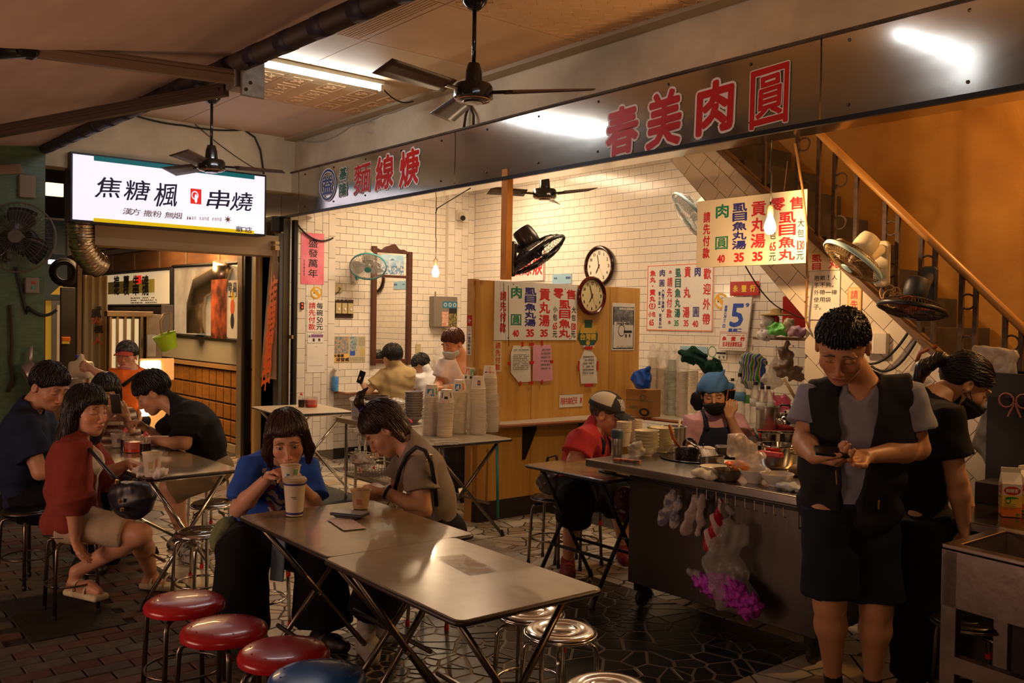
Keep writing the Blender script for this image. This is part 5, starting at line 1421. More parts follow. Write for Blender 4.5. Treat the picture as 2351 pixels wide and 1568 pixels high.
def folding_table(label,cx,cy,L,W_,rz=0.0,z=.75,topm=TOPM,legm=DKCH,group=None,trim=EDGE):
 t=thing('folding_table',label,'table',(0,0,0),group)
 r=.03;pts=[]
 for sx,sy,a0 in((1,-1,-PI/2),(1,1,0),(-1,1,PI/2),(-1,-1,PI)):
  for k in range(5):
   a=a0+k*PI/8;pts.append((sx*(L/2-r)+r*math.cos(a),sy*(W_/2-r)+r*math.sin(a)))
 MB().prism(pts,.020,Matrix.Translation((0,0,z-.021))).build('tabletop',topm,t,bevel=.002,seg=1)
 e=MB();e.tube([(p[0],p[1],z-.012)for p in pts],.0095,6,closed=True);e.build('edge_band',trim,t,smooth=True)
 for sx in(-1,1):
  x=sx*(L/2-.10)
  for s2 in(-1,1):
   off=s2*.014
   MB().tube([(x+off,-s2*(W_/2-.05),z-.03),(x+off,s2*(W_/2-.02),.012)],.0125,8).build('leg',legm,t,smooth=True)
   MB().tube([(x+off,s2*(W_/2-.035),.045),(x+off,s2*(W_/2-.018),.002)],.016,8).build('foot_cap',BLACKP,t)
  MB().tube([(x,-W_/2+.05,z-.035),(x,W_/2-.05,z-.035)],.010,6).build('crossbar',legm,t)
  MB().lathe([(0,.03),(.008,.028),(.008,-.028),(0,-.03)],(x,0,z/2),8,Matrix.Rotation(PI/2,3,'Y').to_4x4()).build('pivot',CHR,t)
 for s2 in(-1,1):MB().tube([(-L/2+.10,s2*(W_/2-.14),.26+.0*s2),(L/2-.10,s2*(W_/2-.14),.26)],.010,6).build('crossbar',legm,t)
 t.location=(cx,cy,0);t.rotation_euler=(0,0,rz);return t
folding_table('olive folding table in front, with a torn film patch and bright bulb reflections',-2.53,1.868,.86,.575,-.025)
folding_table('olive folding table in front shared by the women in blue and in grey',-3.395,1.955,.865,.655,-.03,z=.749)
folding_table('long folding table on the left with sauces, crowded by four diners',-5.70,1.865,1.40,.54,.02,legm=CHR)
folding_table('pale folding table carrying sauces by the tiled pilaster',-8.06,4.06,.86,.70,-.1,topm=mat('pale_laminate',(.50,.42,.30),rough=.3,var=.1),legm=CHR)
folding_table('folding table loaded with towers of paper cups',-5.72,4.02,.98,.72,-.04,topm=mat('cream_laminate',(.42,.36,.25),rough=.3,var=.1))
folding_table('small folding table beside the man in red t-shirt',-3.88,3.88,.70,.50,.0,legm=BLACKM)
def film(label,x0,y0,x1,y1,cx,cy,rz,m):
 mb=MB();n=14
 M=Matrix.Translation((cx,cy,.7515))@Matrix.Rotation(rz,4,'Z')
 mb.grid(lambda u,v:M@V((x0+(x1-x0)*u+random.uniform(-.002,.002),y0+(y1-y0)*v+random.uniform(-.002,.002),random.uniform(0,.0016))),n,6)
 o=mb.build('taped_film',m,None,smooth=True);return tag(o,label,'paper')
FILM=mat('crinkled_clear_film',(.55,.50,.45),rough=.10,coat=.6,alpha=.55,col2=(.40,.32,.26),vscale=40)
q=PZ(1070,1295,.75);film('crinkled clear film stuck on the right front table',-.13,-.055,.13,.055,q.x,q.y,-.15,FILM)
q=PZ(795,1203,.75);film('faded pink-and-white menu slip taped on the front table',-.12,-.05,.12,.05,q.x,q.y,-.2,mat('faded_slip','c9b7a8',rough=.35,col2='b08880',vscale=60))
q=PZ(803,1180,.762);t=phone('phone lying on the front table before the woman in grey',q,V((.35,.94,0))*-1,V((.94,-.35,0)),mat('phone_glass_bluish',(.25,.28,.38),rough=.15),size=(.078,.160,.012))if False else None
t=phone('phone lying flat on the front table beside the paper cup',PZ(803,1179,.765),V((-.52,.85,0)),V((-.85,-.52,0)),mat('phone_glass_bluish',(.22,.25,.34),rough=.12),size=(.078,.158,.014),m_body=mat('purple_black_case',(.02,.015,.04),rough=.35))
MB().cbox(PZ(803,1184,.756),(.12,.07,.010),.5).build('wallet_case',BLACKP,t,bevel=.004)
# steel cart
cart=thing('steel_cart','stainless steel cooking cart with plastic bags hooked under its front edge','cart',(-2.95,4.05,0))
CX0,CX1,CY0,CY1,CZ=-3.70,-2.24,3.63,4.62,.85
box_obj('worktop',(CX0,CY0,CZ-.045),(CX1,CY1,CZ),mat('cart_steel',(.42,.40,.38),rough=.26,metal=1,var=.25,vscale=4,bump=.04,bscale=8),cart,bevel=.006)
box_obj('cabinet_body',(CX0+.16,CY0+.20,.15),(CX1-.10,CY1-.05,CZ-.046),mat('dull_cart_steel',(.12,.105,.095),rough=.42,metal=.9,var=.3,vscale=3,bump=.04,stretch=(1,1,.2)),cart,bevel=.004)
for x in(CX0+.20,CX1-.16):
 for y in(CY0+.26,CY1-.12):
  c_=MB().cbox((x,y,.125),(.05,.05,.05)).build('caster',BLACKM,cart)
  MB().lathe([(0,.014),(.045,.014),(.05,.008),(.05,-.008),(.045,-.014),(0,-.014)],(x,y+.02,.052),16,Matrix.Rotation(PI/2,4,'Y')).build('wheel',mat('caster_rubber',(.03,.028,.025),rough=.6),c_)
box_obj('front_rail',(CX0+.2,CY0+.03,CZ-.075),(CX1-.1,CY0+.04,CZ-.060),BLACKM,cart)
# ledges
ledge=MB().prism([(-5.775,4.56),(-5.66,4.50),(-5.60,4.60),(-5.54,5.4),(-5.50,5.94),(-5.38,6.04),(-3.2,6.24),(-3.2,7.10),(-5.775,7.10)],.03,Matrix.Translation((0,0,.775))).build('counter',mat('white_ledge_laminate','c9bfae',rough=.3,var=.08),None,bevel=.003)
tag(ledge,'white laminate ledge with orange edge along partition and back wall','counter')
MB().tube([(-5.66,4.497,.79),(-5.60,4.60,.79),(-5.54,5.4,.79),(-5.50,5.94,.79),(-5.38,6.038,.79),(-3.2,6.237,.79)],.0135,6).build('edge_band',mat('orange_edge_band',(.32,.11,.04),rough=.5),ledge)
for y in(4.95,5.6):
 MB().prism([(0,0),(.16,0),(.16,-.03),(.02,-.30),(0,-.30)],.02,frame((1,0,0),(0,0,1),(XP+.003,y,.774))).build('bracket',BLACKM,ledge)
led2=MB().prism([(XL+.01,5.15),(XL+.28,5.15),(XL+.36,5.3),(XL+.36,6.68),(XL+.01,6.68)],.03,Matrix.Translation((0,0,.765))).build('counter',mat('white_ledge_laminate','c9bfae',rough=.3,var=.08),None,bevel=.003)
tag(led2,'white eating ledge with rounded end along the tiled left wall','counter')
MB().tube([(XL+.01,5.147,.78),(XL+.28,5.147,.78),(XL+.362,5.3,.78),(XL+.362,6.68,.78)],.0135,6).build('edge_band',mat('orange_edge_band',(.32,.11,.04),rough=.5),led2)
st=thing('broom_stick','thin teal pole standing against the partition corner','pole',(-5.62,4.48,0))
MB().tube([PX(1141,1015,-5.66),PX(1143,1190,-5.62)],.011,8).build('pole',mat('teal_paint',(.02,.22,.24),rough=.4),st,smooth=True)
# steel prep table at the noodle shop
prep=thing('prep_table','steel prep table with wire baskets below, behind the woman in grey','table',(-6.75,4.0,0))
box_obj('tabletop',(-7.27,4.0,.70),(-6.30,4.55,.745),mat('dull_steel_top',(.40,.37,.32),rough=.35,metal=.9),prep,bevel=.004)
for x in(-7.18,-6.36):
 for y in(4.06,4.48):MB().tube([(x,y,0),(x,y,.70)],.016,8).build('leg',CHR,prep)
def wire_basket(name,lo,hi,parent,m,n=10):
 mb=MB();x0,y0,z0=lo;x1,y1,z1=hi
 for z,r in((z0,.003),(z1,.005)):mb.tube([(x0,y0,z),(x1,y0,z),(x1,y1,z),(x0,y1,z)],r,5,closed=True)
 for i in range(n+1):
  x=x0+(x1-x0)*i/n;mb.tube([(x,y0,z1),(x,y0,z0),(x,y1,z0),(x,y1,z1)],.002,4)
  y=y0+(y1-y0)*i/n;mb.tube([(x0,y,z1),(x0,y,z0),(x1,y,z0),(x1,y,z1)],.002,4)
 return mb.build(name,m,parent)
wire_basket('wire_basket',(-7.15,4.05,.26),(-6.4,4.48,.44),prep,DKCH,14)
box_obj('lower_shelf',(-7.2,4.05,.22),(-6.36,4.5,.235),DKCH,prep)
ra=thing('display_rack','slim white rack holding clear trays of food beside the prep table','rack',PZ(812,1135,0))
a,b=PD(818,1030,7.3),PD(815,1140,7.3);MB().tube([a,b],.012,8).build('pole',mat('white_plastic','c8bfae',rough=.5),ra);MB().lathe([(.13,0),(.13,.01),(.02,.02)],(b.x,b.y,0),20).build('base',BLACKM,ra)
for(px,py,tl,lab)in((845,1002,.1,'clear lidded tray of red-dressed food, upper one'),(828,1068,.5,'clear clamshell tray with red marks, tilted forward')):
 c=PD(px,py,7.25);R=Matrix.Rotation(.6,4,'Z')@Matrix.Rotation(tl,4,'Y')
 tr=thing('food_tray',lab,'tray',tuple(c))
 M=Matrix.Translation(c)@R
 mb=MB();mb.lathe([(.10,0),(.125,.045),(.13,.047)],(0,0,0),4,None)
 o=MB().lathe([(.095,0),(.120,.040),(.128,.042),(.122,.044),(.10,.075),(0,.08)],c,4,R@Matrix.Rotation(PI/4,4,'Z')).build('clear_shell',mat('clear_clamshell',(.75,.72,.68),rough=.12,trans=.75,alpha=.55),tr,bevel=.01)
 blob('food',lambda P,c=npv(c):ell(P,c+np.array((0,0,.025)),(.075,.075,.018))+.004*np.sin(P[:,0]*180)*np.sin(P[:,1]*160),[c],.10,.006,mat('red_brown_food',(.28,.07,.03),rough=.5,col2=(.35,.22,.1),vscale=40),tr)
 # right: steel counter, trolley, dark cabinet
rc=thing('steel_counter','dark reflective steel counter on the right where the woman in black leans','counter',(-1.5,4.4,0))
box_obj('worktop',(-1.93,3.98,.76),(-.4,4.72,.80),mat('dark_steel_top',(.16,.13,.11),rough=.14,metal=.9,bump=.02,bscale=6),rc,bevel=.004)
box_obj('cabinet_body',(-1.86,4.10,.1),(-.4,4.68,.759),mat('dark_cabinet_steel',(.05,.04,.035),rough=.5,metal=.6),rc)
tro=thing('steel_trolley','steel frame trolley with sunken basin cut off by the right edge','trolley',(-1.2,3.35,0))
stt=mat('trolley_steel',(.20,.165,.14),rough=.33,metal=.9,var=.2,bump=.03)
A,B,C_=PZ(2163,1247,.85),PZ(2281,1213,.85),PZ(2351,1290,.85)
ex=(C_-A).normalized();ey=(B-A).normalized()
def tp(u,v,z=.85):p=A+ex*u+ey*v;p.z=z;return p
for(u0,v0,u1,v1)in((0,0,1.0,.05),(0,.42,1.0,.47),(0,.05,.05,.42),(.95,.05,1.0,.42)):
 MB().add([tp(u0,v0,.835),tp(u1,v0,.835),tp(u1,v1,.835),tp(u0,v1,.835),tp(u0,v0),tp(u1,v0),tp(u1,v1),tp(u0,v1)],[(0,3,2,1),(4,5,6,7),(0,1,5,4),(1,2,6,5),(2,3,7,6),(3,0,4,7)]).build('rim',mat('polished_rim',(.45,.40,.36),rough=.2,metal=1),tro,bevel=.004)
MB().add([tp(.05,.05,.84),tp(.95,.05,.84),tp(.95,.42,.84),tp(.05,.42,.84),tp(.08,.08,.62),tp(.92,.08,.62),tp(.92,.39,.62),tp(.08,.39,.62)],[(0,1,5,4),(1,2,6,5),(2,3,7,6),(3,0,4,7),(4,5,6,7)]).build('basin',stt,tro)
MB().add([tp(.0,.0,.83),tp(1.0,.0,.83),tp(1.0,.012,.83),tp(.0,.012,.83),tp(.0,0,.63),tp(1.0,0,.63),tp(1.0,.012,.63),tp(0,.012,.63)],[(0,1,5,4),(1,2,6,5),(2,3,7,6),(3,0,4,7),(4,5,6,7),(0,3,2,1)]).build('apron_panel',stt,tro)
for(u,v)in((.0,.0),(.0,.43),(.96,0),(.96,.43)):
 p=tp(u,v,0);MB().add([tp(u,v,0),tp(u+.06,v,0),tp(u+.06,v+.04,0),tp(u,v+.04,0),tp(u,v,.83),tp(u+.06,v,.83),tp(u+.06,v+.04,.83),tp(u,v+.04,.83)],[(0,3,2,1),(4,5,6,7),(0,1,5,4),(1,2,6,5),(2,3,7,6),(3,0,4,7)]).build('leg',stt,tro,bevel=.003)
MB().add([tp(.06,-.01,.40),tp(1.0,-.01,.40),tp(1.0,.03,.40),tp(.06,.03,.40),tp(.06,-.01,.46),tp(1.0,-.01,.46),tp(1.0,.03,.46),tp(.06,.03,.46)],[(0,3,2,1),(4,5,6,7),(0,1,5,4),(1,2,6,5),(2,3,7,6),(3,0,4,7)]).build('lower_rail',stt,tro)
bar=MB().tube([tp(.30,-.30,.36),tp(1.1,-.20,.62)],.030,4).build('brace',stt,tro)
cab=thing('cabinet','black cabinet in front of the stairs at the far right','cabinet',(-1.3,5.0,0))
P0=PY(2252,850,5.05);box_obj('carcass',(P0.x+.12,4.85,.80),(P0.x+1.6,5.15,P0.z+.0),mat('black_painted_board',(.010,.009,.008),rough=.6),cab)
box_obj('shelf',(P0.x,4.80,P0.z-.12),(P0.x+1.6,5.15,P0.z),mat('black_painted_board',(.010,.009,.008),rough=.6),cab)
gs=blob('plastic_sheet',lambda P:smax(rbox(P,npv(PY(2290,1030,5.12)),(.135,.022,.24),np.array(((.96,0,.28),(0,1,0),(-.28,0,.96)),'f'),.02),-ell(P,npv(PY(2222,1090,5.12)),(.10,.2,.16)),.02)+wrinkle(P,.006,1.2),[PY(2290,1030,5.12)],.36,.012,mat('cloudy_grey_plastic',(.16,.15,.135),rough=.4,col2=(.09,.085,.075),vscale=9,contrast=.05),None)
tag(gs,'cloudy grey plastic sheet leaning on the tiled stair wall','plastic sheet')
# signs, papers, clocks
REDI=mat('red_ink',(.55,.015,.02),rough=.5);GRNI=mat('green_ink',(.01,.20,.10),rough=.5);GREYI=mat('grey_ink',(.20,.19,.18),rough=.7)
BOARD=mat('white_board','dedad2',rough=.35,var=.03);PAPER=mat('white_paper','dcd7cc',rough=.8,var=.05,bump=.05,bscale=12)
YELI=mat('yellow_ink',(.80,.50,.03),rough=.5);BLUI=mat('blue_ink',(.03,.08,.42),rough=.5);ORAI=mat('orange_ink',(.75,.13,.03),rough=.5)
REDTAPE=mat('red_tape',(.5,.02,.02),rough=.5)
class Board:
 """a flat sign given by its frame; source coordinates are those of an enlarged view of the photograph"""
 def __init__(s,u,v,o,W,H,src):s.M=frame(u,v,o);s.W=W;s.H=H;s.src=src;s.P=Print(s.M)
 def xy(s,x,y):
  x0,y0,x1,y1=s.src;return((x-x0)/(x1-x0)*s.W,(1-(y-y0)/(y1-y0))*s.H)
 def sz(s,w,h):
  x0,y0,x1,y1=s.src;return(w/(x1-x0)*s.W,h/(y1-y0)*s.H)
 def c(s,ch,x,y,w,h,m,b=.0,**k):
  p=s.xy(x,y);q=s.sz(w,h);s.P.ch(ch,p[0],p[1],q[0],q[1],m,b*s.W,**k)
 def col(s,t,x,y0,y1,w,m,b=.0,fill=.86):
  n=len(t);st=(y1-y0)/n
  for i,ch in enumerate(t):
   if ch!=' ':s.c(ch,x,y0+st*(i+.5),w if ch not in '·.' else w*.2,st*fill if ch not in '一·.' else st*.14,m,b)
 def row(s,t,x0,x1,y,h,m,b=.0,fill=.9):
  n=len(t);st=(x1-x0)/n
  for i,ch in enumerate(t):
   if ch!=' ':s.c(ch,x0+st*(i+.5),y,st*fill,h if ch not in '一-' else h*.15,m,b)
 def rect(s,x0,y0,x1,y1,m,lift=.0008):a=s.xy(x0,y1);b=s.xy(x1,y0);s.P.rect(a[0],a[1],b[0],b[1],m,lift)
 def plate(s,t,m,th=.006,name='panel',bevel=.0015):
  return MB().box((0,0,-th),(s.W,s.H,0),s.M).build(name,m,t,bevel=bevel)
def sign(name,label,cat,u,v,o,W,H,src=(0,0,1,1),m=BOARD,th=.006,group=None):
 b=Board(u,v,o,W,H,src);t=thing(name,label,cat,tuple(V(o)-frame(u,v,o).to_3x3()@V((-W/2,0,0))),group)
 b.t=t;b.base=b.plate(t,m,th);return b
EX,EY,EZ=V((1,0,0)),V((0,1,0)),V((0,0,1))
def on_left(x0,y0,x1,y1,X=XL+.012):
 """upright rectangle on a wall facing +X from its photographed corners"""
 a,b=PX(x0,(y0+y1)/2,X),PX(x1,(y0+y1)/2,X);t,bo=PX((x0+x1)/2,y0,X),PX((x0+x1)/2,y1,X)
 return EY,EZ,V((X,a.y,bo.z)),b.y-a.y,t.z-bo.z
def on_back(x0,y0,x1,y1,Y=YB-.014):
 a,b=PY(x0,(y0+y1)/2,Y),PY(x1,(y0+y1)/2,Y);t,bo=PY((x0+x1)/2,y0,Y),PY((x0+x1)/2,y1,Y)
 return EX,EZ,V((a.x,Y,bo.z)),b.x-a.x,t.z-bo.z
def menu(b):
 b.col('請先付款',345,705,1055,46,REDI,.0022);B=.0032
 b.c('肉',452,715,84,96,GRNI,B);b.c('圓',452,946,84,92,GRNI,B);b.row('40',424,476,1060,54,REDI,B*.8)
 b.col('虱目魚丸湯',570,668,1002,92,NAVY,B);b.row('35',538,604,1057,60,REDI,B)
 b.col('貢丸湯',692,668,1004,90,REDI,B);b.row('35',658,724,1057,60,REDI,B)
 b.c('零',812,708,86,84,REDI,B*.8);b.c('售',925,712,80,82,REDI,B*.8)
 b.col('小包',785,815,950,38,INK,.001,.8);b.row('65',766,806,995,58,REDI,B*.5);b.c('元',786,1066,40,56,INK,.001)
 b.col('虱目魚丸',872,762,1098,98,REDI,B)
 b.col('大包',953,815,950,38,INK,.001,.8);b.row('130',930,976,997,60,REDI,B*.5);b.c('元',952,1066,40,56,INK,.001)
u,v,o,W,H=on_left(1135,649,1325,781,XP+.008)
b=sign('menu_board','white menu board with red, green and blue dishes on the wooden partition','menu board',u,v,o,W,H,(275,625,985,1118));menu(b);b.P.build('lettering',b.t)
for(x,y)in((426,648),(388,1100),(872,668),(925,1105)):p=b.M@V((*b.xy(x,y),0));MB().lathe([(0,.003),(.004,.002),(.005,0)],p,8,b.M.to_3x3().to_4x4()).build('screw',BLACKM,b.t)
YH=4.90
u,v,o,W,H=on_back(1600,466,1851,610,YH);H=PY(1600,463,YH).z-PY(1598,615,YH).z
o.z=PY(1598,615,YH).z
b=sign('menu_board','cream menu board hanging by wires behind the bare bulb over the steel cart','menu board',u,v,o,W,H,(275,625,985,1118),m=mat('cream_board','e2d3b2',rough=.4));menu(b);b.P.build('lettering',b.t)
for x in(1645,1800):MB().tube([PY(x,462-(x-1600)*.12,YH),PY(x+8,370,YH)],.002,4).build('wire',mat('rusty_wire',(.15,.07,.03),rough=.7),b.t)
u,v,o,W,H=on_back(1485,606,1638,760)
b=sign('menu_board','white wall menu with orange border, half hidden behind the hanging board','menu board',u,v,o,W,H,(165,475,738,1052))
for r in((168,478,735,484),(168,1043,735,1049),(168,478,174,1049),(729,478,735,1049)):b.rect(*r,ORAI)
B=.0036
b.col('魚丸·貢丸',217,518,800,48,REDI,B);b.row('(生)',186,248,836,52,REDI,B*.6);b.row('小包',182,248,908,46,REDI,B*.6);b.row('65',192,234,982,52,REDI,B*.7)
b.c('肉',302,546,44,60,NAVY,B*.8);b.c('圓',300,636,44,60,NAVY,B*.8);b.col('︵無下油鍋︶',312,690,890,22,NAVY,B*.4);b.col('買十送一',281,708,868,20,NAVY,B*.4);b.col('附醬料',292,900,1010,20,NAVY,B*.3);b.row('400',275,308,1022,16,NAVY,B*.2)
b.col('請先付款',370,582,945,44,REDI,B*.6)
for y in(540,978):
 x_,y_=b.xy(373,y)
 for a in range(5):b.P.disc(x_+(a-2)*.006,y_+(.006 if a in(1,2,3)else 0),.004,.010,REDI,.0012+a*1e-4)
 b.P.disc(x_,y_-.012,.02,.004,GRNI,.001)
b.col('虱目魚丸湯',441,510,940,46,mat('dark_green_ink',(.01,.12,.10),rough=.5),B);b.row('35',414,454,984,50,GRNI,B*.6)
b.c('貢',522,548,50,84,REDI,B);b.c('丸',520,722,54,88,REDI,B);b.c('湯',516,890,54,90,REDI,B);b.row('35',496,538,984,52,REDI,B*.6)
b.c('肉',606,546,46,80,NAVY,B);b.c('圓',598,888,48,84,NAVY,B);b.row('40',570,618,988,54,REDI,B*.7)
b.col('歡迎外帶',684,505,1012,58,REDI,B*.8,.72);b.P.build('lettering',b.t)
u,v,o,W,H=on_back(1172,588,1250,645,YB-.02)
b=sign('shop_sign','white board with red noodle-soup characters behind the black fan','sign',u,v,o,W,H*1.25,(0,0,100,100))
for r in((1,2,99,4),(1,2,3,99),(97,2,99,99)):b.rect(*r,REDI)
b.row('麵線焿',2,96,52,60,REDI,.006,.86);b.P.build('lettering',b.t)
XPl=XL+.062
u,v,o,W,H=on_left(691,535,744,653,XPl)
b=sign('banner','pink paper banner with four brushed black characters, top of the pilaster','banner',u,v,o,W,H,(0,0,100,100),m=mat('pink_paper','d9647c',rough=.8,col2='e58a98',vscale=5),th=.0015)
b.col('盛發萬年',52,10,88,40,INK,.004,.8);b.col('己亥春孟吉',14,52,84,7,INK,0);b.P.build('lettering',b.t)
def no_smoking(label,M,r):
 t=thing('no_smoking_sign',label,'sign',tuple(M@V((0,0,0))));P=Print(M)
 MB().lathe([(r,0),(r,.002),(0,.002)],(0,0,0),28,M).build('disc',mat('yellow_disc','d9a520',rough=.4),t)if False else None
 o=MB().prism([(r*math.cos(a*PI/14),r*math.sin(a*PI/14))for a in range(28)],.002,M).build('disc',mat('yellow_disc','d9a520',rough=.4),t)
 P.disc(0,0,r*.76,r*.76,BOARD,.0026);P.rect(-r*.5,-r*.16,r*.42,r*.06,INK,.0030)
 for k in range(3):P.disc(r*(.05+.12*k),r*(.25+.08*k),r*.16,r*.07,GREYI,.0030,.6)
 a=.78;P.poly([(-r*a,r*.42),(-r*.42,r*a),(r*a,-r*.42),(r*.42,-r*a)],mat('yellow_disc','d9a520',rough=.4),.0035)
 P.build('symbol',t);return t
p=PX(726,672,XPl-.001);no_smoking('round yellow no-smoking sign above the price on the pilaster',frame(EY,EZ,p),.068)
p=PY(1655,691,YB-.012);no_smoking('round yellow no-smoking sign hanging left of the calendar',frame(EX,EZ,p),.075)
u,v,o,W,H=on_left(705,690,745,762,XPl)
b=sign('price_sign','white price sign in black and red characters on the pilaster','sign',u,v,o,W,H,(0,0,100,100))
b.col('請先付款',28,5,95,38,REDI,.006,.86);b.col('每碗',72,5,50,36,INK,.005,.86);b.row('50',55,90,62,18,INK,.004);b.c('元',72,84,38,19,INK,.005);b.P.build('lettering',b.t)
u,v,o,W,H=on_left(706,766,743,787,XPl)
b=sign('label','small origin label with purple heading under the price sign','sign',u,v,o,W,H,(0,0,100,100));b.rect(22,8,97,40,mat('purple_ink',(.22,.10,.25),rough=.5));b.row('臺 灣',30,80,68,34,INK,.003);b.c('本',12,30,14,30,INK,.003);b.P.build('lettering',b.t)
u,v,o,W,H=on_left(704,789,746,855,XPl)
b=sign('notice','white payment notice sheet lowest on the pilaster','paper',u,v,o,W,H,(0,0,100,100),m=PAPER,th=.001);b.P.lines(.08,H*.88,.14,H*.91,1,GREYI);b.P.lines(.02,H*.22,W-.02,H*.25,1,GREYI);b.P.build('print',b.t)
t=tag(MB().cbox(PX(694,702,XPl+.01),(.02,.035,.085)).build('switch_box',BLACKP,None,bevel=.004),'little black switch with red lamps on the pilaster edge','switch')
for z in(-.018,.018):MB().cbox(PX(694,702,XPl+.0205)+V((0,0,z)),(.003,.018,.022)).build('red_lamp',mat('red_lamp',(.7,.08,.03),rough=.3,emit=.6),t)
t=thing('wall_mirror','tall wall mirror in a carved dark-brown wooden frame','mirror',PX(895,838,XL+.02))
fw=mat('dark_mahogany',(.085,.025,.012),rough=.4,var=.3,vscale=10,stretch=(1,1,.2));X_=XL+.012
a=PX(851,700,X_).y;b2=PX(942,700,X_).y;zt,zm,zb,zz=PX(900,572,X_).z,PX(900,632,X_).z,PX(900,824,X_).z,PX(900,838,X_).z
box_obj('left_post',(X_,a,zz),(X_+.04,a+.06,zt+.02),fw,t,bevel=.004);box_obj('right_post',(X_,b2-.06,zz),(X_+.04,b2,zt-.02),fw,t,bevel=.004)
box_obj('cross_rail',(X_,a+.06,zm-.03),(X_+.035,b2-.06,zm),fw,t,bevel=.003);box_obj('bottom_rail',(X_,a+.06,zb-.05),(X_+.035,b2-.06,zb),fw,t,bevel=.003)
pts=[(a+.06,zt-.05),(a+.06,zt-.01)]+[(a+.06+(b2-a-.12)*k/20,zt+.07*math.exp(-((k-10)/4.2)**2)-.012+.010*math.cos(k*1.1))for k in range(21)]+[(b2-.06,zt-.05)]
MB().prism(pts,.035,frame(EY,EZ,(X_,0,0))).build('crest',fw,t,bevel=.003)
box_obj('mirror_glass',(X_,a+.055,zb),(X_+.012,b2-.055,zm-.028),mat('mirror_glass',(.85,.84,.80),rough=.02,metal=1),t)
box_obj('upper_glass',(X_,a+.055,zm),(X_+.012,b2-.055,zt-.04),mat('mirror_glass',(.85,.84,.80),rough=.02,metal=1),t)
PH=Print(frame(EY,EZ,(X_+.0125,a+.12,zm+.01)));w_,h_=b2-a-.23,zt-zm-.08
PH.rect(0,0,w_,h_,mat('sea_photo',(.16,.38,.62),rough=.3,col2=(.55,.66,.74),vscale=14),.001);PH.rect(0,0,w_,h_*.45,mat('town_photo',(.60,.66,.70),rough=.3,col2=(.12,.25,.42),vscale=34,contrast=.1),.0014)
PH.rect(0,h_*.72,w_,h_,mat('sky_photo',(.28,.55,.78),rough=.3,col2=(.5,.7,.85),vscale=6),.0016);PH.poly([(w_*.40,h_*.72),(w_*.5,h_*.82),(w_*.62,h_*.72)],mat('hill_photo',(.1,.22,.35),rough=.3),.002)
PH.lines(.01,.01,w_*.7,.03,2,GREYI);PH.build('harbour_photo',t)
u,v,o,W,H=on_left(764,772,839,832)
b=sign('newspaper','laminated newspaper clipping with photo on the left wall','newspaper',u,v,o,W,H,(0,0,100,100),m=mat('newsprint','b9ab8a',rough=.5),th=.002)
b.rect(0,2,47,70,mat('news_photo',(.10,.20,.24),rough=.5,col2=(.45,.30,.20),vscale=30,contrast=.08));b.rect(52,2,74,55,mat('news_photo2',(.45,.42,.36),rough=.5,col2=(.10,.22,.28),vscale=36,contrast=.08));b.rect(52,56,68,74,BLUI)
b.rect(0,66,50,98,mat('orange_print',(.70,.42,.12),rough=.5),.001);b.row('林書豪',2,34,74,12,INK,.004);b.row('球發威',10,50,89,14,INK,.005)
b.P.lines(W*.78,H*.62,W*.98,H*.96,12,GREYI);b.P.lines(W*.52,H*.04,W*.98,H*.2,6,GREYI);b.P.disc(W*.91,H*.38,.035,.045,mat('seal_gold',(.50,.38,.15),rough=.5));b.P.build('print',b.t)
t=thing('breaker_boxes','row of three beige breaker boxes on a dark board on the left wall','switch',PX(788,730,XL+.02));Q=lambda x,y,d=.02:PX(x,y,XL+d)
u,v,o,W,H=on_left(766,688,810,730);MB().box((0,0,0),(W,H,.012),frame(u,v,o)).build('backboard',mat('dark_backboard',(.04,.02,.015),rough=.6),t)
for k in range(3):
 o3=MB().box((.005+k*W/3.2,.05,.012),(W/3.2-.005+k*W/3.2,H-.04,.05),frame(u,v,o)).build('breaker_box',mat('beige_plastic','b5a578',rough=.4),t,bevel=.004)
 MB().box((.03+k*W/3.2,.09,.05),(.05+k*W/3.2,.115,.058),frame(u,v,o)).build('toggle',BOARD,o3)
for i in range(4):MB().tube([Q(770+i*9,690,.04),Q(785+i*8,682+i,.06),Q(800+i*2,688,.05)],.003,5).build('cable',mat('grey_cable',(.45,.42,.36),rough=.6),t)
t=thing('socket','beige wall socket with a black plug near the little fan','socket',Q(775,662));u,v,o,W,H=on_left(765,652,785,671);MB().box((0,0,0),(W,H,.02),frame(u,v,o)).build('plate',mat('beige_plastic','b5a578',rough=.4),t,bevel=.003)
MB().tube([Q(777,660,.03),Q(782,662,.05),Q(776,672,.05),Q(765,679,.03)],.005,6).build('plug_cable',BLACKP,t,smooth=True)
t=tag(MB().box((0,0,0),(.07,.13,.012),frame(EY,EZ,PX(954,814,XL+.01))).build('light_switch',mat('beige_plastic','b5a578',rough=.4),None,bevel=.003),'beige double wall switch above the boy','switch')
t=thing('meter_box','grey metal wall box with colourful cards stuck on its front','box',PX(1012,746,XL+.04));u,v,o,W,H=on_left(985,681,1038,750,XL+.005);o.x=XL+.005
MB().box((0,0,0),(W,H,.11),frame(u,v,o)).build('case',mat('grey_brown_metal',(.22,.19,.15),rough=.4,metal=.3),t,bevel=.005)
P=Print(frame(u,v,o+V((.11,0,0))));P.rect(W*.36,H*.62,W,H*.84,mat('teal_card',(.03,.16,.24),rough=.4));P.rect(W*.34,H*.02,W*.62,H*.5,mat('red_card',(.5,.10,.06),rough=.4,col2=(.65,.5,.35),vscale=40));P.rect(W*.64,H*.02,W*.98,H*.44,mat('gold_card',(.35,.24,.04),rough=.4,col2=(.04,.05,.05),vscale=40,contrast=.1));P.rect(W*.64,H*.44,W*.98,H*.62,INK)
for k in range(3):P.disc(W*(.48+.2*k),H*.73,.026,.026,mat('pale_dial',(.4,.5,.5),rough=.4),.0012,.55)
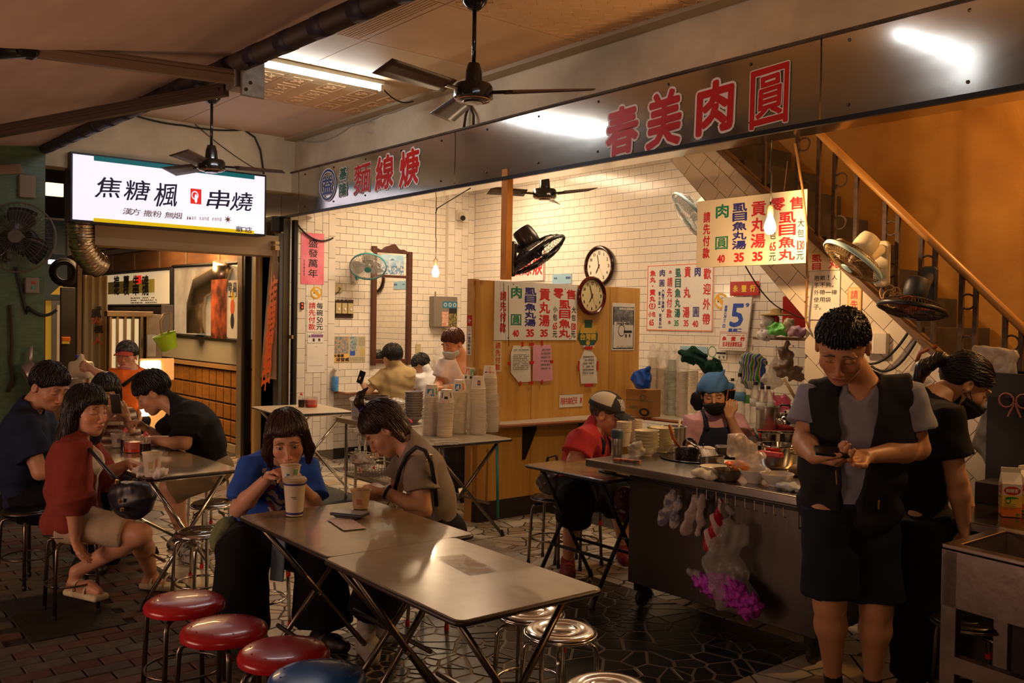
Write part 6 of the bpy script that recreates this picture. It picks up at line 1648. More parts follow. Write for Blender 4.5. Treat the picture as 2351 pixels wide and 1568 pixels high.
P.build('cards',t)
for y in(.25,.7):MB().box((W*y-.01,H,0),(W*y+.01,H+.06,.006),frame(u,v,o)).build('hanger',mat('grey_brown_metal',(.22,.19,.15)),t)
t=thing('camera','white security camera high in the back corner','security camera',PX(1055,492,XL+.1));MB().cbox(PX(1056,494,XL+.10),(.07,.10,.13)).build('mount_box',mat('white_plastic','d8d8d4',rough=.4),t,bevel=.008)
MB().tube([PX(1058,492,XL+.14),PX(1062,500,XL+.24)],[.036,.038],14).build('housing',mat('white_plastic','d8d8d4',rough=.4),t,smooth='auto');MB().tube([PX(1062,499,XL+.22),PX(1063,501,XL+.27)],.032,14).build('lens',BLACKP,t,smooth='auto')
u,v,o,W,H=on_back(1092,640,1122,772,YB-.02)
b=sign('wall_calendar','calendar sheet with crowded picture and pink foot left of the partition','calendar',u,v,o,W,H,(0,0,100,100),m=PAPER,th=.002)
b.rect(4,6,96,46,mat('crowd_print',(.45,.36,.30),rough=.5,col2=(.10,.10,.12),vscale=40,contrast=.12));b.P.lines(W*.06,H*.14,W*.94,H*.48,7,GREYI,.25);b.rect(0,92,100,100,mat('magenta_print',(.42,.06,.16),rough=.5));b.P.build('print',b.t)
u,v,o,W,H=on_left(1124,748,1131,820,XP-.055);o=V((XP-.05,4.438,PY(1120,818,4.438).z));H=PY(1120,750,4.438).z-o.z
b=sign('strip_sign','thin white vertical sign on the end of the partition','sign',EX,EZ,V((XP-.13,4.437,o.z)),.06,H,(0,0,100,100),th=.001);b.col('一律用耐熱袋',50,22,98,60,INK,.004);b.col('外帶',50,2,20,50,YELI,.004);b.P.build('lettering',b.t)
b=sign('arrow_sign','small red plate with white arrow on the end of the partition','sign',EX,EZ,V((XP-.13,4.437,o.z+H+.004)),.06,.085,(0,0,100,100),m=REDTAPE,th=.001);b.rect(35,44,85,56,BOARD,.0012);b.P.poly([(.012,.042),(.030,.066),(.030,.018)],BOARD,.0012);b.P.build('arrow',b.t)
XQ=XP+.004
u,v,o,W,H=on_left(1133,782,1152,854,XQ)
b=sign('name_plate','narrow wooden plate with four red characters under the menu board','sign',u,v,o,W,H,(0,0,100,100),m=mat('cream_plate','cdb88a',rough=.5),th=.006);b.col('請先付款',52,4,96,56,REDI,.006);b.P.build('lettering',b.t)
def taped(label,px,corners,m,tapes,lines,X=XQ,kind='notice'):
 pts=[(PX(x,y,X).y,PX(x,y,X).z)for x,y in corners];t=thing(kind,label,'paper',(X,sum(p[0]for p in pts)/len(pts),min(p[1]for p in pts)))
 cy,cz=sum(p[0]for p in pts)/len(pts),sum(p[1]for p in pts)/len(pts)
 mb=MB();n=len(pts);mb.add([(X+.010,cy,cz)]+[(X+.003+random.uniform(0,.006),a,b_)for a,b_ in pts],[(0,1+i,1+(i+1)%n)for i in range(n)]);mb.build('sheet',m,t,solid=.001)
 for(x,y,w,h)in tapes:
  q=PX(x,y,X);MB().cbox((X+.0105,q.y,q.z),(.002,w,h)).build('tape',REDTAPE,t)
 P=Print(frame(EY,EZ,(X+.011,0,0)))
 for(x0,y0,x1,y1,k)in lines:
  a,b_=PX(x0,y1,X),PX(x1,y0,X);P.lines(a.y,a.z,b_.y,b_.z,k,GREYI)
 P.build('print',t);return t
taped('crumpled white receipt sheet taped in red, left of the pink sheet',0,[(1178,793),(1216,795),(1217,876),(1190,878),(1172,856),(1171,812)],PAPER,[(1198,790,.02,.04),(1168,834,.03,.025),(1193,880,.02,.035)],[(1178,800,1212,806,1),(1176,812,1212,850,9)])
taped('pink handwritten sheet taped in red on the partition',0,[(1222,792),(1264,791),(1268,873),(1250,876),(1222,874)],mat('pink_sheet','d79ab0',rough=.8),[(1219,790,.05,.025),(1243,787,.02,.045),(1219,832,.05,.025),(1265,830,.03,.025),(1243,877,.02,.035),(1218,879,.045,.025)],[(1240,798,1262,850,6)])
taped('cut-corner white sheet taped in red under the green emblem',0,[(1342,800),(1356,803),(1369,822),(1370,880),(1333,881),(1329,830)],PAPER,[(1350,799,.09,.03),(1327,840,.02,.085),(1370,840,.02,.085),(1350,884,.10,.025)],[(1336,815,1362,860,6)])
t=thing('pork_emblem','green and gold shield-shaped origin emblem on the partition','emblem',PX(1350,790,XQ));MM=frame(EY,EZ,PX(1350,768,XQ));P=Print(MM);g2=mat('dark_green_print',(.02,.09,.06),rough=.5)
P.disc(0,-.01,.115,.11,g2,.001);P.rect(-.05,.05,.05,.13,g2,.0012);P.disc(0,.03,.10,.085,mat('gold_print',(.55,.36,.05),rough=.5),.0014);P.rect(-.045,.06,.045,.125,g2,.0016);P.row('本店使用',-.045,.045,.09,.03,BOARD,.001);P.rect(-.12,-.05,.12,.012,g2,.0018);P.row('台灣豬',-.10,.10,-.02,.055,mat('gold_print',(.55,.36,.05)),.003,lift=.0024);P.disc(0,-.075,.025,.02,mat('gold_print',(.55,.36,.05)),.0022);P.row('TAIWAN PORK',-.085,.085,-.105,.018,BOARD,.0006,lift=.003);P.build('emblem_print',t)
u,v,o,W,H=on_left(1405,696,1457,804,XQ)
b=sign('poster','black-and-white notice poster with map of the island on the partition','poster',u,v,o,W,H,(0,0,100,100),m=PAPER,th=.001)
dgrey=mat('dark_print',(.05,.05,.055),rough=.5,col2=(.30,.30,.31),vscale=12,contrast=.05)
b.rect(4,8,96,46,dgrey);b.rect(4,8,7,96,dgrey);b.rect(93,8,96,96,dgrey);b.rect(4,95,96,97,INK);b.P.row('檢舉食安違規專線',W*.3,W*.95,H*.88,H*.05,BOARD,.001,lift=.0016);b.P.row('05-0567',W*.4,W*.85,H*.57,H*.05,INK,.001);b.rect(10,40,80,46,BOARD,.0012);b.row('檢舉專線05-0567',18,80,43,5,INK,.0005,);b.rect(52,58,88,63,INK,.0012);b.row('臺 灣',58,82,69,7,INK,.002);b.P.disc(W*.42,H*.42,.045,.055,INK,.0012,.88);b.P.lines(W*.2,H*.04,W*.9,H*.1,3,GREYI);b.P.build('print',b.t)
u,v,o,W,H=on_left(1284,905,1338,935,XQ)
b=sign('small_sign','small handwritten red notice low on the wooden partition','sign',u,v,o,W,H,(0,0,100,100),m=PAPER,th=.002);b.row('用餐完請自己丟 謝',4,97,50,50,REDI,.0015);b.rect(0,0,100,2,INK);b.rect(0,98,100,100,INK);b.P.build('lettering',b.t)
u,v,o,W,H=on_back(1268,629,1312,652);b=sign('plaque','pale blue registration plate just above the partition','plate',u,v,o,W,H,(0,0,100,100),m=mat('pale_blue_plate','8fb4c8',rough=.3));b.row('營業證',70,96,40,24,NAVY,.001);b.row('食品',8,26,40,18,NAVY,.001);b.P.build('lettering',b.t)
u,v,o,W,H=on_back(1561,795,1624,822);b=sign('plaque','pale blue plate behind the green cloth','plate',u,v,o,W,H,(0,0,100,100),m=mat('pale_blue_plate','8fb4c8',rough=.3));b.row('食品業者',8,40,40,24,NAVY,.001);b.P.build('lettering',b.t)
u,v,o,W,H=on_back(1626,797,1668,825);b=sign('label','origin label with green pig outline right of the green cloth','sign',u,v,o,W,H,(0,0,100,100),m=PAPER,th=.002);b.P.disc(W*.22,H*.6,.05,.055,GRNI,.001,.86);b.rect(46,40,97,56,INK);b.row('臺 灣',55,90,80,24,INK,.001);b.P.build('lettering',b.t)
def clock(label,M,r,framem,facem,hh,mm,roman=False):
 t=thing('wall_clock',label,'clock',tuple(M@V((0,-r,0))))
 pr_=[(0,.004),(r*.80,.004),(r*.81,.012),(r*.84,.020),(r*.90,.028),(r*.96,.024),(r,.012),(r,0)]
 MB().lathe(pr_[1:],(0,0,0),48,M.to_3x3().to_4x4()if False else M).build('rim',framem,t,smooth='auto')if False else None
 def L(pf,n=48):
  mb=MB();mb.lathe(pf,(0,0,0),n);mb.v=[tuple(M@V(p))for p in mb.v];return mb
 L(pr_[1:]).build('rim',framem,t,smooth='auto');L([(r*.82,.0045),(r*.81,.006),(0,.0061)]).build('dial',facem,t)
 P=Print(M@Matrix.Translation((0,0,.0065)))
 for k in range(12):
  a=PI/2-(k+1)*PI/6;s_=str(k+1);h=r*.15;w=h*.55
  for i,c in enumerate(s_):P.ch(c,r*.64*math.cos(a)+(i-(len(s_)-1)/2)*w*1.05,r*.64*math.sin(a),w if c!='1' else w*.5,h,INK,.0008)
 for k in range(60):
  a=k*PI/30;x,y=r*.78*math.cos(a),r*.78*math.sin(a);P.disc(x,y,.0018,.0018,INK,.0006,0,5)
 P.build('numerals',t)
 for(an,ln,w)in((PI/2-(hh+mm/60)*PI/6,r*.42,.010),(PI/2-mm*PI/30,r*.62,.007)):
  MB().prism([(-.02,-w/2),(ln*.8,-w/2),(ln,0),(ln*.8,w/2),(-.02,w/2)],.0015,M@Matrix.Translation((0,0,.009))@Matrix.Rotation(an,4,'Z')).build('hand',BLACKP,t)
 an=PI/2-25*PI/30;MB().prism([(-.03,-.001),(r*.7,-.0006),(r*.7,.0006),(-.03,.001)],.001,M@Matrix.Translation((0,0,.011))@Matrix.Rotation(an,4,'Z')).build('second_hand',REDI,t)
 L([(.006,.014),(0,.015)],12).build('hub',BLACKP,t);return t
q=PX(1358,679,XP+.02);n_=V((1,.0,.0));clock('wall clock with red-brown rim and cream dial on the partition corner',frame(EY,EZ,q),.172,mat('red_brown_rim',(.10,.008,.006),rough=.18,var=.4,vscale=20),mat('cream_dial','d8ca9a',rough=.5),6,57)
q=PY(1376,611,YB-.03);clock('wall clock with dark rim and white dial on the tiled back wall',frame(EX,EZ,q),.225,mat('dark_brown_rim',(.03,.008,.006),rough=.18),mat('white_dial','dcd6c6',rough=.5),6,58)
t=thing('tear_off_calendar','tear-off calendar showing a big blue 5 under a red header','calendar',PY(1690,800,YB-.05))
Yc=YB-.03;a,c_=PY(1676,647,Yc),PY(1742,678,Yc)
hd=MB().box((a.x,Yc,c_.z),(c_.x,Yc+.006,a.z)).build('header',mat('red_card_header',(.40,.02,.015),rough=.35),t,bevel=.003)
P=Print(frame(EX,EZ,(a.x,Yc-.001,c_.z)));P.row('永豐行',.02,c_.x-a.x-.02,(a.z-c_.z)*.5,.06,mat('gold_ink',(.75,.5,.05),rough=.4),.003,.55);P.build('lettering',t)
M_=frame((math.cos(.0),0,0),(.30,0,1),(PY(1652,803,Yc).x,Yc-.03,PY(1652,803,Yc).z));W=PY(1738,700,Yc).x-PY(1672,700,Yc).x;H=PY(1690,681,Yc).z-PY(1690,803,Yc).z
Msk=Matrix(((1,.115,0,M_[0][3]),(0,0,-1,M_[1][3]),(0,1,0,M_[2][3]),(0,0,0,1)))
MB().box((0,0,-.02),(W,H,0),Msk).build('sheets',mat('calendar_paper','d9d6ce',rough=.8),t)
P=Print(Msk);P.ch('5',W*.55,H*.66,W*.42,H*.42,BLUI,.007);P.ch('9',W*.87,H*.85,W*.12,H*.07,BLUI,.002);P.col('農曆六月十二日',W*.13,H*.85,H*.42,W*.09,BLUI,.001);P.row('星期二',W*.30,W*.78,H*.38,H*.06,BLUI,.002);P.rect(0,H*.345,W,H*.35,REDI)
for r in((.03,.03,.97,.036),(.03,.32,.97,.326),(.03,.03,.04,.326),(.96,.03,.97,.326)):P.rect(W*r[0],H*r[1],W*r[2],H*r[3],REDI)
P.row('永 豐 行',W*.12,W*.92,H*.22,H*.07,REDI,.003);P.row('24228872',W*.15,W*.85,H*.14,H*.04,REDI,.001);P.row('24258155',W*.15,W*.85,H*.095,H*.04,REDI,.001);P.lines(W*.2,H*.27,W*.9,H*.30,1,REDI);P.build('print',t)
for k in(.12,.5,.85):MB().tube(arc((a.x+(c_.x-a.x)*k,Yc-.006,c_.z-.005),EX,EZ,.012,0,2*PI,10)[:-1],.002,5,closed=True).build('ring',REDTAPE,t)
Yn=YS-.012
u,v,o,W,H=on_back(1857,622,1928,734,Yn)
b=sign('notice','yellowed white notice with handwritten characters behind the head of the standing man','paper',u,v,o,W,H,(0,0,100,100),m=PAPER,th=.002)
for i,tx in enumerate(('抱歉！人','手不夠，','外帶一律','使用袋','子。')):b.row(tx,16,16+19*len(tx),14+15*i,10,INK,.001)
b.P.build('lettering',b.t)
u,v,o,W,H=on_back(1855,580,1928,621,Yn)
b=sign('notice','cream strip with bold red characters above the handwritten notice','paper',u,v,o,W,H,(0,0,100,100),m=mat('cream_board','e2d3b2'),th=.002);b.c('虱',28,30,30,40,REDI,.008);b.c('目',28,76,26,36,REDI,.008);b.c('丸',82,60,30,60,REDI,.008);b.P.build('lettering',b.t)
u,v,o,W,H=on_back(1945,660,1977,760,Yn)
b=sign('name_plate','yellow-edged strip with red characters right of the handwritten notice','sign',u,v,o,W,H,(0,0,100,100),m=mat('amber_plate','cf9a3a',rough=.4),th=.006);b.rect(8,2,92,98,mat('cream_plate','cdb88a'));b.col('請先付款',50,5,96,50,REDI,.006);b.P.build('lettering',b.t)
u,v,o,W,H=on_back(1985,765,2034,812,Yn-.03)
b=sign('plastic_box','white plastic box with a printed sheet on the stair wall','box',u,v,o,W,H,(0,0,100,100),m=mat('white_plastic','d8d8d4'),th=.04);b.rect(8,12,45,92,PAPER,.001);b.P.lines(W*.12,H*.15,W*.42,H*.85,10,GREYI);b.P.build('print',b.t)
# fans, awning, overhead things
def wall_fan(label,c,n,r,b,cage_m,ring_m,motor_m,blade_m,rot=0.0,hub_m=None,bracket=True,up=(0,0,1),spokes=44):
 """c cage centre, n the way it blows, b where the bracket is fixed"""
 c=V(c);n=V(n).normalized();b=V(b);x,y,_=basis(n)
 t=thing('wall_fan',label,'fan',tuple(b-V((0,0,.12))))
 cg=MB()
 for k in range(spokes):
  a=2*PI*k/spokes;d=x*math.cos(a)+y*math.sin(a)
  cg.tube([c+n*r*.26+d*r*.18,c+n*r*.24+d*r*.55,c+n*r*.12+d*r*.88,c+d*r],.0016,4,cap=False)
  cg.tube([c+d*r,c-n*r*.14+d*r*.90,c-n*r*.30+d*r*.62,c-n*r*.34+d*r*.30],.0016,4,cap=False)
 for(q,h)in((.45,.245),(.75,.18),(.75,-.24),(.5,-.32)):cg.tube(arc(c+n*r*h,x,y,r*q,0,2*PI,40)[:-1],.0018,4,closed=True)
 cg.build('cage',cage_m,t)
 rg=MB();rings=[]
 for(q,h)in((1.0,.045),(1.03,.03),(1.03,-.03),(1.0,-.045)):rings.append((r*q,r*h))
 R=Matrix(((x.x,y.x,n.x,0),(x.y,y.y,n.y,0),(x.z,y.z,n.z,0),(0,0,0,1)))
 rg.lathe([(r*1.0,-.014),(r*1.03,-.010),(r*1.03,.010),(r*1.0,.014),(r*.985,.0),(r*1.0,-.0139)],c,48,R);rg.f=[f for f in rg.f if len(f)==4];rg.m=[0]*len(rg.f)
 rg.build('rim_band',ring_m,t,smooth=True)
 MB().lathe([(r*.20,.0),(r*.19,.008),(0,.012)],c+n*r*.255,24,R).build('badge',hub_m or ring_m,t,smooth='auto')
 for k in range(3):
  a0=rot+k*2*PI/3
  def bl(u,v):
   rr=r*(.16+.72*u);wd=.55+.45*math.sin(u*PI*.8+.4);a=a0+(v-.5)*1.25*wd;return c+(x*math.cos(a)+y*math.sin(a))*rr+n*((v-.5)*r*.26-.02)
  MB().grid(bl,8,6).build('blade',blade_m,t,smooth=True,solid=.003)
 MB().lathe([(0,r*.10),(r*.10,r*.09),(r*.15,r*.02),(r*.16,-r*.12),(0,-r*.12)],c,20,R).build('hub',blade_m,t,smooth='auto')
 mo=MB().lathe([(r*.30,-r*.34),(r*.34,-r*.40),(r*.36,-r*.60),(r*.34,-r*.85),(r*.30,-r*.97),(r*.18,-r*1.02),(0,-r*1.03)],c,28,R).build('motor_housing',motor_m,t,smooth='auto')
 if bracket:
  m0=c-n*r*.72;h=b-m0;mid=m0+V((h.x*.55,h.y*.55,min(-.05,h.z*.3)))
  MB().tube([m0-V((0,0,r*.2)),m0-V((0,0,r*.38))+h*.12,b+V((0,0,.06))-h*.12,b+V((0,0,.06))],[.035,.034,.032,.036],10).build('arm',motor_m,t,smooth=True)
  out=V((-h.x,-h.y,0));out=out.normalized()if out.length>1e-4 else V((1,0,0));sdw=out.cross(V((0,0,1)))if abs(out.x)<.99 or True else EY
  wp=MB();pts=[(-.045,-.13),(-.03,-.155),(.03,-.155),(.045,-.13),(.045,.10),(.035,.12),(-.035,.12),(-.045,.10)]
  wp.prism(pts,.05,frame(V((0,0,1)).cross(out)*1.0,(0,0,1),b-out*.0));plate=wp.build('wall_plate',motor_m,t,bevel=.012)
  Rk=frame(V((0,0,1)).cross(out),(0,0,1),b)
  kn=MB().lathe([(.026,.0),(.024,.02),(0,.022)],(0,-.09,.05),16);kn.v=[tuple(Rk@V(p))for p in kn.v];kn.build('knob',hub_m or ring_m,plate,smooth='auto')
 return t
WP=mat('white_plastic','d8d8d4',rough=.4);WIREW=mat('white_wire',(.6,.6,.58),rough=.4);DUSTW=mat('dusty_brass_wire',(.20,.12,.05),rough=.55,metal=.4)
TEAL=mat('teal_ring',(.06,.30,.34),rough=.4);SKYR=mat('pale_blue_ring',(.35,.52,.55),rough=.4);BLADEC=mat('clear_grey_blade',(.45,.48,.48),rough=.2,trans=.3,alpha=.6);BLADEB=mat('dark_blade',(.02,.02,.022),rough=.3)
def rvec(px0,py0,px1,py1,D,dd):return PD(px1,py1,D+dd)-PD(px0,py0,D)
wall_fan('white wall fan with teal ring beside the mirror',PX(845,612,XL+.32),V((.55,-.35,-.72)),.205,PX(812,620,XL+.02),WIREW,TEAL,WP,BLADEC,.3,hub_m=TEAL)
c=PX(1235,585,-5.42);wall_fan('black wall fan on the wooden post above the menu board',c,V(CR)*.55-V((0,0,.80))-V(CF)*.14,.25,V((-5.47,4.50,2.13)),BLACKM,BLACKM,mat('dark_bronze_plastic',(.035,.024,.018),rough=.3),BLADEB,.9,hub_m=BLACKP)
c=PY(1592,500,6.1);wall_fan('white fan with pale blue ring half hidden behind the hanging menu board',c,V(CR)*-.75+V((0,0,-.62)),.26,PY(1690,520,6.3),WIREW,SKYR,WP,BLADEC,.2)
c=PY(1957,600,4.85);wall_fan('big white fan with dusty cage clamped to the stair railing',c,V(CR)*-.62+V((0,0,-.80)),.185,PY(2028,600,YS-.0),DUSTW,SKYR,mat('ivory_plastic','cdbf9f',rough=.35),mat('dusty_blade',(.20,.13,.07),rough=.4),.5,spokes=60)
c=PY(2094,710,4.85);wall_fan('dark dusty fan hanging from the stair railing, lower one',c,V((0,0,-1))+V(CR)*-.12+V((0,-.12,0)),.178,PY(2135,660,YS-.0),mat('sooty_wire',(.05,.028,.014),rough=.8),BLACKM,mat('sooty_blue_plastic',(.018,.020,.026),rough=.5),mat('orange_blade',(.25,.06,.015),rough=.4),.1,spokes=60)
c=PX(42,545,-8.85);wall_fan('big black wall fan high on the green tiled column',c,V((.9,-.5,.05)),.30,PX(8,560,-9.0),mat('grey_wire',(.10,.09,.08),rough=.6),mat('grey_wire',(.10,.09,.08)),BLACKP,BLADEB,.4)
def ceiling_fan(label,px,py_top,hub,ztop,blade,rots,m_,z_hub=None,droop=.0):
 t=thing('ceiling_fan',label,'fan',(hub.x,hub.y,hub.z))
 x,y,z=hub
 MB().lathe([(0,ztop),(.075,ztop),(.080,ztop-.015),(.070,ztop-.05),(.035,ztop-.085),(.015,ztop-.095)],(x,y,0),24).build('canopy',m_,t,smooth='auto')
 MB().tube([(x,y,ztop-.09),(x,y,z+.13)],.013,10).build('rod',m_,t,smooth=True)
 MB().lathe([(0,z+.17),(.035,z+.165),(.048,z+.12),(.055,z+.05),(.105,z+.040),(.118,z+.02),(.118,z-.04),(.100,z-.055),(.06,z-.062),(.055,z-.070),(0,z-.072)],(x,y,0),32).build('motor_housing',m_,t,smooth='auto')
 MB().tube(arc((x,y,z-.052),EX,EY,.102,0,2*PI,32)[:-1],.004,6,closed=True).build('copper_ring',mat('copper_strip',(.35,.16,.05)),t,smooth=True)
 for a in rots:
  d=V((math.cos(a),math.sin(a),0));s_=V((-math.sin(a),math.cos(a),0));c0=V((x,y,z-.01))
  def bl(u,v):w=.055+.025*u;return c0+d*(.20+blade*u)+s_*((v-.5)*2*w)+V((0,0,(v-.5)*.05-droop*u))
  bo=MB().grid(bl,10,3).build('blade',mat('brown_fan_blade',(.045,.022,.014),rough=.4),t,smooth=True,solid=.005)
  MB().tube([c0+d*.10,c0+d*.24],.012,6).build('blade_iron',m_,bo)
 return t
GB=mat('gloss_black_enamel',(.012,.010,.009),rough=.16,coat=.4)
ceiling_fan('large black ceiling fan hanging over the arcade, nearest to the lens',0,0,PD(1087,210,5.42),ZC,.52,[math.radians(a)for a in(40,160,280)],GB)
ceiling_fan('smaller black ceiling fan hanging in front of the lit sign',0,0,PD(485,378,7.9),ZC,.42,[math.radians(a)for a in(75,195,315)],GB)
h=PY(1178,462,5.9);ceiling_fan('black ceiling fan inside the noodle shop behind the wooden post',0,0,V((-6.75,6.0,2.90)),3.42,.38,[math.radians(a)for a in(10,130,250)],GB)
def tube_lamp(label,x,y0,y1,z,e=52):
 t=thing('tube_lamp',label,'lamp',(x,(y0+y1)/2,z))
 box_obj('batten',(x-.03,y0,z-.035),(x+.03,y1,z-.002),mat('white_enamel','d5d3cc',rough=.4),t,bevel=.004)
 MB().tube([(x,y0+.03,z-.062),(x,y1-.03,z-.062)],.016,10).build('tube',mat('lit_tube_%d'%e,(1,1,1),emit=e,ecol=(.92,.96,1.0)),t,smooth=True)
 for y in(y0+.015,y1-.015):box_obj('lamp_holder',(x-.02,y-.015,z-.085),(x+.02,y+.015,z-.03),WP,t,bevel=.003)
tube_lamp('bright fluorescent tube on the arcade ceiling',-6.41,2.45,3.92,ZC)
tube_lamp('fluorescent tube further along the arcade, seen only in the steel fascia',-2.99,2.1,3.30,ZC,12)
def bulb(label,p,ztop,ecol,wire_to=None):
 t=thing('light_bulb',label,'lamp',tuple(p));x,y,z=p
 MB().lathe([(0,z-.060),(.018,z-.057),(.030,z-.042),(.0345,z-.020),(.032,z),(.022,z+.028),(.016,z+.045),(.014,z+.05),(0,z+.05)],(x,y,0),24).build('bulb',mat('lit_bulb',(1,.85,.6),emit=26,ecol=ecol),t,smooth=True)
 MB().lathe([(0,z+.048),(.017,z+.048),(.019,z+.06),(.019,z+.105),(.014,z+.115),(0,z+.118)],(x,y,0),16).build('socket',mat('brown_socket',(.30,.20,.12),rough=.5),t,smooth='auto')
 pts=[V((x,y,z+.115)),V((x+.004,y,z+.3)),V((x-.006,y,z+.32)),V((x,y,ztop))]
 MB().tube(pts,.004,6).build('cord',BLACKP,t,smooth=True)
bulb('bare bulb on a cord inside the noodle shop',PY(1000,622,4.95),3.42,(1,.78,.45))
bulb('bare bulb on a cord in front of the hanging menu board',PY(1768,515,4.62),2.72,(1,.74,.40))
FAB=mat('awning_canvas',(.50,.36,.27),rough=.9,var=.25,vscale=1.2,bump=.2,bscale=5,stretch=(.3,1.5,1))
aw=thing('awning','brown canvas awning over the street with folding arms and striped roller','awning',(-6,1.6,2.6))
def fab(u,v):
 x=-11.5+9.8*u;y=2.02-2.6*v
 sag=.10*math.sin(PI*v);fold=.035*math.sin(x*3.1+v*3)*v+.02*math.sin(x*7.7+2)*v
 return(x,y,3.04+.042*v-sag*1.0-.30*v*v+fold-(u-.5)*.18+.05)
MB().grid(fab,90,24).build('canvas',FAB,aw,smooth=True)
ra_,rb_=PY(30,372,2.0),PY(900,-12,2.0);dr=(rb_-ra_).normalized()
MB().tube([ra_-dr*.6,rb_+dr*1.4],.052,14).build('roller',mat('dark_brown_roller',(.030,.020,.016),rough=.6),aw,smooth=True)
for k in range(26):
 p=ra_+dr*(k*.36);MB().tube([p,p+dr*.12],.0545,14).build('roller_stripe',mat('navy_stripe',(.014,.012,.028),rough=.6),aw,smooth=True)
stl=mat('awning_arm_paint',(.21,.15,.10),rough=.4,metal=.3);dks=mat('awning_arm_dark',(.05,.032,.022),rough=.45,metal=.3)
def beam(a,b,w,h,m,name='arm'):
 a,b=V(a),V(b);d=(b-a).normalized();s_=d.cross(V((0,0,1))).normalized();u=s_.cross(d);mb=MB()
 Mx=Matrix(((d.x,s_.x,u.x,a.x),(d.y,s_.y,u.y,a.y),(d.z,s_.z,u.z,a.z),(0,0,0,1)));L=(b-a).length
 mb.box((0,-w/2,-h/2),(L,w/2,h/2),Mx);mb.box((.03,-w/2-.006,-h*.12),(L-.03,w/2+.006,h*.12),Mx);mb.box((.03,-w/2-.004,h*.30),(L-.03,w/2+.004,h*.38),Mx)
 return mb.build(name,m,aw,bevel=.003,seg=1)
el=PD(62,112,4.55);br_=PY(556,180,2.02)
beam(el,br_,.045,.075,stl);beam(PD(-60,312,5.6),PY(520,205,1.98),.045,.07,dks);beam(PD(-70,395,7.6),PD(50,388,7.8),.05,.08,stl)
MB().cbox(el,(.10,.10,.09)).build('elbow',BLACKM,aw,bevel=.02);MB().tube([PD(-80,118,4.4),el],.045,10).build('arm',BLACKM,aw,smooth=True)
bk=MB().cbox(PY(580,172,2.06),(.02,.13,.24)).build('bracket_plate',mat('galvanised_bracket',(.32,.30,.28),rough=.45,metal=.8,var=.3,vscale=20),aw,bevel=.003)
MB().cbox(PY(548,180,2.02),(.13,.10,.13)).build('bracket',mat('galvanised_bracket',(.32,.30,.28)),aw,bevel=.01)
for(x,y)in((565,150),(565,205),(575,190)):MB().tube([PY(x,y,1.97),PY(x,y,1.94)],.011,6).build('bolt',CHROME,bk)
CAB=mat('black_cable',(.015,.013,.012),rough=.6)
def cable(label,pts,r=.006,m=None):return tag(MB().tube(pts,r,6).build('cable',m or CAB,None,smooth=True),label,'cable')
def cat(a,b,sag,n=10):a,b=V(a),V(b);return[a.lerp(b,k/n)-V((0,0,sag*4*(k/n)*(1-k/n)))for k in range(n+1)]
XB=-9.10
cable('black cable along the top of the cross beam, dropping behind the lit sign',cat(PX(290,258,XB),PX(420,288,XB),.02)+cat(PX(430,290,XB),PX(560,298,XB),.02)+[PX(585,315,XB),PX(598,345,XB),PX(606,400,XB)],.009)
cable('thin cord slanting down the cross beam to the sign corner',cat(PX(448,285,XB),PX(600,395,XB),.03),.004)
YB2=4.475
cable('grey wires bundled from the beam corner towards the tube lamp',cat(PY(672,315,YB2),PY(760,296,YB2),.0)+cat(PY(770,290,YB2),PY(860,272,YB2),.02)+cat(PY(880,262,YB2),PY(960,228,YB2),.02),.006,mat('grey_cable',(.16,.14,.11),rough=.7))
cable('drooping grey wire loop on the beam over the noodle shop sign',cat(PY(680,318,YB2),PY(815,280,YB2),.10),.005,mat('grey_cable',(.16,.14,.11)))
cable('wire running from the tube lamp end to the beam',cat(PX(870,192,-6.41),PY(958,228,YB2),.08),.006)
for dx in(-9,9):cable(('left' if dx<0 else 'right')+' one of two short flexes on the beam under the large ceiling fan',[PY(1078+dx*.2,243,YB2),PY(1078+dx,265,YB2-.02),PY(1076+dx*1.2,292,YB2-.03)],.012,mat('brown_flex',(.06,.035,.02),rough=.7))
cable('coil of coaxial wire on a beam hook',arc(PY(850,290,YB2-.03),EX,EZ,.06,0,5.6,14),.004,mat('grey_cable',(.16,.14,.11)))
cable('black cable sagging across the pilaster top',cat(PX(680,512,XL+.08),PX(765,546,XL+.08),.10),.010)
cable('orange-brown hose running down past the hanging board',[PY(1825,330,4.86),PY(1842,430,4.84),PY(1852,520,4.84),PY(1853,640,5.10),PY(1850,735,5.14),PY(1858,752,5.14)],.007,mat('orange_hose',(.34,.17,.05),rough=.5))
cable('thin black wire from the hanging board to the kitchen shelf',cat(PY(1712,612,4.95),PY(1800,712,6.6),.05)+cat(PY(1810,716,6.6),PY(1880,735,6.6),.02),.005)
cable('black cord sagging on the stair wall, upper one',cat(PY(2090,755,YS-.03),PY(1990,835,YS-.05),.06),.008)
cable('black cord sagging on the stair wall, lower one',cat(PY(2110,770,YS-.03),PY(2000,840,YS-.08),.10),.008)
cable('rust-coloured hose curling over the stair edge',[PY(2105,830,YS-.03),PY(2112,810,YS-.05),PY(2135,800,YS-.03),PY(2150,795,YS)],.012,mat('rust_hose',(.20,.05,.02),rough=.6))
cable('tangled cream flex hanging on the railing under the white fan',sum([arc(PY(2038+6*k,672+10*(k%3),YS-.03),EX,EZ,.05-.006*k,k,k+5.5,12)for k in range(5)],[]),.004,mat('cream_flex',(.42,.26,.10),rough=.6))
cable('wire from the fascia to the bare bulb in the noodle shop',cat(PY(1080,432,4.6),PY(1004,478,4.95),.0)+[PY(1000,490,4.95)],.005)
cable('pull cord with black tip hanging in front of the menu board',[PX(1167,655,XP+.05),PX(1168,785,XP+.05),PX(1168,795,XP+.05)],.003)
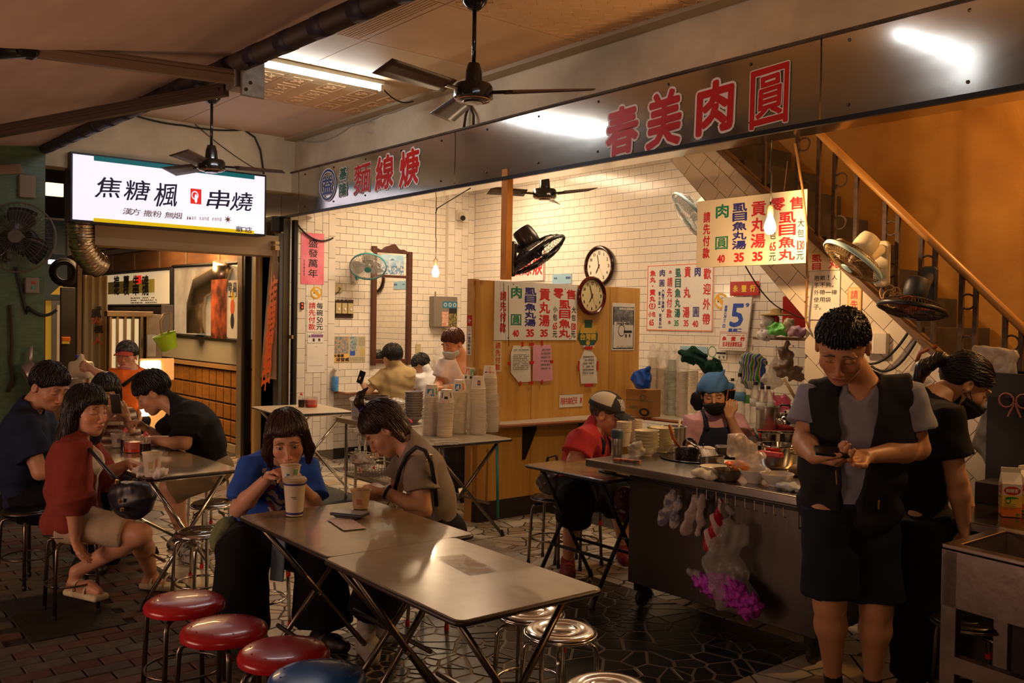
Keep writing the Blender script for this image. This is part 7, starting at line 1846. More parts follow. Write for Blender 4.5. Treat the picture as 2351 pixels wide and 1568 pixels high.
cable('longer pull cord hanging in front of the menu board',[PX(1156,648,XP+.05),PX(1157,765,XP+.05)],.003)
# lit sign and the neighbouring grill shop
XS=-9.02
tl,bl,tr,br=PX(162,345,XS),PX(165,511,XS),PX(612,404,XS),PX(613,540,XS)
W=tr.y-tl.y;zb,zt=(bl.z+br.z)/2,(tl.z+tr.z)/2;H=zt-zb
ls=thing('lit_sign','large lit white shop sign with dark-blue brush characters, teal and yellow bars','sign',(XS-.1,tl.y+W/2,zb))
box_obj('housing',(XS-.20,tl.y,zb),(XS-.004,tr.y,zt),mat('sign_housing',(.02,.025,.04),rough=.4,metal=.4),ls,bevel=.004)
MB().box((.02,.02,-.003),(W-.02,H-.02,.001),frame(EY,EZ,(XS,tl.y,zb))).build('lit_face',mat('lit_acrylic',(.9,.9,.95),emit=.88,ecol=(.82,.81,1.0)),ls)
S=Board(EY,EZ,V((XS,tl.y,zb)),W,H,(470,1005,1785,1555));S.P=Print(frame(EY,EZ,(XS+.002,tl.y,zb)))
BR=mat('sign_navy_brush',(.012,.02,.10),rough=.5);TL=mat('sign_teal',(.0,.20,.24),rough=.5,emit=.25,ecol=(.0,.20,.24));YL=mat('sign_yellow',(.85,.60,.0),rough=.5,emit=.5,ecol=(.85,.62,.0));RD=mat('sign_red',(.8,.03,.02),rough=.5,emit=.5,ecol=(.9,.03,.02));TN=mat('sign_tan',(.30,.22,.18),rough=.5)
def sy(x,top):
 return 0
S.P.rect(W*.105,H*.905,W*.93,H*.975,TL);S.P.rect(W*.105,H*.02,W*.93,H*.075,YL)
cells=[('焦',700,1245),('糖',878,1262),('楓',1070,1290),('串',1430,1320),('燒',1600,1335)]
for i,(c,x,y)in enumerate(cells):
 u=(x-470)/1315;top=1010+(1170-1010)*u;bot=1470+(1555-1470)*u;v=1-(y-top)/(bot-top)
 S.P.ch(c,W*u,H*v,W*.118,H*(.30 if i not in(2,)else .36),BR,.0015,shear=.12,brush=.03,lift=.002)
def sp(x,y):
 u=(x-470)/1315;top=1010+160*u;bot=1470+85*u;return W*u,H*(1-(y-top)/(bot-top))
x,y=sp(1270,1300);S.P.rect(x-.055,y-.075,x+.055,y+.075,RD,.0016);S.P.disc(x-.01,y+.01,.035,.042,mat('lit_acrylic',(.9,.9,.95)),.0025,.75);S.P.disc(x,y-.02,.014,.045,mat('lit_acrylic',(.9,.9,.95)),.0027)
for c,x,y in(('漢',818,1400),('方',870,1403),('撒',950,1412),('粉',1010,1415),('無',1090,1422),('烟',1145,1425)):q=sp(x,y);S.P.ch(c,q[0],q[1],.085,.062,TN,.0008,shear=.15)
for i,c in enumerate('jiao tang feng'):
 if c!=' ':q=sp(1212+i*18,1438+i*.8);S.P.ch(c,q[0],q[1],.020,.030 if c not in 'gj' else .036,TN,.0,lift=.0015)
q=sp(1498,1448)
S.P.poly([(q[0]+(.045 if k%2==0 else .014)*math.sin(k*PI/7),q[1]+(.045 if k%2==0 else .014)*math.cos(k*PI/7))for k in range(14)],mat('leaf_brown',(.25,.12,.05),rough=.5),.0015)
for c,x,y in(('廟',1578,1510),('口',1616,1513),('店',1654,1515)):q=sp(x,y);S.P.ch(c,q[0],q[1],.062 if c!='口' else .045,.060 if c!='口' else .045,BR,.001,lift=.003)
S.P.build('lettering',ls)
struct(box_obj('fascia_left',(-9.6,PX(218,560,-9.3).y,2.30),(-9.3,4.4,2.52),mat('cream_soffit','a58f72',rough=.7)),'cream soffit board behind and under the lit sign')
struct(box_obj('column_green',(-9.55,.6,0),(-9.02,PX(103,600,-9.02).y,3.3),None),'column clad in small green tiles by the street')
gc=bpy.data.objects['column_green'];gm=mat('green_mosaic',(.05,.10,.06),rough=.35);nt=gm.node_tree;b_=nt.nodes['Principled BSDF']
tc=nt.nodes.new('ShaderNodeTexCoord');mp=nt.nodes.new('ShaderNodeMapping');mp.inputs['Rotation'].default_value=(PI/2,0,PI/2);bk_=nt.nodes.new('ShaderNodeTexBrick')
nt.links.new(tc.outputs['Object'],mp.inputs[0]);nt.links.new(mp.outputs[0],bk_.inputs[0])
sx=nt.nodes.new('ShaderNodeSeparateXYZ');cx_=nt.nodes.new('ShaderNodeCombineXYZ');nt.links.new(tc.outputs['Object'],sx.inputs[0]);nt.links.new(sx.outputs['Y'],cx_.inputs['X']);nt.links.new(sx.outputs['Z'],cx_.inputs['Y']);nt.links.new(cx_.outputs[0],bk_.inputs[0])
bk_.inputs['Color1'].default_value=(.045,.105,.06,1);bk_.inputs['Color2'].default_value=(.07,.14,.08,1);bk_.inputs['Mortar'].default_value=(.10,.11,.07,1);bk_.inputs['Scale'].default_value=1;bk_.inputs['Brick Width'].default_value=.046;bk_.inputs['Row Height'].default_value=.030;bk_.inputs['Mortar Size'].default_value=.0025;bk_.offset=0
nt.links.new(bk_.outputs[0],b_.inputs['Base Color']);bp_=nt.nodes.new('ShaderNodeBump');bp_.inputs['Distance'].default_value=.003;bp_.invert=True;nt.links.new(bk_.outputs['Fac'],bp_.inputs['Height']);nt.links.new(bp_.outputs[0],b_.inputs['Normal'])
gc.data.materials.clear();gc.data.materials.append(gm)
Xc=-9.0
tag(MB().cbox(PX(62,428,Xc),(.06,.13,.20)).build('junction_box',mat('grey_beige_box',(.20,.17,.13),rough=.6),None,bevel=.006),'beige junction box high on the green column','box')
t=tag(MB().cbox(PX(73,655,Xc),(.06,.11,.14)).build('switch_box',mat('grey_beige_box',(.20,.17,.13)),None,bevel=.008),'beige switch box with red and green buttons on the green column','switch')
for dz,cm in((.025,(.4,.03,.03)),(-.02,(.03,.25,.2))):MB().cbox(PX(77,655,Xc+.034)+V((0,0,dz)),(.006,.03,.022)).build('button',mat('button_%d'%(dz>0),cm,rough=.4),t)
cable('black cables draped down the green column',cat(PX(35,612,Xc),PX(60,720,Xc),-.02)+cat(PX(66,705,Xc),PX(130,712,Xc),.06),.014)
cable('knotted rope hanging on the green column',[PX(22,700,Xc),PX(28,790,Xc+.02),PX(24,830,Xc),PX(30,870,Xc+.01),PX(18,900,Xc)],.014,mat('dark_rope',(.04,.03,.02),rough=.9))
t=thing('ladle_pan','pale steel saucepan with upright handle hanging on the green column','pan',PX(72,880,Xc+.1))
c=PX(70,860,Xc+.12);MB().lathe([(.02,-.05),(.09,-.045),(.115,.0),(.12,.05),(.112,.05),(.10,.0),(.0,-.035)],c,28,Matrix.Rotation(PI/2,4,'Y')if False else Matrix.Rotation(-1.2,4,'X')).build('pan_bowl',mat('pinkish_steel',(.45,.38,.35),rough=.35,metal=.6),t,smooth='auto');MB().tube([PX(70,835,Xc+.1),PX(70,796,Xc+.05)],[.014,.020],8).build('handle',mat('pinkish_steel',(.45,.38,.35)),t,smooth=True)
t=thing('street_front','blue and white shop fronts far down the arcade behind the green column','shop front',(-15,3,0))
def far(x0,y0,x1,y1,X,m,name,th=.05):
 a=PX(x0,(y0+y1)/2,X);b=PX(x1,(y0+y1)/2,X);zt=PX((x0+x1)/2,y0,X).z;zb=PX((x0+x1)/2,y1,X).z
 return MB().box((X-th,a.y,zb),(X,b.y,zt)).build(name,m,t,bevel=.004)
far(100,505,155,690,-15,mat('slate_blue_panel',(.04,.08,.13),rough=.5),'blue_panel');far(122,518,150,585,-14.5,mat('teal_grey_panel',(.06,.10,.12),rough=.5),'duct_box')
far(104,690,118,920,-14.6,mat('yellow_stripe',(.55,.42,.06),rough=.5),'yellow_stripe');far(118,690,138,960,-14.8,mat('grey_blue_shutter',(.16,.16,.20),rough=.5),'shutter');far(130,700,140,960,-14.4,mat('pale_post',(.45,.42,.38),rough=.5),'white_post')
MB().prism([(0,0),(.16,0),(.16,.16)],.02,frame(EY,EZ,PX(115,676,-14.3))).build('yellow_triangle',mat('yellow_stripe',(.55,.42,.06)),t)
far(106,420,146,450,-14.2,mat('lit_panel_warm',(1,.8,.5),emit=2.2,ecol=(1,.75,.42)),'lit_shade');far(112,596,127,606,-14.2,mat('lit_panel_cool',(1,1,1),emit=2.0,ecol=(.75,.8,1)),'lit_tube')
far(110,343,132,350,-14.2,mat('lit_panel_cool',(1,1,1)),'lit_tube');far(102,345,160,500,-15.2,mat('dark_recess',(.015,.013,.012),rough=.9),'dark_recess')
t=thing('fridge','black tall fridge with orange label behind the white jug','fridge',PX(155,960,-10.6))
far(139,660,172,1040,-11.2,mat('black_fridge',(.02,.017,.015),rough=.4),'door');far(142,774,162,784,-11.15,mat('orange_label',(.6,.16,.02),rough=.5),'label');far(142,784,160,790,-11.15,mat('yellow_label',(.6,.5,.05),rough=.5),'label')
t2=thing('hose_coil','coil of black hose hanging beside the silver duct','hose',PX(155,640,-10.0))
MB().tube(sum([arc(PX(148,625,-10.4+.03*k),EY,EZ,.13-.008*k,0,2*PI,20)for k in range(5)],[]),.022,8).build('coil',CAB,t2,smooth=True)
t=thing('flexible_duct','ribbed silver flexible duct curving down under the lit sign','duct',PX(205,620,-9.8))
path=[PX(184,500,-9.35),PX(184,530,-9.35),PX(187,555,-9.35),PX(196,580,-9.4),PX(212,600,-9.45),PX(232,612,-9.5)]
P_=[]
for i in range(len(path)-1):
 for k in range(10):P_.append(path[i].lerp(path[i+1],k/10))
MB().tube(P_,[.115+.010*math.sin(i*2.2)for i in range(len(P_))],20).build('duct',mat('silver_foil',(.60,.50,.36),rough=.28,metal=1),t,smooth=True)
gw=struct(MB().prism([(-24,0),(-10.4,0),(-10.4,2.75),(-24,2.75)],.05,frame(EX,EZ,(0,4.62,0))).build('wall_grill_shop',mat('warm_dark_interior',(.12,.07,.04),rough=.8),None),'front wall of the grill shop')
t=thing('grill_stall_front','timber, glass and steel front of the grill shop left of the noodle shop','shop front',(-12.5,4.45,0))
YG=4.42
WT=per_object(mat('honey_wood_tile','a9702f',rough=.4,var=.25,vscale=5,stretch=(1,1,3)),.15);WB=mat('brown_wood_panel','7d5433',rough=.5,var=.25,vscale=3,stretch=(.5,1,3))
def gq(poly,m,name,th=.03,Y=YG,parent=None,bevel=0):
 pts=[(PY(x,y,Y).x,PY(x,y,Y).z)for x,y in poly];return MB().prism(pts,th,frame(EX,EZ,(0,Y+th,0))).build(name,m,parent or t,bevel=bevel)
gq([(205,590),(547,545),(547,606),(205,628)],WB,'wood_band',.04)
for k,x in enumerate((255,305,362,425,500)):gq([(x,600-k*4-14),(x+4,600-k*4-15),(x+4,622-k*3),(x,622-k*3)],mat('brass_trim',(.20,.13,.06),rough=.4),'trim',.015,YG-.01)
gq([(205,580),(547,536),(547,546),(205,591)],mat('dull_aluminium',(.30,.25,.19),rough=.35,metal=.8),'top_rail',.05,YG-.03)
gq([(240,520),(547,500),(547,536),(225,572)],mat('steel_hood',(.35,.28,.22),rough=.35,metal=.6,var=.2),'hood_panel',.05,YG-.02)
gq([(370,768),(547,780),(547,838),(372,818)],mat('frosted_panel',(.36,.33,.24),rough=.35),'frosted_panel',.02,YG);gq([(372,818),(547,838),(547,842),(372,822)],BLACKM,'frame',.03,YG-.01);gq([(372,822),(547,842),(547,852),(372,830)],mat('honey_ledge',(.42,.24,.09),rough=.4),'ledge',.06,YG-.04)
def wood_tiles():
 rows=[(830,852),(866,893),(904,931),(945,968),(988,1006),(1014,1021)]
 xs=[PY(x,900,YG).x for x in(547,532,515,498,482,466,451,436,422,408,396,384,372)]
 zt=PY(547,852,YG).z;zs=[zt,PY(545,893,YG).z,PY(545,931,YG).z,PY(545,968,YG).z,PY(545,1006,YG).z,PY(545,1021,YG).z]
 for i in range(len(xs)-1):
  for j in range(len(zs)-1):
   g=.012;MB().box((xs[i+1]+g,YG-.012,zs[j+1]+g),(xs[i]-g,YG+.01,zs[j]-g)).build('wood_tile',WT,t,bevel=.004,seg=1)
 box_obj('tile_backing',(xs[-1],YG,.05),(xs[0],YG+.03,zt),mat('dark_joint',(.06,.035,.02),rough=.8),t)
 box_obj('baseboard',(xs[-1],YG-.03,0),(xs[0],YG+.02,zs[-1]-.01),mat('cream_tile_base','b09c78',rough=.4),t)
wood_tiles()
def window(poly,name,parent=None):
 (x0,y0),(x1,y1),(x2,y2),(x3,y3)=poly;w=gq(poly,mat('warm_window_glow',(.50,.44,.32),rough=.4,emit=.42,ecol=(1,.72,.40)),name,.01,YG-.005);return w
w1=window([(237,629),(393,616),(393,700),(237,702)],'lit_menu_window')
for a,b in(((235,630),(393,616)),((235,702),(393,701)),((237,629),(237,702)),((393,616),(393,701))):MB().tube([PY(*a,YG-.02),PY(*b,YG-.02)],.022,4).build('frame',BLACKM,w1)
P=Print(frame(EX,EZ,(0,YG-.022,0)))
def pr_rect(x0,y0,x1,y1,m,l=.001):a,b=PY(x0,y1,YG-.022),PY(x1,y0,YG-.022);P.rect(a.x,a.z,b.x,b.z,m,l)
pr_rect(248,640,355,676,mat('pale_yellow_poster',(.55,.48,.12),rough=.5));pr_rect(310,632,325,652,RD,.002)
for i,c in enumerate('推薦生啤花枝串燒'):a=PY(268+(i%4)*22,645+(i//4)*20,YG-.022);P.ch(c,a.x,a.z,.28,.16,INK,.008,lift=.003)
a,b=PY(300,698,YG-.022),PY(360,680,YG-.022);P.lines(a.x,a.z,b.x,b.z,3,GREYI);P.build('poster',w1)
w2=gq([(397,612),(547,603),(547,780),(397,768)],mat('shop_glass',(.36,.34,.30),rough=.08,col2=(.18,.15,.12),vscale=2,emit=.16,ecol=(1,.72,.42)),'window_glass',.01,YG-.005)
for a,b in(((396,612),(547,603)),((396,768),(547,780)),((397,612),(397,768))):MB().tube([PY(*a,YG-.02),PY(*b,YG-.02)],.022,4).build('frame',BLACKM,w2)
MB().tube([PY(520,606,YG-.03),PY(516,630,YG-.03),PY(470,655,YG-.03),PY(458,700,YG-.03),PY(458,765,YG-.03)],.16,14).build('vent_pipe',mat('silver_foil',(.60,.50,.36)),w2,smooth=True)
P=Print(frame(EX,EZ,(0,YG-.23,0)))
def cell(x0,y0,x1,y1):a,b=PY(x0,y1,YG-.23),PY(x1,y0,YG-.23);return a.x,a.z,b.x,b.z
P.rect(*cell(484,640,522,776),mat('orange_portrait_poster',(.45,.10,.03),rough=.4,col2=(.07,.02,.01),vscale=4,contrast=.05),.001);P.rect(*cell(524,643,546,776),PAPER,.001)
a=cell(486,735,520,770);P.lines(*a,3,BOARD);
for i,c in enumerate('歡迎上門'):q=PY(529+(i%2)*10,658+(i//2)*14,YG-.23);P.ch(c,q.x,q.z,.10,.10,INK,.002,lift=.003)
for i,(dx,dz,rx,rz,m_)in enumerate(((0,0,.06,.10,ORAI),(0,.13,.05,.05,YELI),(0,-.16,.05,.09,INK))):q=PY(534,705,YG-.23);P.disc(q.x+dx,q.z+dz,rx,rz,m_,.002+i*.0005)
P.build('poster',w2)
for(x,m_,w_)in((549,mat('steel_post',(.42,.33,.23),rough=.3,metal=.55),11),(560,BLACKM,4),(583,mat('honey_post',(.42,.26,.09),rough=.4),7)):
 a,b=PY(x-w_/2+3,800,4.30),PY(x+w_/2+3,800,4.30);box_obj('post',(a.x,4.28,0),(b.x,4.36,2.72),m_,t,bevel=.004)
gq([(562,780),(583,782),(583,846),(562,843)],mat('frosted_panel',(.36,.33,.24)),'frosted_panel',.02,4.36);gq([(562,850),(583,853),(583,1015),(562,1010)],WT,'wood_panel',.02,4.36);gq([(562,565),(583,565),(583,780),(562,778)],mat('shop_glass',(.36,.34,.30)),'window_glass',.01,4.36)
a,b=PY(589,800,4.40),PY(640,800,4.40);box_obj('grey_door',(a.x,4.40,0),(b.x,4.44,2.55),mat('dark_grey_door',(.07,.068,.06),rough=.5),t)
for(y0,y1)in((556,562),(566,576)):gq([(560,y0),(632,y0-2),(632,y1-2),(560,y1)],mat('brass_rail',(.42,.30,.16),rough=.25,metal=1),'rail',.05,4.30)
bn=thing('banner','white cloth banner with red brush strokes hanging by the mosaic column','banner',PY(610,870,4.34))
pts=[(PY(x,y,4.34).x,PY(x,y,4.34).z)for x,y in((622,565),(636,565),(633,872),(598,866))]
MB().grid(lambda u,v:(pts[0][0]*(1-u)*(1-v)+pts[1][0]*u*(1-v)+pts[2][0]*u*v+pts[3][0]*(1-u)*v,4.34+.02*math.sin(u*9),pts[0][1]*(1-u)*(1-v)+pts[1][1]*u*(1-v)+pts[2][1]*u*v+pts[3][1]*(1-u)*v),8,14).build('cloth',mat('banner_cloth','b9a184',rough=.9),bn,smooth=True)
P=Print(frame(EX,EZ,(0,4.315,0)))
for c,x,y in(('焦',626,680),('糖',621,745),('楓',616,808),('串',612,848)):q=PY(x,y,4.315);P.ch(c,q.x,q.z,.20,.46,ORAI,.005,shear=.1,brush=.05)
P.build('brush_strokes',bn)
tag(MB().cbox(PX(645,515,-9.38),(.03,.22,.16)).build('number_plate',mat('dark_number_plate',(.03,.028,.025),rough=.5),None,bevel=.004),'dark number plate over the beige mosaic column','plate')
po=thing('post','brown metal post at the corner of the grill shop beside the white curtain','post',PX(183,900,-10.2));box_obj('shaft',(-10.24,PX(176,700,-10.2).y,0),(-10.18,PX(187,700,-10.2).y,2.5),mat('brown_metal_post',(.20,.13,.07),rough=.4,metal=.4),po,bevel=.004)
cu=thing('curtain','off-white cloth curtain with small brush characters beside the duct','curtain',PX(224,850,-10.3))
ya,yb_=PX(190,700,-10.3).y,PX(247,700,-10.3).y;zt_,zb_=PX(215,632,-10.3).z,PX(215,940,-10.3).z
MB().grid(lambda u,v:(-10.3+.03*math.sin(u*22)*(1-v*.3),ya+(yb_-ya)*u,zt_+(zb_-zt_)*v),40,8).build('cloth',mat('offwhite_cloth','c9b890',rough=.9),cu,smooth=True)
P=Print(frame(EY,EZ,(-10.26,0,0)))
for c,x,y,w_,m_ in(('風',221,720,.10,INK),('味',228,708,.05,INK),('火',222,735,.09,ORAI),('楓',226,756,.09,INK),('人',224,782,.09,ORAI)):q=PX(x,y,-10.26);P.ch(c,q.y,q.z,w_,w_*.9,m_,.002)
P.build('brush_characters',cu)
cb=thing('display_cabinet','steel and glass cabinet glowing warm behind the man in orange','cabinet',PX(305,960,-10.0));Xb=-10.0
def cbq(x0,y0,x1,y1,m,name,X=Xb,th=.03):
 a,b=PX(x0,(y0+y1)/2,X),PX(x1,(y0+y1)/2,X);zt,zb=PX((x0+x1)/2,y0,X).z,PX((x0+x1)/2,y1,X).z;return MB().box((X-th,a.y,zb),(X,b.y,zt)).build(name,m,cb,bevel=.003)
glow=mat('warm_lit_glass',(.6,.5,.32),rough=.3,emit=.55,ecol=(1,.72,.36));bst=mat('bronze_steel',(.26,.19,.11),rough=.3,metal=.9)
cbq(246,722,336,960,mat('brown_interior',(.10,.06,.03),rough=.6),'back',Xb-.06);cbq(246,715,352,727,bst,'top_rail',Xb,.1)
for x in(250,266,284,302,322,335):cbq(x,727,x+6,1062,bst,'upright',Xb,.05)
for x in(257,273,291,309):cbq(x,732,x+9,955,glow,'lit_pane',Xb-.02)
cbq(337,722,372,860,mat('steel_hood',(.35,.28,.22)),'side_panel',Xb-.03);cbq(338,768,358,818,PAPER,'paper',Xb+.002,.004)
cbq(372,700,398,766,mat('grey_wall_panel',(.30,.26,.20),rough=.5),'wall_panel',Xb-.06)
lp=thing('counter_lamp','glowing lamp on the grill counter above the stack of orange plates','lamp',PX(345,855,-9.3));MB().cbox(PX(346,846,-9.3),(.05,.20,.16)).build('lamp_glass',mat('lit_lamp_warm',(1,.8,.5),emit=4.0,ecol=(1,.72,.40)),lp,bevel=.02);MB().cbox(PX(360,848,-9.32),(.03,.34,.22)).build('shade',mat('amber_shade',(.8,.4,.12),emit=.5,ecol=(1,.45,.12)),lp,bevel=.01)
lp=thing('counter_lamp','small glowing lamp low beside the man in black t-shirt','lamp',PX(336,955,-8.4));MB().cbox(PX(334,943,-8.4),(.05,.09,.10)).build('lamp_glass',mat('lit_lamp_warm',(1,.8,.5)),lp,bevel=.02);MB().cbox(PX(352,962,-8.45),(.03,.26,.30)).build('shade',mat('amber_shade',(.8,.4,.12)),lp,bevel=.01)
gcn=thing('grill_counter','steel counter of the grill stall behind the left table','counter',(-9.2,3.2,0));zc_=PX(350,875,-9.0).z;box_obj('worktop',(-9.75,2.0,zc_-.04),(-8.95,PX(366,880,-8.95).y,zc_),mat('dull_steel_top',(.40,.37,.32)),gcn,bevel=.004);box_obj('body',(-9.7,2.05,0),(-9.0,PX(362,880,-9.0).y,zc_-.041),mat('brown_stall_front',(.16,.085,.035),rough=.5,var=.2),gcn)
for k in range(9):c=PX(350,874-k*2.6,-9.12);tag(MB().lathe([(.03,0),(.075,.006),(.10,.016),(.098,.018),(.072,.009),(0,.006)],c,20).build('plate',mat('orange_plate',(.65,.10,.03),rough=.35),None,smooth='auto'),'orange-red plate in the stack under the glowing counter lamp','plate','stack of orange plates on the grill counter')
jg=thing('jug','large white plastic jug with blue cap held by the man in orange','jug',tuple(PD(185,880,8.35)))
def jf(P):
 c=npv(PD(186,862,8.35));R=np.stack([unit(cam_dir(90)),unit(cam_dir(0)),np.array((0,0,1.))],1)
 d=rbox(P,c,(.095,.075,.13),R,.03);d=smin(d,cap(P,c+np.array((0,0,.10)),c+np.array((0,0,.17)),.05,.028),.03)
 return smax(d,-ell(P,c+R@np.array((.055,0,.075)),(.022,.2,.035),R),.008)
blob('body',jf,[PD(186,860,8.35)],.26,.008,mat('milky_plastic','d2c4a4',rough=.4,trans=.2),jg);c=PD(181,822,8.35);MB().lathe([(.028,0),(.028,.03),(0,.032)],c,16).build('cap',mat('blue_cap',(.03,.05,.35),rough=.4),jg,smooth='auto')
bu=thing('plastic_basket','bright green plastic tub hanging from a hose in the grill shop','tub',PX(383,800,-9.7));c=PX(383,785,-9.7);MB().lathe([(.0,-.08),(.085,-.08),(.12,.08),(.125,.085),(.115,.08),(.08,-.07),(0,-.07)],c,24,Matrix.Rotation(.35,4,'X')).build('tub',mat('lime_plastic',(.38,.62,.02),rough=.35,trans=.1),bu,smooth='auto')
MB().tube([PX(375,722,-9.7),PX(368,740,-9.66),PX(372,770,-9.68)],.012,8).build('hose',mat('cream_flex',(.42,.26,.10)),bu,smooth=True);MB().tube([PX(375,722,-9.7),PX(392,718,-9.68),PX(392,745,-9.66),PX(386,765,-9.68)],.010,8).build('hose',mat('cream_flex',(.42,.26,.10)),bu,smooth=True)
pt=thing('pot','steel pot with rail handle behind the navy-shirted man','pot',PX(160,900,-8.6));c=PX(163,890,-8.6);MB().lathe([(0,-.12),(.13,-.12),(.15,.08),(.165,.085),(.145,.08),(.125,-.10),(0,-.10)],c,28).build('pot_body',STEEL,pt,smooth='auto')
# crockery, pots, bags and small things
CUPP=mat('paper_cup','ddd0b8',rough=.55);BAGM=mat('clear_bag',(.82,.80,.78),rough=.22,trans=.55,alpha=.34,bump=.5,bscale=14);BAGW=mat('milky_bag',(.62,.58,.53),rough=.3,trans=.4,alpha=.55,bump=.5,bscale=12)
CUPN=[0]
def lm(prof_,n=24,c=(0,0,0),R=None):return MB().lathe(prof_,c,n,R)
cup_me={}
def cup_mesh(r=.045,h=.10,key='a',m=CUPP):
 if key not in cup_me:
  o=lm([(r*.72,0),(r*.98,h*.97),(r*1.0,h),(r*1.05,h),(r*1.05,h-.004),(r*.97,h-.006),(r*.93,h*.9)],20).build('tmp',m,None,smooth='auto');me=o.data;me.transform(Matrix.Translation(BASE[o.name]));bpy.data.objects.remove(o);cup_me[key]=me
  me.polygons.foreach_set('use_smooth',[True]*len(me.polygons))
  dm=mat('cup_dots',(.30,.20,.22),rough=.6)
 return cup_me[key]
REST=MB()
def tower(label,x,y,z,n,pitch=.0105,r=.045,h=.10,down=True,key='a',group='paper cups in towers on the cup table',top=None,lean=(0,0),rest=False):
 n_single=0;me=cup_mesh(r,h,key)
 for k in range(n):
  if n_single<=0 and not down is None and rest:
   REST.lathe([(r*1.05,z+k*pitch),(r*1.05,z+k*pitch+.004),(r*.99,z+k*pitch+.006),(r*.97,z+k*pitch+pitch)],(x,y,0),18);continue
  o=bpy.data.objects.new('paper_cup',me);COL.objects.link(o);tag(o,label,'cup',group)
  o.location=(x+lean[0]*k+random.uniform(-.001,.001),y+lean[1]*k+random.uniform(-.001,.001),z+k*pitch+(h if down else 0))
  if down:o.rotation_euler=(PI,0,k*.7)
 zt=z+(n-1)*pitch
 if top:
  P=[];mb=MB();c0=V((x+lean[0]*n,y+lean[1]*n,0))
  t=tag(lm([(r*1.05,0),(r*1.06,.004),(r*1.0,.006),(r*.74,h),(0,h-.002)],24,(c0.x,c0.y,zt+pitch+.001)).build('paper_cup',CUPP,None,smooth='auto'),top[0],'cup',group)
  for i,(a,hz,w,hh_,m_)in enumerate(top[1]):
   to=math.atan2(-c0.y,-c0.x)+a;pts=[]
   for k in range(7):
    aa=to+w*(k/6-.5)
    pts.append((aa,hz-hh_/2));
   vs=[]
   for aa,zz in pts+[(p[0],hz+hh_/2)for p in reversed(pts)]:
    rr=r*(1.0-.26*zz)+.0012+i*.0002;vs.append((c0.x+rr*math.cos(aa),c0.y+rr*math.sin(aa),zt+pitch+.001+zz*h))
   MB().add(vs,[tuple(range(len(vs)))]).build('print',m_,t)
def wrap(label,pts,r,m=BAGM,amp=.008,h=.009,seed=0,group=None,shape=None):
 """a thin plastic bag pulled round something"""
 def fn(P):
  d=None
  for(a,b,ra,rb)in pts:
   e=cap(P,npv(a),npv(b),ra,rb);d=e if d is None else smin(d,e,.03)
  d=d+wrinkle(P,amp,2.2,seed)
  return d
 ps=[q for p in pts for q in p[:2]]
 lo,hi=bounds(ps,max(max(p[2:])for p in pts)+.03)
 o=np_mesh('plastic_bag',[mesh_sdf(fn,lo,hi,h)],m,None);return tag(o,label,'bag',group)
BLU2=mat('blue_print',(.03,.22,.45),rough=.5);GRN2=mat('green_print',(.20,.42,.25),rough=.5);ORA2=mat('orange_print2',(.75,.22,.08),rough=.5)
tw=[(988,998,27,'leftmost tower of paper cups on the cup table',[(-.2,.5,1.0,.35,BLU2),(.1,.22,.5,.12,BLU2),(.8,.5,.3,.5,GRN2)]),(1020,1001,24,'lowest tower of paper cups, topped with an owl-eyed print',[(-.1,.4,.5,.2,INK),(-.75,.6,.12,.4,INK),(.65,.6,.12,.4,INK),(-.1,.08,.9,.06,ORA2)]),(1052,994,30,'tower of paper cups third from the left on the cup table',[(-.3,.5,.9,.35,BLU2),(-.4,.22,.4,.12,BLU2),(.6,.5,.3,.5,ORA2)]),(1076,985,38,'tall back tower topped with orange and green blobs',[(-.6,.65,.8,.5,ORA2),(.3,.6,.8,.5,GRN2),(-.8,.2,.3,.2,INK),(.0,.2,.3,.2,INK)]),(1097,996,33,'cup tower topped with a blue badge print',[(.1,.5,.42,.36,NAVY),(.1,.5,.22,.18,ORA2)]),(1127,990,40,'tallest rightmost cup tower topped with crossed lines',[(-.3,.5,1.0,.10,NAVY),(.2,.5,1.0,.10,ORA2),(.0,.7,.12,.5,ORA2)])]
for i,(px,py,n,lab,pr_)in enumerate(tw):
 p=PZ(px,py,.752);tower('paper cup in the '+lab.replace(' on the cup table',''),p.x,p.y,.752,n,top=('cup on top of the '+lab.split(' topped')[0],pr_),r=.057,lean=(random.uniform(-.0006,.0006),random.uniform(-.0006,.0006)))
for i in(0,2,4,5):
 px,py,n,lab,_=tw[i];p=PZ(px,py,.752);hh_=(.16,.28,.20,.26)[(0,2,4,5).index(i)]
 wrap('clear bag round the '+lab.split(' topped')[0],[(p+V((0,0,.035)),p+V((0,0,hh_)),.071,.067)],.07,seed=i)
p=PZ(1040,1012,.765);wrap('flat clear bag lying at the near edge of the cup table',[(PZ(990,1012,.762),PZ(1050,1012,.762),.012,.012),(PZ(1000,1018,.762),PZ(1050,1016,.762),.012,.012)],.02,BAGW,.004,.006)
def bowl_me(r,h,m,key):
 if key not in cup_me:
  o=lm([(0,.004),(r*.38,.004),(r*.40,0),(r*.44,0),(r*.46,h*.15),(r*.80,h*.55),(r*.98,h*.96),(r,h),(r*.96,h),(r*.76,h*.58),(r*.40,h*.18),(0,h*.14)],24).build('tmp',m,None,smooth='auto');me=o.data;me.transform(Matrix.Translation(BASE[o.name]));bpy.data.objects.remove(o);cup_me[key]=me
 return cup_me[key]
def bowls(name,label,cat_,x,y,z,n,pitch,r,h,m,key,group,tilt=0):
 me=bowl_me(r,h,m,key)
 for k in range(n):
  o=bpy.data.objects.new(name,me);COL.objects.link(o);tag(o,label,cat_,group);o.location=(x,y,z+k*pitch);o.rotation_euler=(random.uniform(-.02,.02),random.uniform(-.02,.02)+tilt,random.uniform(0,6))
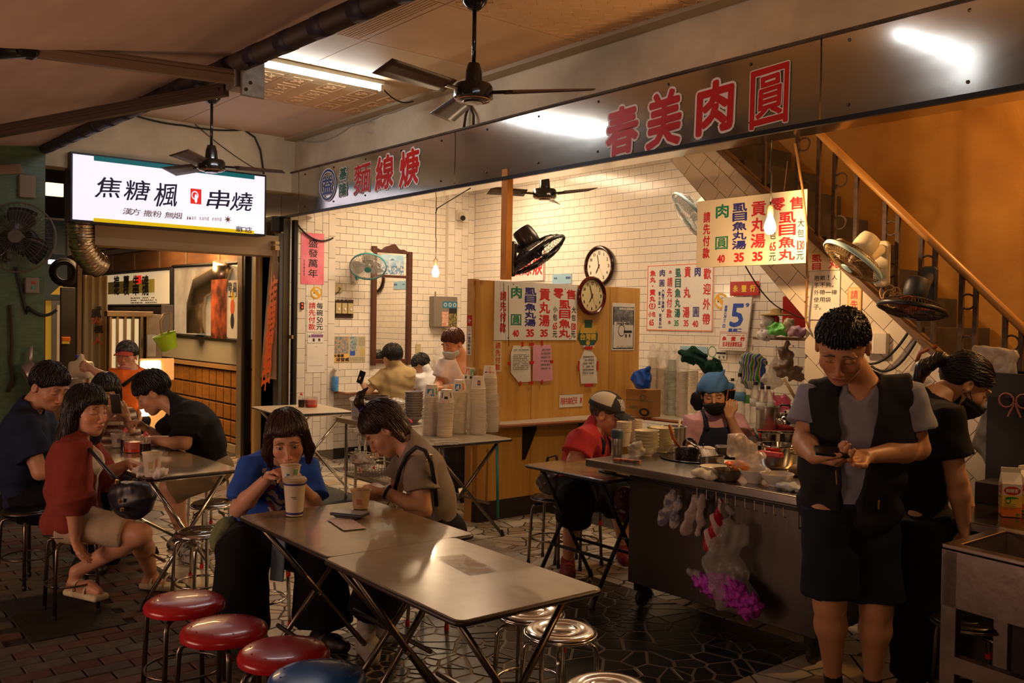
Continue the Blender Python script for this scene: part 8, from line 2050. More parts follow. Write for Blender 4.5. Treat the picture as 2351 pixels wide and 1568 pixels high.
GREYB=mat('grey_plastic_bowl',(.36,.33,.33),rough=.3);CREAMB=mat('cream_melamine',(.66,.60,.42),rough=.25);WHITEB=mat('white_melamine',(.62,.60,.55),rough=.22)
p=PZ(950,968,.75);bowls('bowl','grey bowl in the tall stack between the prep table and the cup towers','bowl',p.x,p.y,.748,11,.021,.085,.055,GREYB,'gb','tall stack of grey bowls')
p=PZ(860,958,.75)
pot=thing('stock_pot','steel stock pot on the prep table behind the topknot','pot',(p.x,p.y,.747));lm([(0,0),(.12,0),(.125,.01),(.128,.19),(.135,.195),(.122,.195),(.118,.02),(0,.02)],32,(p.x,p.y,.747)).build('pot_body',mat('dark_pot_steel',(.25,.22,.18),rough=.3,metal=.9),pot,smooth='auto')
for(x,y,s_)in((820,955,1),(836,962,.8),(912,962,1)):
 p=PZ(x,y,.75);t=thing('container','white lidded plastic container on the prep table, '+('left one' if x==820 else 'small middle one' if s_<1 else 'behind the topknot'),'container',(p.x,p.y,.747))
 lm([(0,0),(.050,0),(.062,.14*s_),(.064,.145*s_),(0,.145*s_)],24,(p.x,p.y,.747)).build('tub',mat('white_translucent',(.66,.64,.62),rough=.3,trans=.2),t,smooth='auto')
 blob('crumpled_lid',lambda P,c=npv((p.x,p.y,.90+.14*(s_-1))):ell(P,c,(.062,.062,.035))+wrinkle(P,.02,2.5),[(p.x,p.y,.90)],.10,.007,BAGW,t)
tag(blob('sponge',lambda P,c=npv(PZ(938,968,.775)):ell(P,c,(.04,.03,.025))+wrinkle(P,.004,3),[PZ(938,968,.775)],.06,.006,mat('hot_pink',(.85,.08,.25),rough=.6),None),'hot pink scouring sponge at the foot of the bowl stack','sponge')
def bottle(label,x,y,z,h,r,body,capm,cat_='bottle',group=None,liquid=None):
 t=thing('bottle',label,cat_,(x,y,z),group)
 lm([(0,0),(r,0),(r*1.02,.006),(r*1.02,h*.60),(r*.85,h*.72),(r*.40,h*.80),(r*.38,h*.84),(0,h*.84)],20,(x,y,z)).build('body',body,t,smooth='auto')
 lm([(r*.50,h*.80),(r*.50,h*.88),(r*.22,h*.95),(r*.12,h),(0,h)],16,(x,y,z)).build('cap',capm,t,smooth='auto')
 if liquid:lm([(0,.003),(r*1.025,.003),(r*1.03,h*.50),(0,h*.50)],20,(x,y,z)).build('sauce',liquid,t,smooth='auto')
 return t
SOY=mat('soy_sauce',(.018,.008,.006),rough=.15);REDCAP=mat('red_cap',(.55,.08,.10),rough=.4);CLR=mat('clear_plastic',(.75,.70,.62),rough=.1,trans=.6,alpha=.3);CHILI=mat('red_chilli_sauce',(.45,.03,.008),rough=.3,var=.3,vscale=60)
def chili(label,p,s=1.0):
 t=thing('sauce_tub',label,'tub',tuple(p));x,y,z=p
 lm([(0,0),(.0605*s,.002),(.0625*s,.07*s),(0,.075*s)],20,p).build('chilli',CHILI,t,smooth='auto');lm([(.057*s,.001),(.062*s,.10*s),(.065*s,.10*s),(.060*s,.001)],20,p).build('clear_tub',CLR,t,smooth='auto')
 MB().tube([(x-.06*s,y-.03,z+.085*s),(x-.10*s,y-.05,z+.07*s),(x-.10*s,y-.05,z+.03*s),(x-.06*s,y-.03,z+.02)],.006,6).build('handle',CLR,t,smooth=True)
def at(px,py,z):p=PZ(px,py,z);p.z=z;return p
p=at(692,935,.752);bottle('red-capped soy sauce bottle on the pale table by the pilaster',p.x,p.y,p.z,.15,.030,CLR,REDCAP,liquid=SOY);chili('tub of red chilli sauce on the pale table by the pilaster',at(714,934,.752))
p=at(288,1035,.752);bottle('red-capped soy sauce bottle at the back left of the left table',p.x,p.y,p.z,.15,.028,CLR,REDCAP,liquid=SOY);p=at(334,1045,.752);bottle('red-capped soy sauce bottle nearer the paper cup on the left table',p.x,p.y,p.z,.15,.032,CLR,REDCAP,liquid=SOY);chili('tub of red chilli sauce between the two soy bottles on the left table',at(308,1037,.752),.95)
def paper_cup(label,p,r,h,m=CUPP,content=None,band=None,prints=()):
 t=thing('paper_cup',label,'cup',tuple(p));lm([(0,.004),(r*.72,.004),(r*.72,0),(r*.98,h*.97),(r*1.04,h),(r*1.04,h-.004),(r*.96,h-.003),(r*.92,h*.85),(0,h*.85)],28,p).build('cup_body',m,t,smooth='auto')
 if content:lm([(r*.93,h*.86),(0,h*.865)],20,p).build('soup',content,t)
 for zf in(band or()):rr=r*(.72+.26*zf)+.001;lm([(rr,h*zf),(rr+.0008,h*zf+.005),(rr,h*zf+.01)],28,p).build('band',NAVY,t,smooth=True)
 for(a,zf,w,hf,m_)in prints:
  to=math.atan2(-p[1],-p[0])+a;vs=[]
  for k in range(7):aa=to+w*(k/6-.5);rr=r*(.72+.26*(zf-hf/2))+.0012;vs.append((p[0]+rr*math.cos(aa),p[1]+rr*math.sin(aa),p[2]+h*(zf-hf/2)))
  for k in range(6,-1,-1):aa=to+w*(k/6-.5);rr=r*(.72+.26*(zf+hf/2))+.0012;vs.append((p[0]+rr*math.cos(aa),p[1]+rr*math.sin(aa),p[2]+h*(zf+hf/2)))
  MB().add(vs,[tuple(range(14))]).build('print',m_,t)
 return t
NOOD=mat('thick_noodle_soup',(.42,.20,.07),rough=.35,var=.3,vscale=60)
WC=mat('white_cup_paper','d6cdbb',rough=.5)
t=paper_cup('tall white lidded cup with navy bands on the front table',at(676,1182,.752),.050,.155,WC,band=(.04,.88),prints=((-.1,.55,.5,.03,GREYI),(.0,.5,.4,.02,GREYI)))
pc=at(676,1182,.752);lm([(.050,.148),(.053,.152),(.053,.160),(.046,.168),(0,.168)],28,pc).build('lid',mat('cream_lid','c3b493',rough=.4,trans=.2),t,smooth='auto')
t=paper_cup('paper cup of noodle soup held to the mouth of the woman in blue',tuple(PD(667,1106,4.17)),.046,.078,WC,NOOD,prints=((.6,.5,.5,.6,GRN2),(-.3,.4,.3,.3,BLU2)))
paper_cup('paper cup of noodle soup before the woman in grey',at(828,1166,.752),.047,.085,mat('tinted_cup_paper','c9b28e',rough=.5),NOOD,prints=((-.2,.4,.6,.3,mat('rose_print',(.55,.22,.16),rough=.5)),))
paper_cup('white paper cup on the left table near the hand of the woman in red',at(349,1093,.752),.052,.13,WC,prints=((-.2,.5,.5,.3,mat('pale_gold_print',(.5,.38,.2),rough=.5)),(.5,.5,.25,.5,mat('rose_print',(.55,.22,.16)))))
paper_cup('clear lidded cup behind the white paper cup on the left table',at(368,1083,.752),.040,.11,CLR);paper_cup('small paper cup at the far end of the left table',at(270,1026,.752),.045,.09,WC,prints=((.2,.5,.6,.3,GREYI),))
tag(blob('napkin',lambda P,c=npv(at(326,1078,.785)):ell(P,c,(.045,.04,.035))+wrinkle(P,.014,2.6),[at(326,1078,.785)],.08,.006,mat('white_tissue','d9d3cb',rough=.9),None),'crumpled white tissue under the hand of the woman in red','napkin')
tag(blob('napkin',lambda P,c=npv(at(368,1088,.775)):ell(P,c,(.05,.04,.025))+wrinkle(P,.014,2.6,2),[at(368,1088,.775)],.08,.006,mat('white_tissue','d9d3cb'),None),'crumpled tissue ball right of the white paper cup on the left table','napkin')
tag(blob('napkin',lambda P,c=npv(at(360,1016,.775)):ell(P,c,(.06,.04,.022))+wrinkle(P,.014,2.6,3),[at(360,1016,.775)],.08,.006,mat('white_tissue','d9d3cb'),None),'white wrapper by the forearm of the man in black t-shirt','napkin')
p=PX(769,897,XL+.1);p.z=.797;t=thing('pump_bottle','blue pump bottle of hand gel on the wall ledge','bottle',tuple(p));lm([(0,0),(.038,0),(.040,.01),(.040,.15),(.030,.17),(0,.17)],20,p).build('body',mat('blue_gel',(.02,.10,.42),rough=.2,col2=(.10,.35,.6),vscale=6),t,smooth='auto');lm([(.014,.17),(.014,.24),(.03,.245),(.03,.262),(0,.265)],14,p).build('pump',WP,t,smooth='auto');MB().tube([p+V((0,0,.252)),p+V((0,.05,.25)),p+V((0,.06,.235))],.008,6).build('spout',WP,t)
for(px,py,n)in((1003,868,22),(1020,862,26)):p=PX(px,py,XL+.2);p.z=.797;tower('paper cup in the bagged towers by the back pilaster',p.x,p.y,.797,n,r=.045,rest=True,group='bagged cup towers by the back pilaster',top=('printed paper cup on a bagged tower by the back pilaster',[(-.2,.5,1.0,.35,BLU2),(.8,.5,.3,.5,GRN2)]))
p=PX(1012,850,XL+.2);wrap('clear bag with faint red print over cup towers by the back pilaster',[(V((p.x,p.y,.86)),V((p.x,p.y,1.22)),.11,.10)],.12,seed=9,h=.012)
# back counter
bt=[(1500,948,34,'a'),(1520,950,34,'a'),(1541,953,33,'b'),(1566,957,32,'a'),(1590,948,32,'a'),(1611,944,30,'c'),(1632,940,28,'c')]
for i,(px,py,n,k)in enumerate(bt):
 p=at(px,py,.806);m_={'a':CUPP,'b':mat('mint_cup_paper','b9c4ae',rough=.5),'c':mat('orange_rim_cup','d2a27e',rough=.5)}[k];cup_mesh(.046,.10,'back'+k,m_)
 tower('paper cup in the tall bagged towers behind the woman in blue kerchief',p.x,p.y,.806,n,pitch=.0125,r=.046,key='back'+k,rest=(i not in(0,2)),group='bagged paper-cup towers on the back counter')
 if i<4:
  h_=.09+n*.0125
  wrap('clear bag over '+('leftmost','second','mint-coloured','fourth')[i]+' tower of cups on the back counter',[(p+V((0,0,.04)),p+V((0,0,h_)),.058,.055),(p+V((0,0,h_)),p+V((-.03,0,h_+.12)),.05,.012),(p+V((0,0,h_)),p+V((.05,0,h_+.09)),.05,.010)],.07,seed=i,h=.010)
cbx=thing('cardboard_box','brown cardboard box at the end of the partition ledge','box',at(1458,945,.806));a,b=at(1436,953,.806),at(1487,959,.806);cd=mat('cardboard','a87a42',rough=.8,var=.12)
MB().box((0,0,0),((b-a).length,.17,.24),frame((b-a),(-(b-a).y,(b-a).x,0),a)).build('carton',cd,cbx,bevel=.003)
Pq=Print(frame((b-a),EZ,a+V((0,-.002,0))));Pq.rect(.0,.14,.34,.145,mat('green_stamp',(.10,.16,.08),rough=.7));Pq.disc(.20,.17,.035,.025,mat('green_stamp',(.10,.16,.08)),.001,.7);Pq.row('NON',.05,.16,.08,.03,mat('green_stamp',(.10,.16,.08)),0);Pq.disc(.22,.045,.06,.035,INK,.001,.6);Pq.build('print',cbx)
tag(blob('plastic_bag',lambda P,c=npv(PD(1474,872,7.9)):smin(ell(P,c,(.10,.07,.085)),cap(P,c,c+np.array((.07,0,.10)),.04,.02),.04)+wrinkle(P,.014,1.6),[PD(1474,872,7.9)],.18,.008,mat('blue_poly',(.01,.08,.45),rough=.35),None),'bright blue plastic bag on the cardboard box','bag')
tag(blob('folded_cloth',lambda P,a=npv(PD(1585,815,8.0)),b=npv(PD(1640,850,7.9)):smin(smin(ell(P,a,(.11,.08,.06)),ell(P,b,(.06,.06,.08)),.06),cap(P,a,b,.055,.06),.05)+wrinkle(P,.022,1.7),[PD(1585,815,8.0),PD(1640,850,7.9)],.18,.008,cloth('dark_green_cloth',(.008,.045,.03)),None),'dark green cloth draped over the back cup towers','cloth')
tag(blob('shoulder_bag',lambda P,c=npv(PD(1602,920,7.2)):ell(P,c,(.06,.05,.075))+wrinkle(P,.008,1.5),[PD(1602,920,7.2)],.14,.008,cloth('black_cotton',(.010,.010,.012)),None),'black hooded garment hanging behind the woman in blue kerchief','garment')
def pet(label,px,py,h,r,lbl=None,capm=BLACKP):
 p=at(px,py,.806);t=thing('water_bottle',label,'bottle',tuple(p),'clear water bottles on the back counter')
 pr_=[(0,0),(r*.9,0)];nn=9
 for k in range(nn):z=h*(.03+.62*k/nn);pr_+=[(r,z),(r*.95,z+h*.03)]
 pr_+=[(r*.95,h*.68),(r*.70,h*.80),(r*.35,h*.90),(r*.32,h*.95)]
 lm(pr_,18,p).build('clear_body',mat('clear_pet',(.80,.80,.78),rough=.06,trans=.85,alpha=.6,ior=1.3),t,smooth=True);lm([(r*.38,h*.93),(r*.38,h),(0,h)],14,p).build('cap',capm,t,smooth='auto')
 lm([(r*1.01,h*.45),(r*1.015,h*.62)],18,p).build('label_band',lbl or mat('pale_label',(.55,.58,.55),rough=.5),t,smooth=True)
for k,(px,py,h,r,lb)in enumerate(((1680,955,.34,.045,None),(1697,972,.42,.050,mat('sky_label',(.10,.30,.55),rough=.5)),(1716,972,.38,.048,mat('green_label',(.10,.35,.08),rough=.5)),(1733,978,.36,.045,None),(1748,985,.34,.045,None),(1762,985,.34,.045,None))):
 pet(('tall clear bottle half hidden behind the phone arm','large clear bottle with sky-blue label on the back counter','clear bottle with green label on the back counter','clear ribbed bottle left of the steel canister, rear','clear ribbed bottle left of the steel canister, front','clear bottle standing behind the steel canister')[k],px,py,h,r,lb)
def can(name,label,cat_,p,prof_,m_,n=32):t=thing(name,label,cat_,tuple(p));lm(prof_,n,p).build('body',m_,t,smooth='auto');return t
p=at(1765,985,.806);can('steel_canister','tall steel canister beside the kettle','canister',p,[(0,0),(.075,0),(.078,.008),(.078,.17),(.086,.176),(.086,.182),(.074,.182),(.072,.02),(0,.02)],STEEL)
p=at(1802,985,.812);kt=can('kettle','round polished steel kettle with black handle','kettle',p,[(0,0),(.06,0),(.080,.02),(.085,.05),(.075,.085),(.045,.11),(.03,.115),(.028,.125),(.010,.13),(.010,.145),(0,.147)],mat('polished_steel',(.70,.66,.60),rough=.10,metal=1));MB().tube([p+V((-.055,0,.09)),p+V((-.06,0,.15)),p+V((-.035,0,.19)),p+V((.035,0,.19)),p+V((.06,0,.15)),p+V((.055,0,.09))],.009,8).build('handle',BLACKP,kt,smooth=True);MB().tube([p+V((-.07,-.02,.05)),p+V((-.11,-.03,.09)),p+V((-.13,-.035,.115))],[.018,.013,.009],8).build('spout',mat('polished_steel',(.70,.66,.60)),kt,smooth=True)
tag(MB().grid(lambda u,v:at(1728+105*u,985+14*v,.8075)+V((0,0,.0015*math.sin(u*60)*math.sin(v*30))),30,8).build('cloth',cloth('rose_red_cloth','9c3c3a'),None,smooth=True,solid=.003),'rose-red checked cloth under the kettle','cloth')
tag(blob('plastic_bag',lambda P,c=npv(PD(1790,925,7.6)):ell(P,c,(.10,.07,.08))+wrinkle(P,.02,1.8),[PD(1790,925,7.6)],.16,.008,mat('pink_translucent_bag',(.70,.04,.18),rough=.3,trans=.4,alpha=.8),None),'crumpled pink plastic bag behind the kettle','bag')
tag(MB().tube([PD(1838,925,7.2),PD(1832,960,7.2)],[.05,.045],14).build('red_pot',mat('red_enamel',(.45,.02,.01),rough=.3),None,smooth='auto'),'red enamel handle pot beside the standing man','pot')
sh=thing('wall_shelf','narrow wooden shelf under the stairs heaped with packets','shelf',PD(1800,782,7.3));a,b=PD(1728,776,7.75),PD(1880,780,6.9)
MB().box((0,0,-.012),((b-a).length,.22,.012),frame((b-a),(-(b-a).y,(b-a).x,0),a)).build('board',mat('shelf_board',(.20,.11,.05),rough=.6,var=.3),sh,bevel=.003)
PK=[((1758,768),.09,(.5,.48,.46),'white crumpled papers at the left end of the shelf','paper',.05),((1790,756),.12,(.08,.55,.05),'bright green snack packet on the shelf','packet',.055),((1762,740),.06,(.35,.36,.30),'clear glass lid leaning behind the green packet','lid',.07),((1832,762),.085,(.30,.16,.22),'mauve plastic bundle at the right end of the shelf','bundle',.05),((1812,745),.05,(.30,.26,.14),'small jar with printed label behind the packets','jar',.06)]
for k,((x,y),r,c,lab,ct,rz_)in enumerate(PK):q=PD(x,y,7.45-.3*(x-1758)/80);tag(blob('packet' if ct!='lid' else 'glass_lid',lambda P,c_=npv(q),r=r,rz_=rz_,k=k:ell(P,c_,(r,.05,rz_))+wrinkle(P,.014,1.9,k),[q],r+.05,.007,mat('packet_%d'%k,c,rough=.3,col2=tuple(min(1,v*2.2+.1)for v in c),vscale=18),None),lab,ct)
tag(MB().box((0,0,0),(.26,.02,.30),frame(EX,EY,PD(1778,792,7.75)+V((0,.1,.12)))@Matrix.Rotation(0,4,'X')).build('red_folder',mat('red_plastic',(.42,.015,.012),rough=.35),None,bevel=.01),'red plastic board standing behind the straw hat','board')
hat=thing('straw_hat','small straw hat over a red mask on the shelf','hat',PD(1782,735,7.5));hc=PD(1782,722,7.45);lm([(.13,-.01),(.12,.0),(.05,.008),(.045,.04),(.02,.05),(0,.05)],24,hc).build('straw',mat('straw',(.45,.30,.10),rough=.9,bump=.4),hat,smooth=True);MB().cbox(hc+V((0,-.03,-.05)),(.09,.05,.08)).build('red_face',mat('red_plastic',(.42,.015,.012)),hat,bevel=.02)
def hang(label,top,spec,m,amp=.012,group=None,h=.008,hook=True,name='plastic_bag'):
 t=thing(name,label,'bag',tuple(spec[-1][1]),group)
 def fn(P):
  d=None
  for(a,b,ra,rb,fl)in spec:
   a_,b_=npv(a),npv(b);n=unit(np.array((CF.x,CF.y,0)));q=P-(P-a_)@n[:,None]*n*(1-1/fl)
   q=P+((P-a_)@n)[:,None]*n*(fl-1)
   e=cap(q,a_,b_,ra,rb);d=e if d is None else smin(d,e,.04)
  return d*.7+wrinkle(P,amp,1.6,len(label))
 ps=[q for s_ in spec for q in s_[:2]];lo,hi=bounds(ps,max(max(s_[2:4])for s_ in spec)+.03)
 np_mesh('bag_body',[mesh_sdf(fn,lo,hi,h)],m,t)
 if hook:MB().tube([top,top+V((0,0,.05))],.004,6).build('hook',CHR,t)
 return t
STR=mat('striped_bag_fabric',(.5,.5,.5),rough=.5);nt=STR.node_tree;w_=nt.nodes.new('ShaderNodeTexWave');w_.inputs['Scale'].default_value=9;w_.inputs['Distortion'].default_value=.6;tc=nt.nodes.new('ShaderNodeTexCoord');nt.links.new(tc.outputs['Object'],w_.inputs[0]);rp=nt.nodes.new('ShaderNodeValToRGB');nt.links.new(w_.outputs[0],rp.inputs[0]);nt.links.new(rp.outputs[0],nt.nodes['Principled BSDF'].inputs['Base Color']);rp.color_ramp.interpolation='CONSTANT'
for i,(p_,c_)in enumerate(((0,(.02,.25,.08)),(.25,(.55,.52,.05)),(.42,(.6,.05,.10)),(.6,(.62,.60,.55)),(.75,(.03,.10,.45)))):
 e_=rp.color_ramp.elements[i]if i<2 else rp.color_ramp.elements.new(p_);e_.position=p_;e_.color=(*c_,1)
D_=7.6
hang('multicoloured striped bag stuffed and hung on the tiles under the shelf',PD(1728,805,D_),[(PD(1718,830,D_),PD(1722,868,D_),.075,.085,1.6),(PD(1740,830,D_),PD(1738,868,D_),.07,.08,1.6)],STR,.010)
hang('small clear bag hung right of the striped bag',PD(1782,808,7.4),[(PD(1783,815,7.4),PD(1768,872,7.4),.012,.065,1.5),(PD(1768,872,7.4),PD(1782,875,7.4),.05,.05,1.5)],BAGW,.012)
hang('brownish crumpled bags bunched on a nail under the shelf',PD(1805,790,7.3),[(PD(1805,800,7.3),PD(1800,840,7.3),.045,.075,1.4),(PD(1800,840,7.3),PD(1825,862,7.3),.07,.065,1.4)],mat('taupe_bag',(.24,.17,.12),rough=.4,trans=.2),.022)
hang('limp clear bag hanging below the striped bag',PD(1740,880,7.5),[(PD(1725,885,7.5),PD(1765,900,7.5),.04,.03,1.8)],BAGM,.012,hook=False)
tag(MB().tube([PD(1800,870,7.2),PD(1832,925,7.1)],.012,8).build('wooden_spoon',mat('pale_wood',(.32,.20,.09),rough=.7),None,smooth=True),'long wooden handle leaning under the hanging bags','spoon')
o=REST.build('cup_towers',CUPP,None,smooth='auto');tag(o,'further stacked paper cups in the bagged towers at the back','cups',kind='stuff')
# on the steel cart
Z1=.851
p=at(1484,1046,Z1);bowls('bowl','cream bowl in the front left stack on the steel cart','bowl',p.x,p.y,Z1,6,.019,.074,.055,CREAMB,'cb','two stacks of cream bowls on the cart')
p=at(1519,1038,Z1);bowls('bowl','cream bowl in the stack just behind the front left stack','bowl',p.x,p.y,Z1,6,.019,.074,.055,CREAMB,'cb','two stacks of cream bowls on the cart')
for k,(px,py)in enumerate(((1432,1024),(1458,1018))):p=at(px,py,Z1);tower('upright paper cup in the '+('left' if k==0 else 'right')+' of two short towers beside the thermos',p.x,p.y,Z1,6,pitch=.011,r=.046,down=False,key='up',group='two short towers of upright cups on the cart')
p=at(1416,1045,Z1);th=can('thermos','steel thermos with slate-blue lid at the left end of the cart','thermos',p,[(0,0),(.030,0),(.032,.005),(.032,.11),(.030,.115),(0,.115)],STEEL);lm([(.033,.10),(.034,.105),(.034,.145),(.028,.152),(0,.153)],24,p).build('lid',mat('slate_lid',(.05,.09,.13),rough=.5),th,smooth='auto')
wrap('crumpled white bag between thermos and bowls',[(at(1452,1036,Z1+.03),at(1462,1030,Z1+.05),.035,.045)],.05,BAGW,.012,.007)
p=at(1505,1018,Z1);can('mauve_tub','mauve plastic tub of chopped greens at the back of the cart','tub',p,[(0,0),(.05,0),(.058,.07),(.062,.085),(.05,.085),(0,.06)],mat('mauve_plastic',(.36,.20,.28),rough=.4));tag(blob('greens',lambda P,c=npv(p+V((-.02,0,.095))):ell(P,c,(.04,.035,.018))+wrinkle(P,.01,4),[p+V((0,0,.09))],.09,.005,mat('pale_greens',(.35,.42,.12),rough=.7),None),'chopped greens heaped on the mauve tub','vegetables')
p=at(1547,1028,Z1);can('steel_pot','tall steel pot with a ladle before the woman in blue kerchief','pot',p,[(0,0),(.070,0),(.072,.13),(.080,.136),(.068,.136),(.066,.02),(0,.02)],STEEL)
t=thing('ladle','pale ladle handle standing in the tall steel pot','ladle',tuple(p+V((.02,0,.05))));MB().tube([p+V((.02,0,.04)),p+V((.045,0,.18))],.007,6).build('handle',WP,t,smooth=True)
wk=at(1603,1052,Z1);wok=thing('frying_well','round black frying well sunk in the steel cart top','pan',tuple(wk));lm([(.215,.0),(.222,.006),(.212,.010),(.19,.004),(.15,.002),(.0,.001)],40,wk).build('pan',mat('black_iron',(.012,.011,.010),rough=.28,metal=.6),wok,smooth='auto');lm([(.188,.0045),(0,.0046)],32,wk).build('oil',mat('dark_oil',(.02,.012,.006),rough=.06),wok)
sq=at(1577,1052,Z1+.006);st_=thing('strainer','perforated steel strainer with orange handle in the frying well','strainer',tuple(sq));lm([(0,0),(.062,0),(.070,.055),(.075,.058),(.066,.056),(.060,.006),(0,.006)],28,sq).build('basket',mat('perforated_steel',(.22,.20,.18),rough=.4,metal=.9,col2=(.03,.03,.03),vscale=160,contrast=.12),st_,smooth='auto');MB().tube([sq+V((-.05,0,.05)),PD(1545,1005,5.0),PD(1537,975,5.0)],[.006,.009,.010],8).build('handle',mat('orange_wood_handle',(.40,.10,.02),rough=.5),st_,smooth=True);MB().tube(arc(sq+V((.02,.0,.07)),EX,EZ,.045,0,PI,10),.009,8).build('loop_handle',BLACKP,st_,smooth=True)
sp=thing('slotted_turner','slotted steel turner lying over the frying well','spatula',tuple(PD(1615,1040,5.05)));a=PD(1595,1012,5.1)
MB().tube([PD(1577,1012,5.15),PD(1612,1032,5.0)],.006,6).build('handle',CHR,sp,smooth=True)
for k in range(8):MB().tube([PD(1608+4.2*k,1030+k*.4,5.0),PD(1614+5*k,1050-k*.5,4.9)],.0045,5).build('slat',CHR,sp)
MB().tube([PD(1604,1030,5.02),PD(1642,1034,5.02)],.007,6).build('crossbar',CHR,sp)
for k,(x0,y0,x1,y1,lab)in enumerate(((1590,1018,1630,1036,'steel tongs lying behind the frying well'),(1575,1008,1602,1030,'thin steel skewer behind the frying well'))):tag(MB().tube([PD(x0,y0,5.2),PD(x1,y1,5.05)],.005,6).build('tongs',CHR,None,smooth=True),lab,'tongs')
tag(blob('cloth',lambda P,c=npv(at(1612,1030,Z1+.03)):ell(P,c,(.10,.04,.02))+wrinkle(P,.01,2),[at(1612,1030,Z1+.03)],.14,.007,cloth('white_rag','c9c2ae'),None),'white rag behind the frying well','cloth')
def bowl_one(label,px,py,r,h,m_,cat_='bowl',z=Z1,content=None):
 p=at(px,py,z);t=thing('bowl',label,cat_,tuple(p));o=bpy.data.objects.new('shell',bowl_me(r,h,m_,'b%d%s'%(int(r*1000),m_.name)));COL.objects.link(o);o.parent=t
 if content:lm([(r*.8,h*.62),(0,h*.63)],20,p).build('food',content,t)
 return t
p=at(1634,1068,Z1);can('steel_pan','low steel pan at the right rim of the frying well','pan',p,[(0,0),(.065,0),(.068,.05),(.073,.053),(.064,.053),(.060,.008),(0,.008)],mat('dark_pot_steel',(.25,.22,.18)))
tag(lm([(0,0),(.07,0),(.085,.085),(.07,.09),(0,.09)],4,at(1668,1060,Z1)).build('scoop',mat('dark_scoop',(.06,.055,.05),rough=.3,metal=.8),None,bevel=.004),'dark steel scraper standing beside the plastic bag','scraper')
bowl_one('flat white bowl behind the steel mixing bowl on the cart',1640,1085,.075,.035,WHITEB);bowl_one('white dish at the foot of the standing plastic bag',1672,1072,.07,.03,WHITEB);bowl_one('orange plastic dish beside the standing plastic bag',1690,1082,.06,.045,mat('orange_plate',(.65,.10,.03)))
p=at(1670,1102,Z1);can('mixing_bowl','dark steel mixing bowl with a brush at the front of the cart','bowl',p,[(0,0),(.050,0),(.066,.02),(.073,.055),(.077,.057),(.068,.055),(.058,.02),(0,.012)],mat('dark_pot_steel',(.25,.22,.18)));tag(MB().tube([p+V((.02,0,.02)),p+V((.0,.0,.075))],.006,6).build('brush',mat('pale_wood',(.32,.20,.09)),None),'pale brush handle standing in the steel mixing bowl','brush')
bowl_one('white bowl with printed leaf, left of the nearest white bowl',1732,1108,.078,.065,WHITEB);bowl_one('nearest white bowl on the steel cart',1783,1116,.082,.062,WHITEB,content=mat('broth',(.30,.26,.18),rough=.2))
def towel(label,px,py,rx,rz_,m_,seed):q=at(px,py,Z1+.018);tag(blob('towel',lambda P,c=npv(q):ell(P,c,(rx,.05,rz_))+wrinkle(P,.010,1.9,seed),[q],rx+.04,.006,m_,None),label,'towel')
towel('rumpled off-white towel left of the steel mixing bowl',1622,1090,.085,.024,cloth('offwhite_towel','cfc9b4'),3);towel('white and blue towel at the right front corner of the cart',1818,1118,.085,.016,cloth('blue_edged_towel','bfc0bd',col2=(.25,.33,.45)),4)
p=at(1784,1072,Z1);bp=can('large_pot','big steel pot on the right side of the cart','pot',p,[(0,.0),(.085,.0),(.10,.02),(.112,.115),(.122,.120),(.122,.125),(.108,.125),(.095,.03),(0,.02)],mat('polished_steel',(.70,.66,.60)));
for sx in(-1,1):MB().tube([p+V((sx*.11,-.03,.09)),p+V((sx*.14,-.03,.09)),p+V((sx*.14,.03,.09)),p+V((sx*.11,.03,.09))],.006,6).build('handle',CHR,bp,smooth=True)
for k,(px,py,r)in enumerate(((1765,1022,.08),(1812,1022,.07))):p=at(px,py,Z1);can('sauce_pot',('shiny steel pot with copper rim behind the big pot' if k==0 else 'smaller steel pot next to the standing man, behind the big pot'),'pot',p,[(0,0),(r,0),(r*1.02,.08),(r*1.1,.084),(r*.98,.084),(r*.95,.01),(0,.01)],mat('polished_steel',(.70,.66,.60)))
tag(MB().cbox(at(1768,1042,Z1+.09),(.14,.04,.025),.1).build('red_tray',mat('red_plastic',(.42,.015,.012)),None,bevel=.005),'red plastic strip across the back of the big pot','tray')
tag(MB().tube([PD(1742,1010,4.9),PD(1732,985,5.0)],[.008,.012],8).build('spoon',BLACKP,None,smooth=True),'black spoon handle behind the standing plastic bag','spoon')
D_=4.55
t=hang('big open clear plastic bag of orange soup standing on the cart',PD(1705,1010,D_),[(PD(1700,1022,D_),PD(1712,1062,D_),.065,.055,1.3),(PD(1680,1014,D_),PD(1700,1030,D_),.025,.05,1.3),(PD(1738,1020,D_),PD(1722,1040,D_),.022,.04,1.3),(PD(1730,1055,D_),PD(1760,1090,D_-.1),.04,.02,1.3)],BAGW,.014,hook=False,h=.006)
tag(blob('soup',lambda P,c=npv(PD(1700,1070,D_)):ell(P,c,(.045,.04,.03)),[PD(1700,1070,D_)],.07,.005,mat('orange_soup',(.70,.22,.05),rough=.3),None),'orange soup inside the standing clear bag','soup')
tag(blob('bun',lambda P,c=npv(at(1832,1080,Z1+.03)):ell(P,c,(.05,.045,.032)),[at(1832,1080,Z1+.03)],.07,.006,mat('brown_bun',(.22,.12,.06),rough=.7,var=.3),None),'brown bagged bun behind the arm of the standing man','bun')
tag(MB().cbox(at(1440,1058,Z1+.012),(.16,.035,.018),.35).build('wrapper',mat('black_red_wrapper',(.03,.02,.02),rough=.3,col2=(.45,.12,.04),vscale=30,contrast=.1),None,bevel=.005),'dark wrapper lying between thermos and bowl stack','wrapper')
q=at(1400,1080,.762);tag(blob('towel',lambda P,c=npv(q):ell(P,c,(.08,.05,.015))+wrinkle(P,.008,2,5),[q],.12,.006,cloth('grey_towel','8d8c88'),None),'grey towel under the hands of the man in red','towel')
Dc=5.0
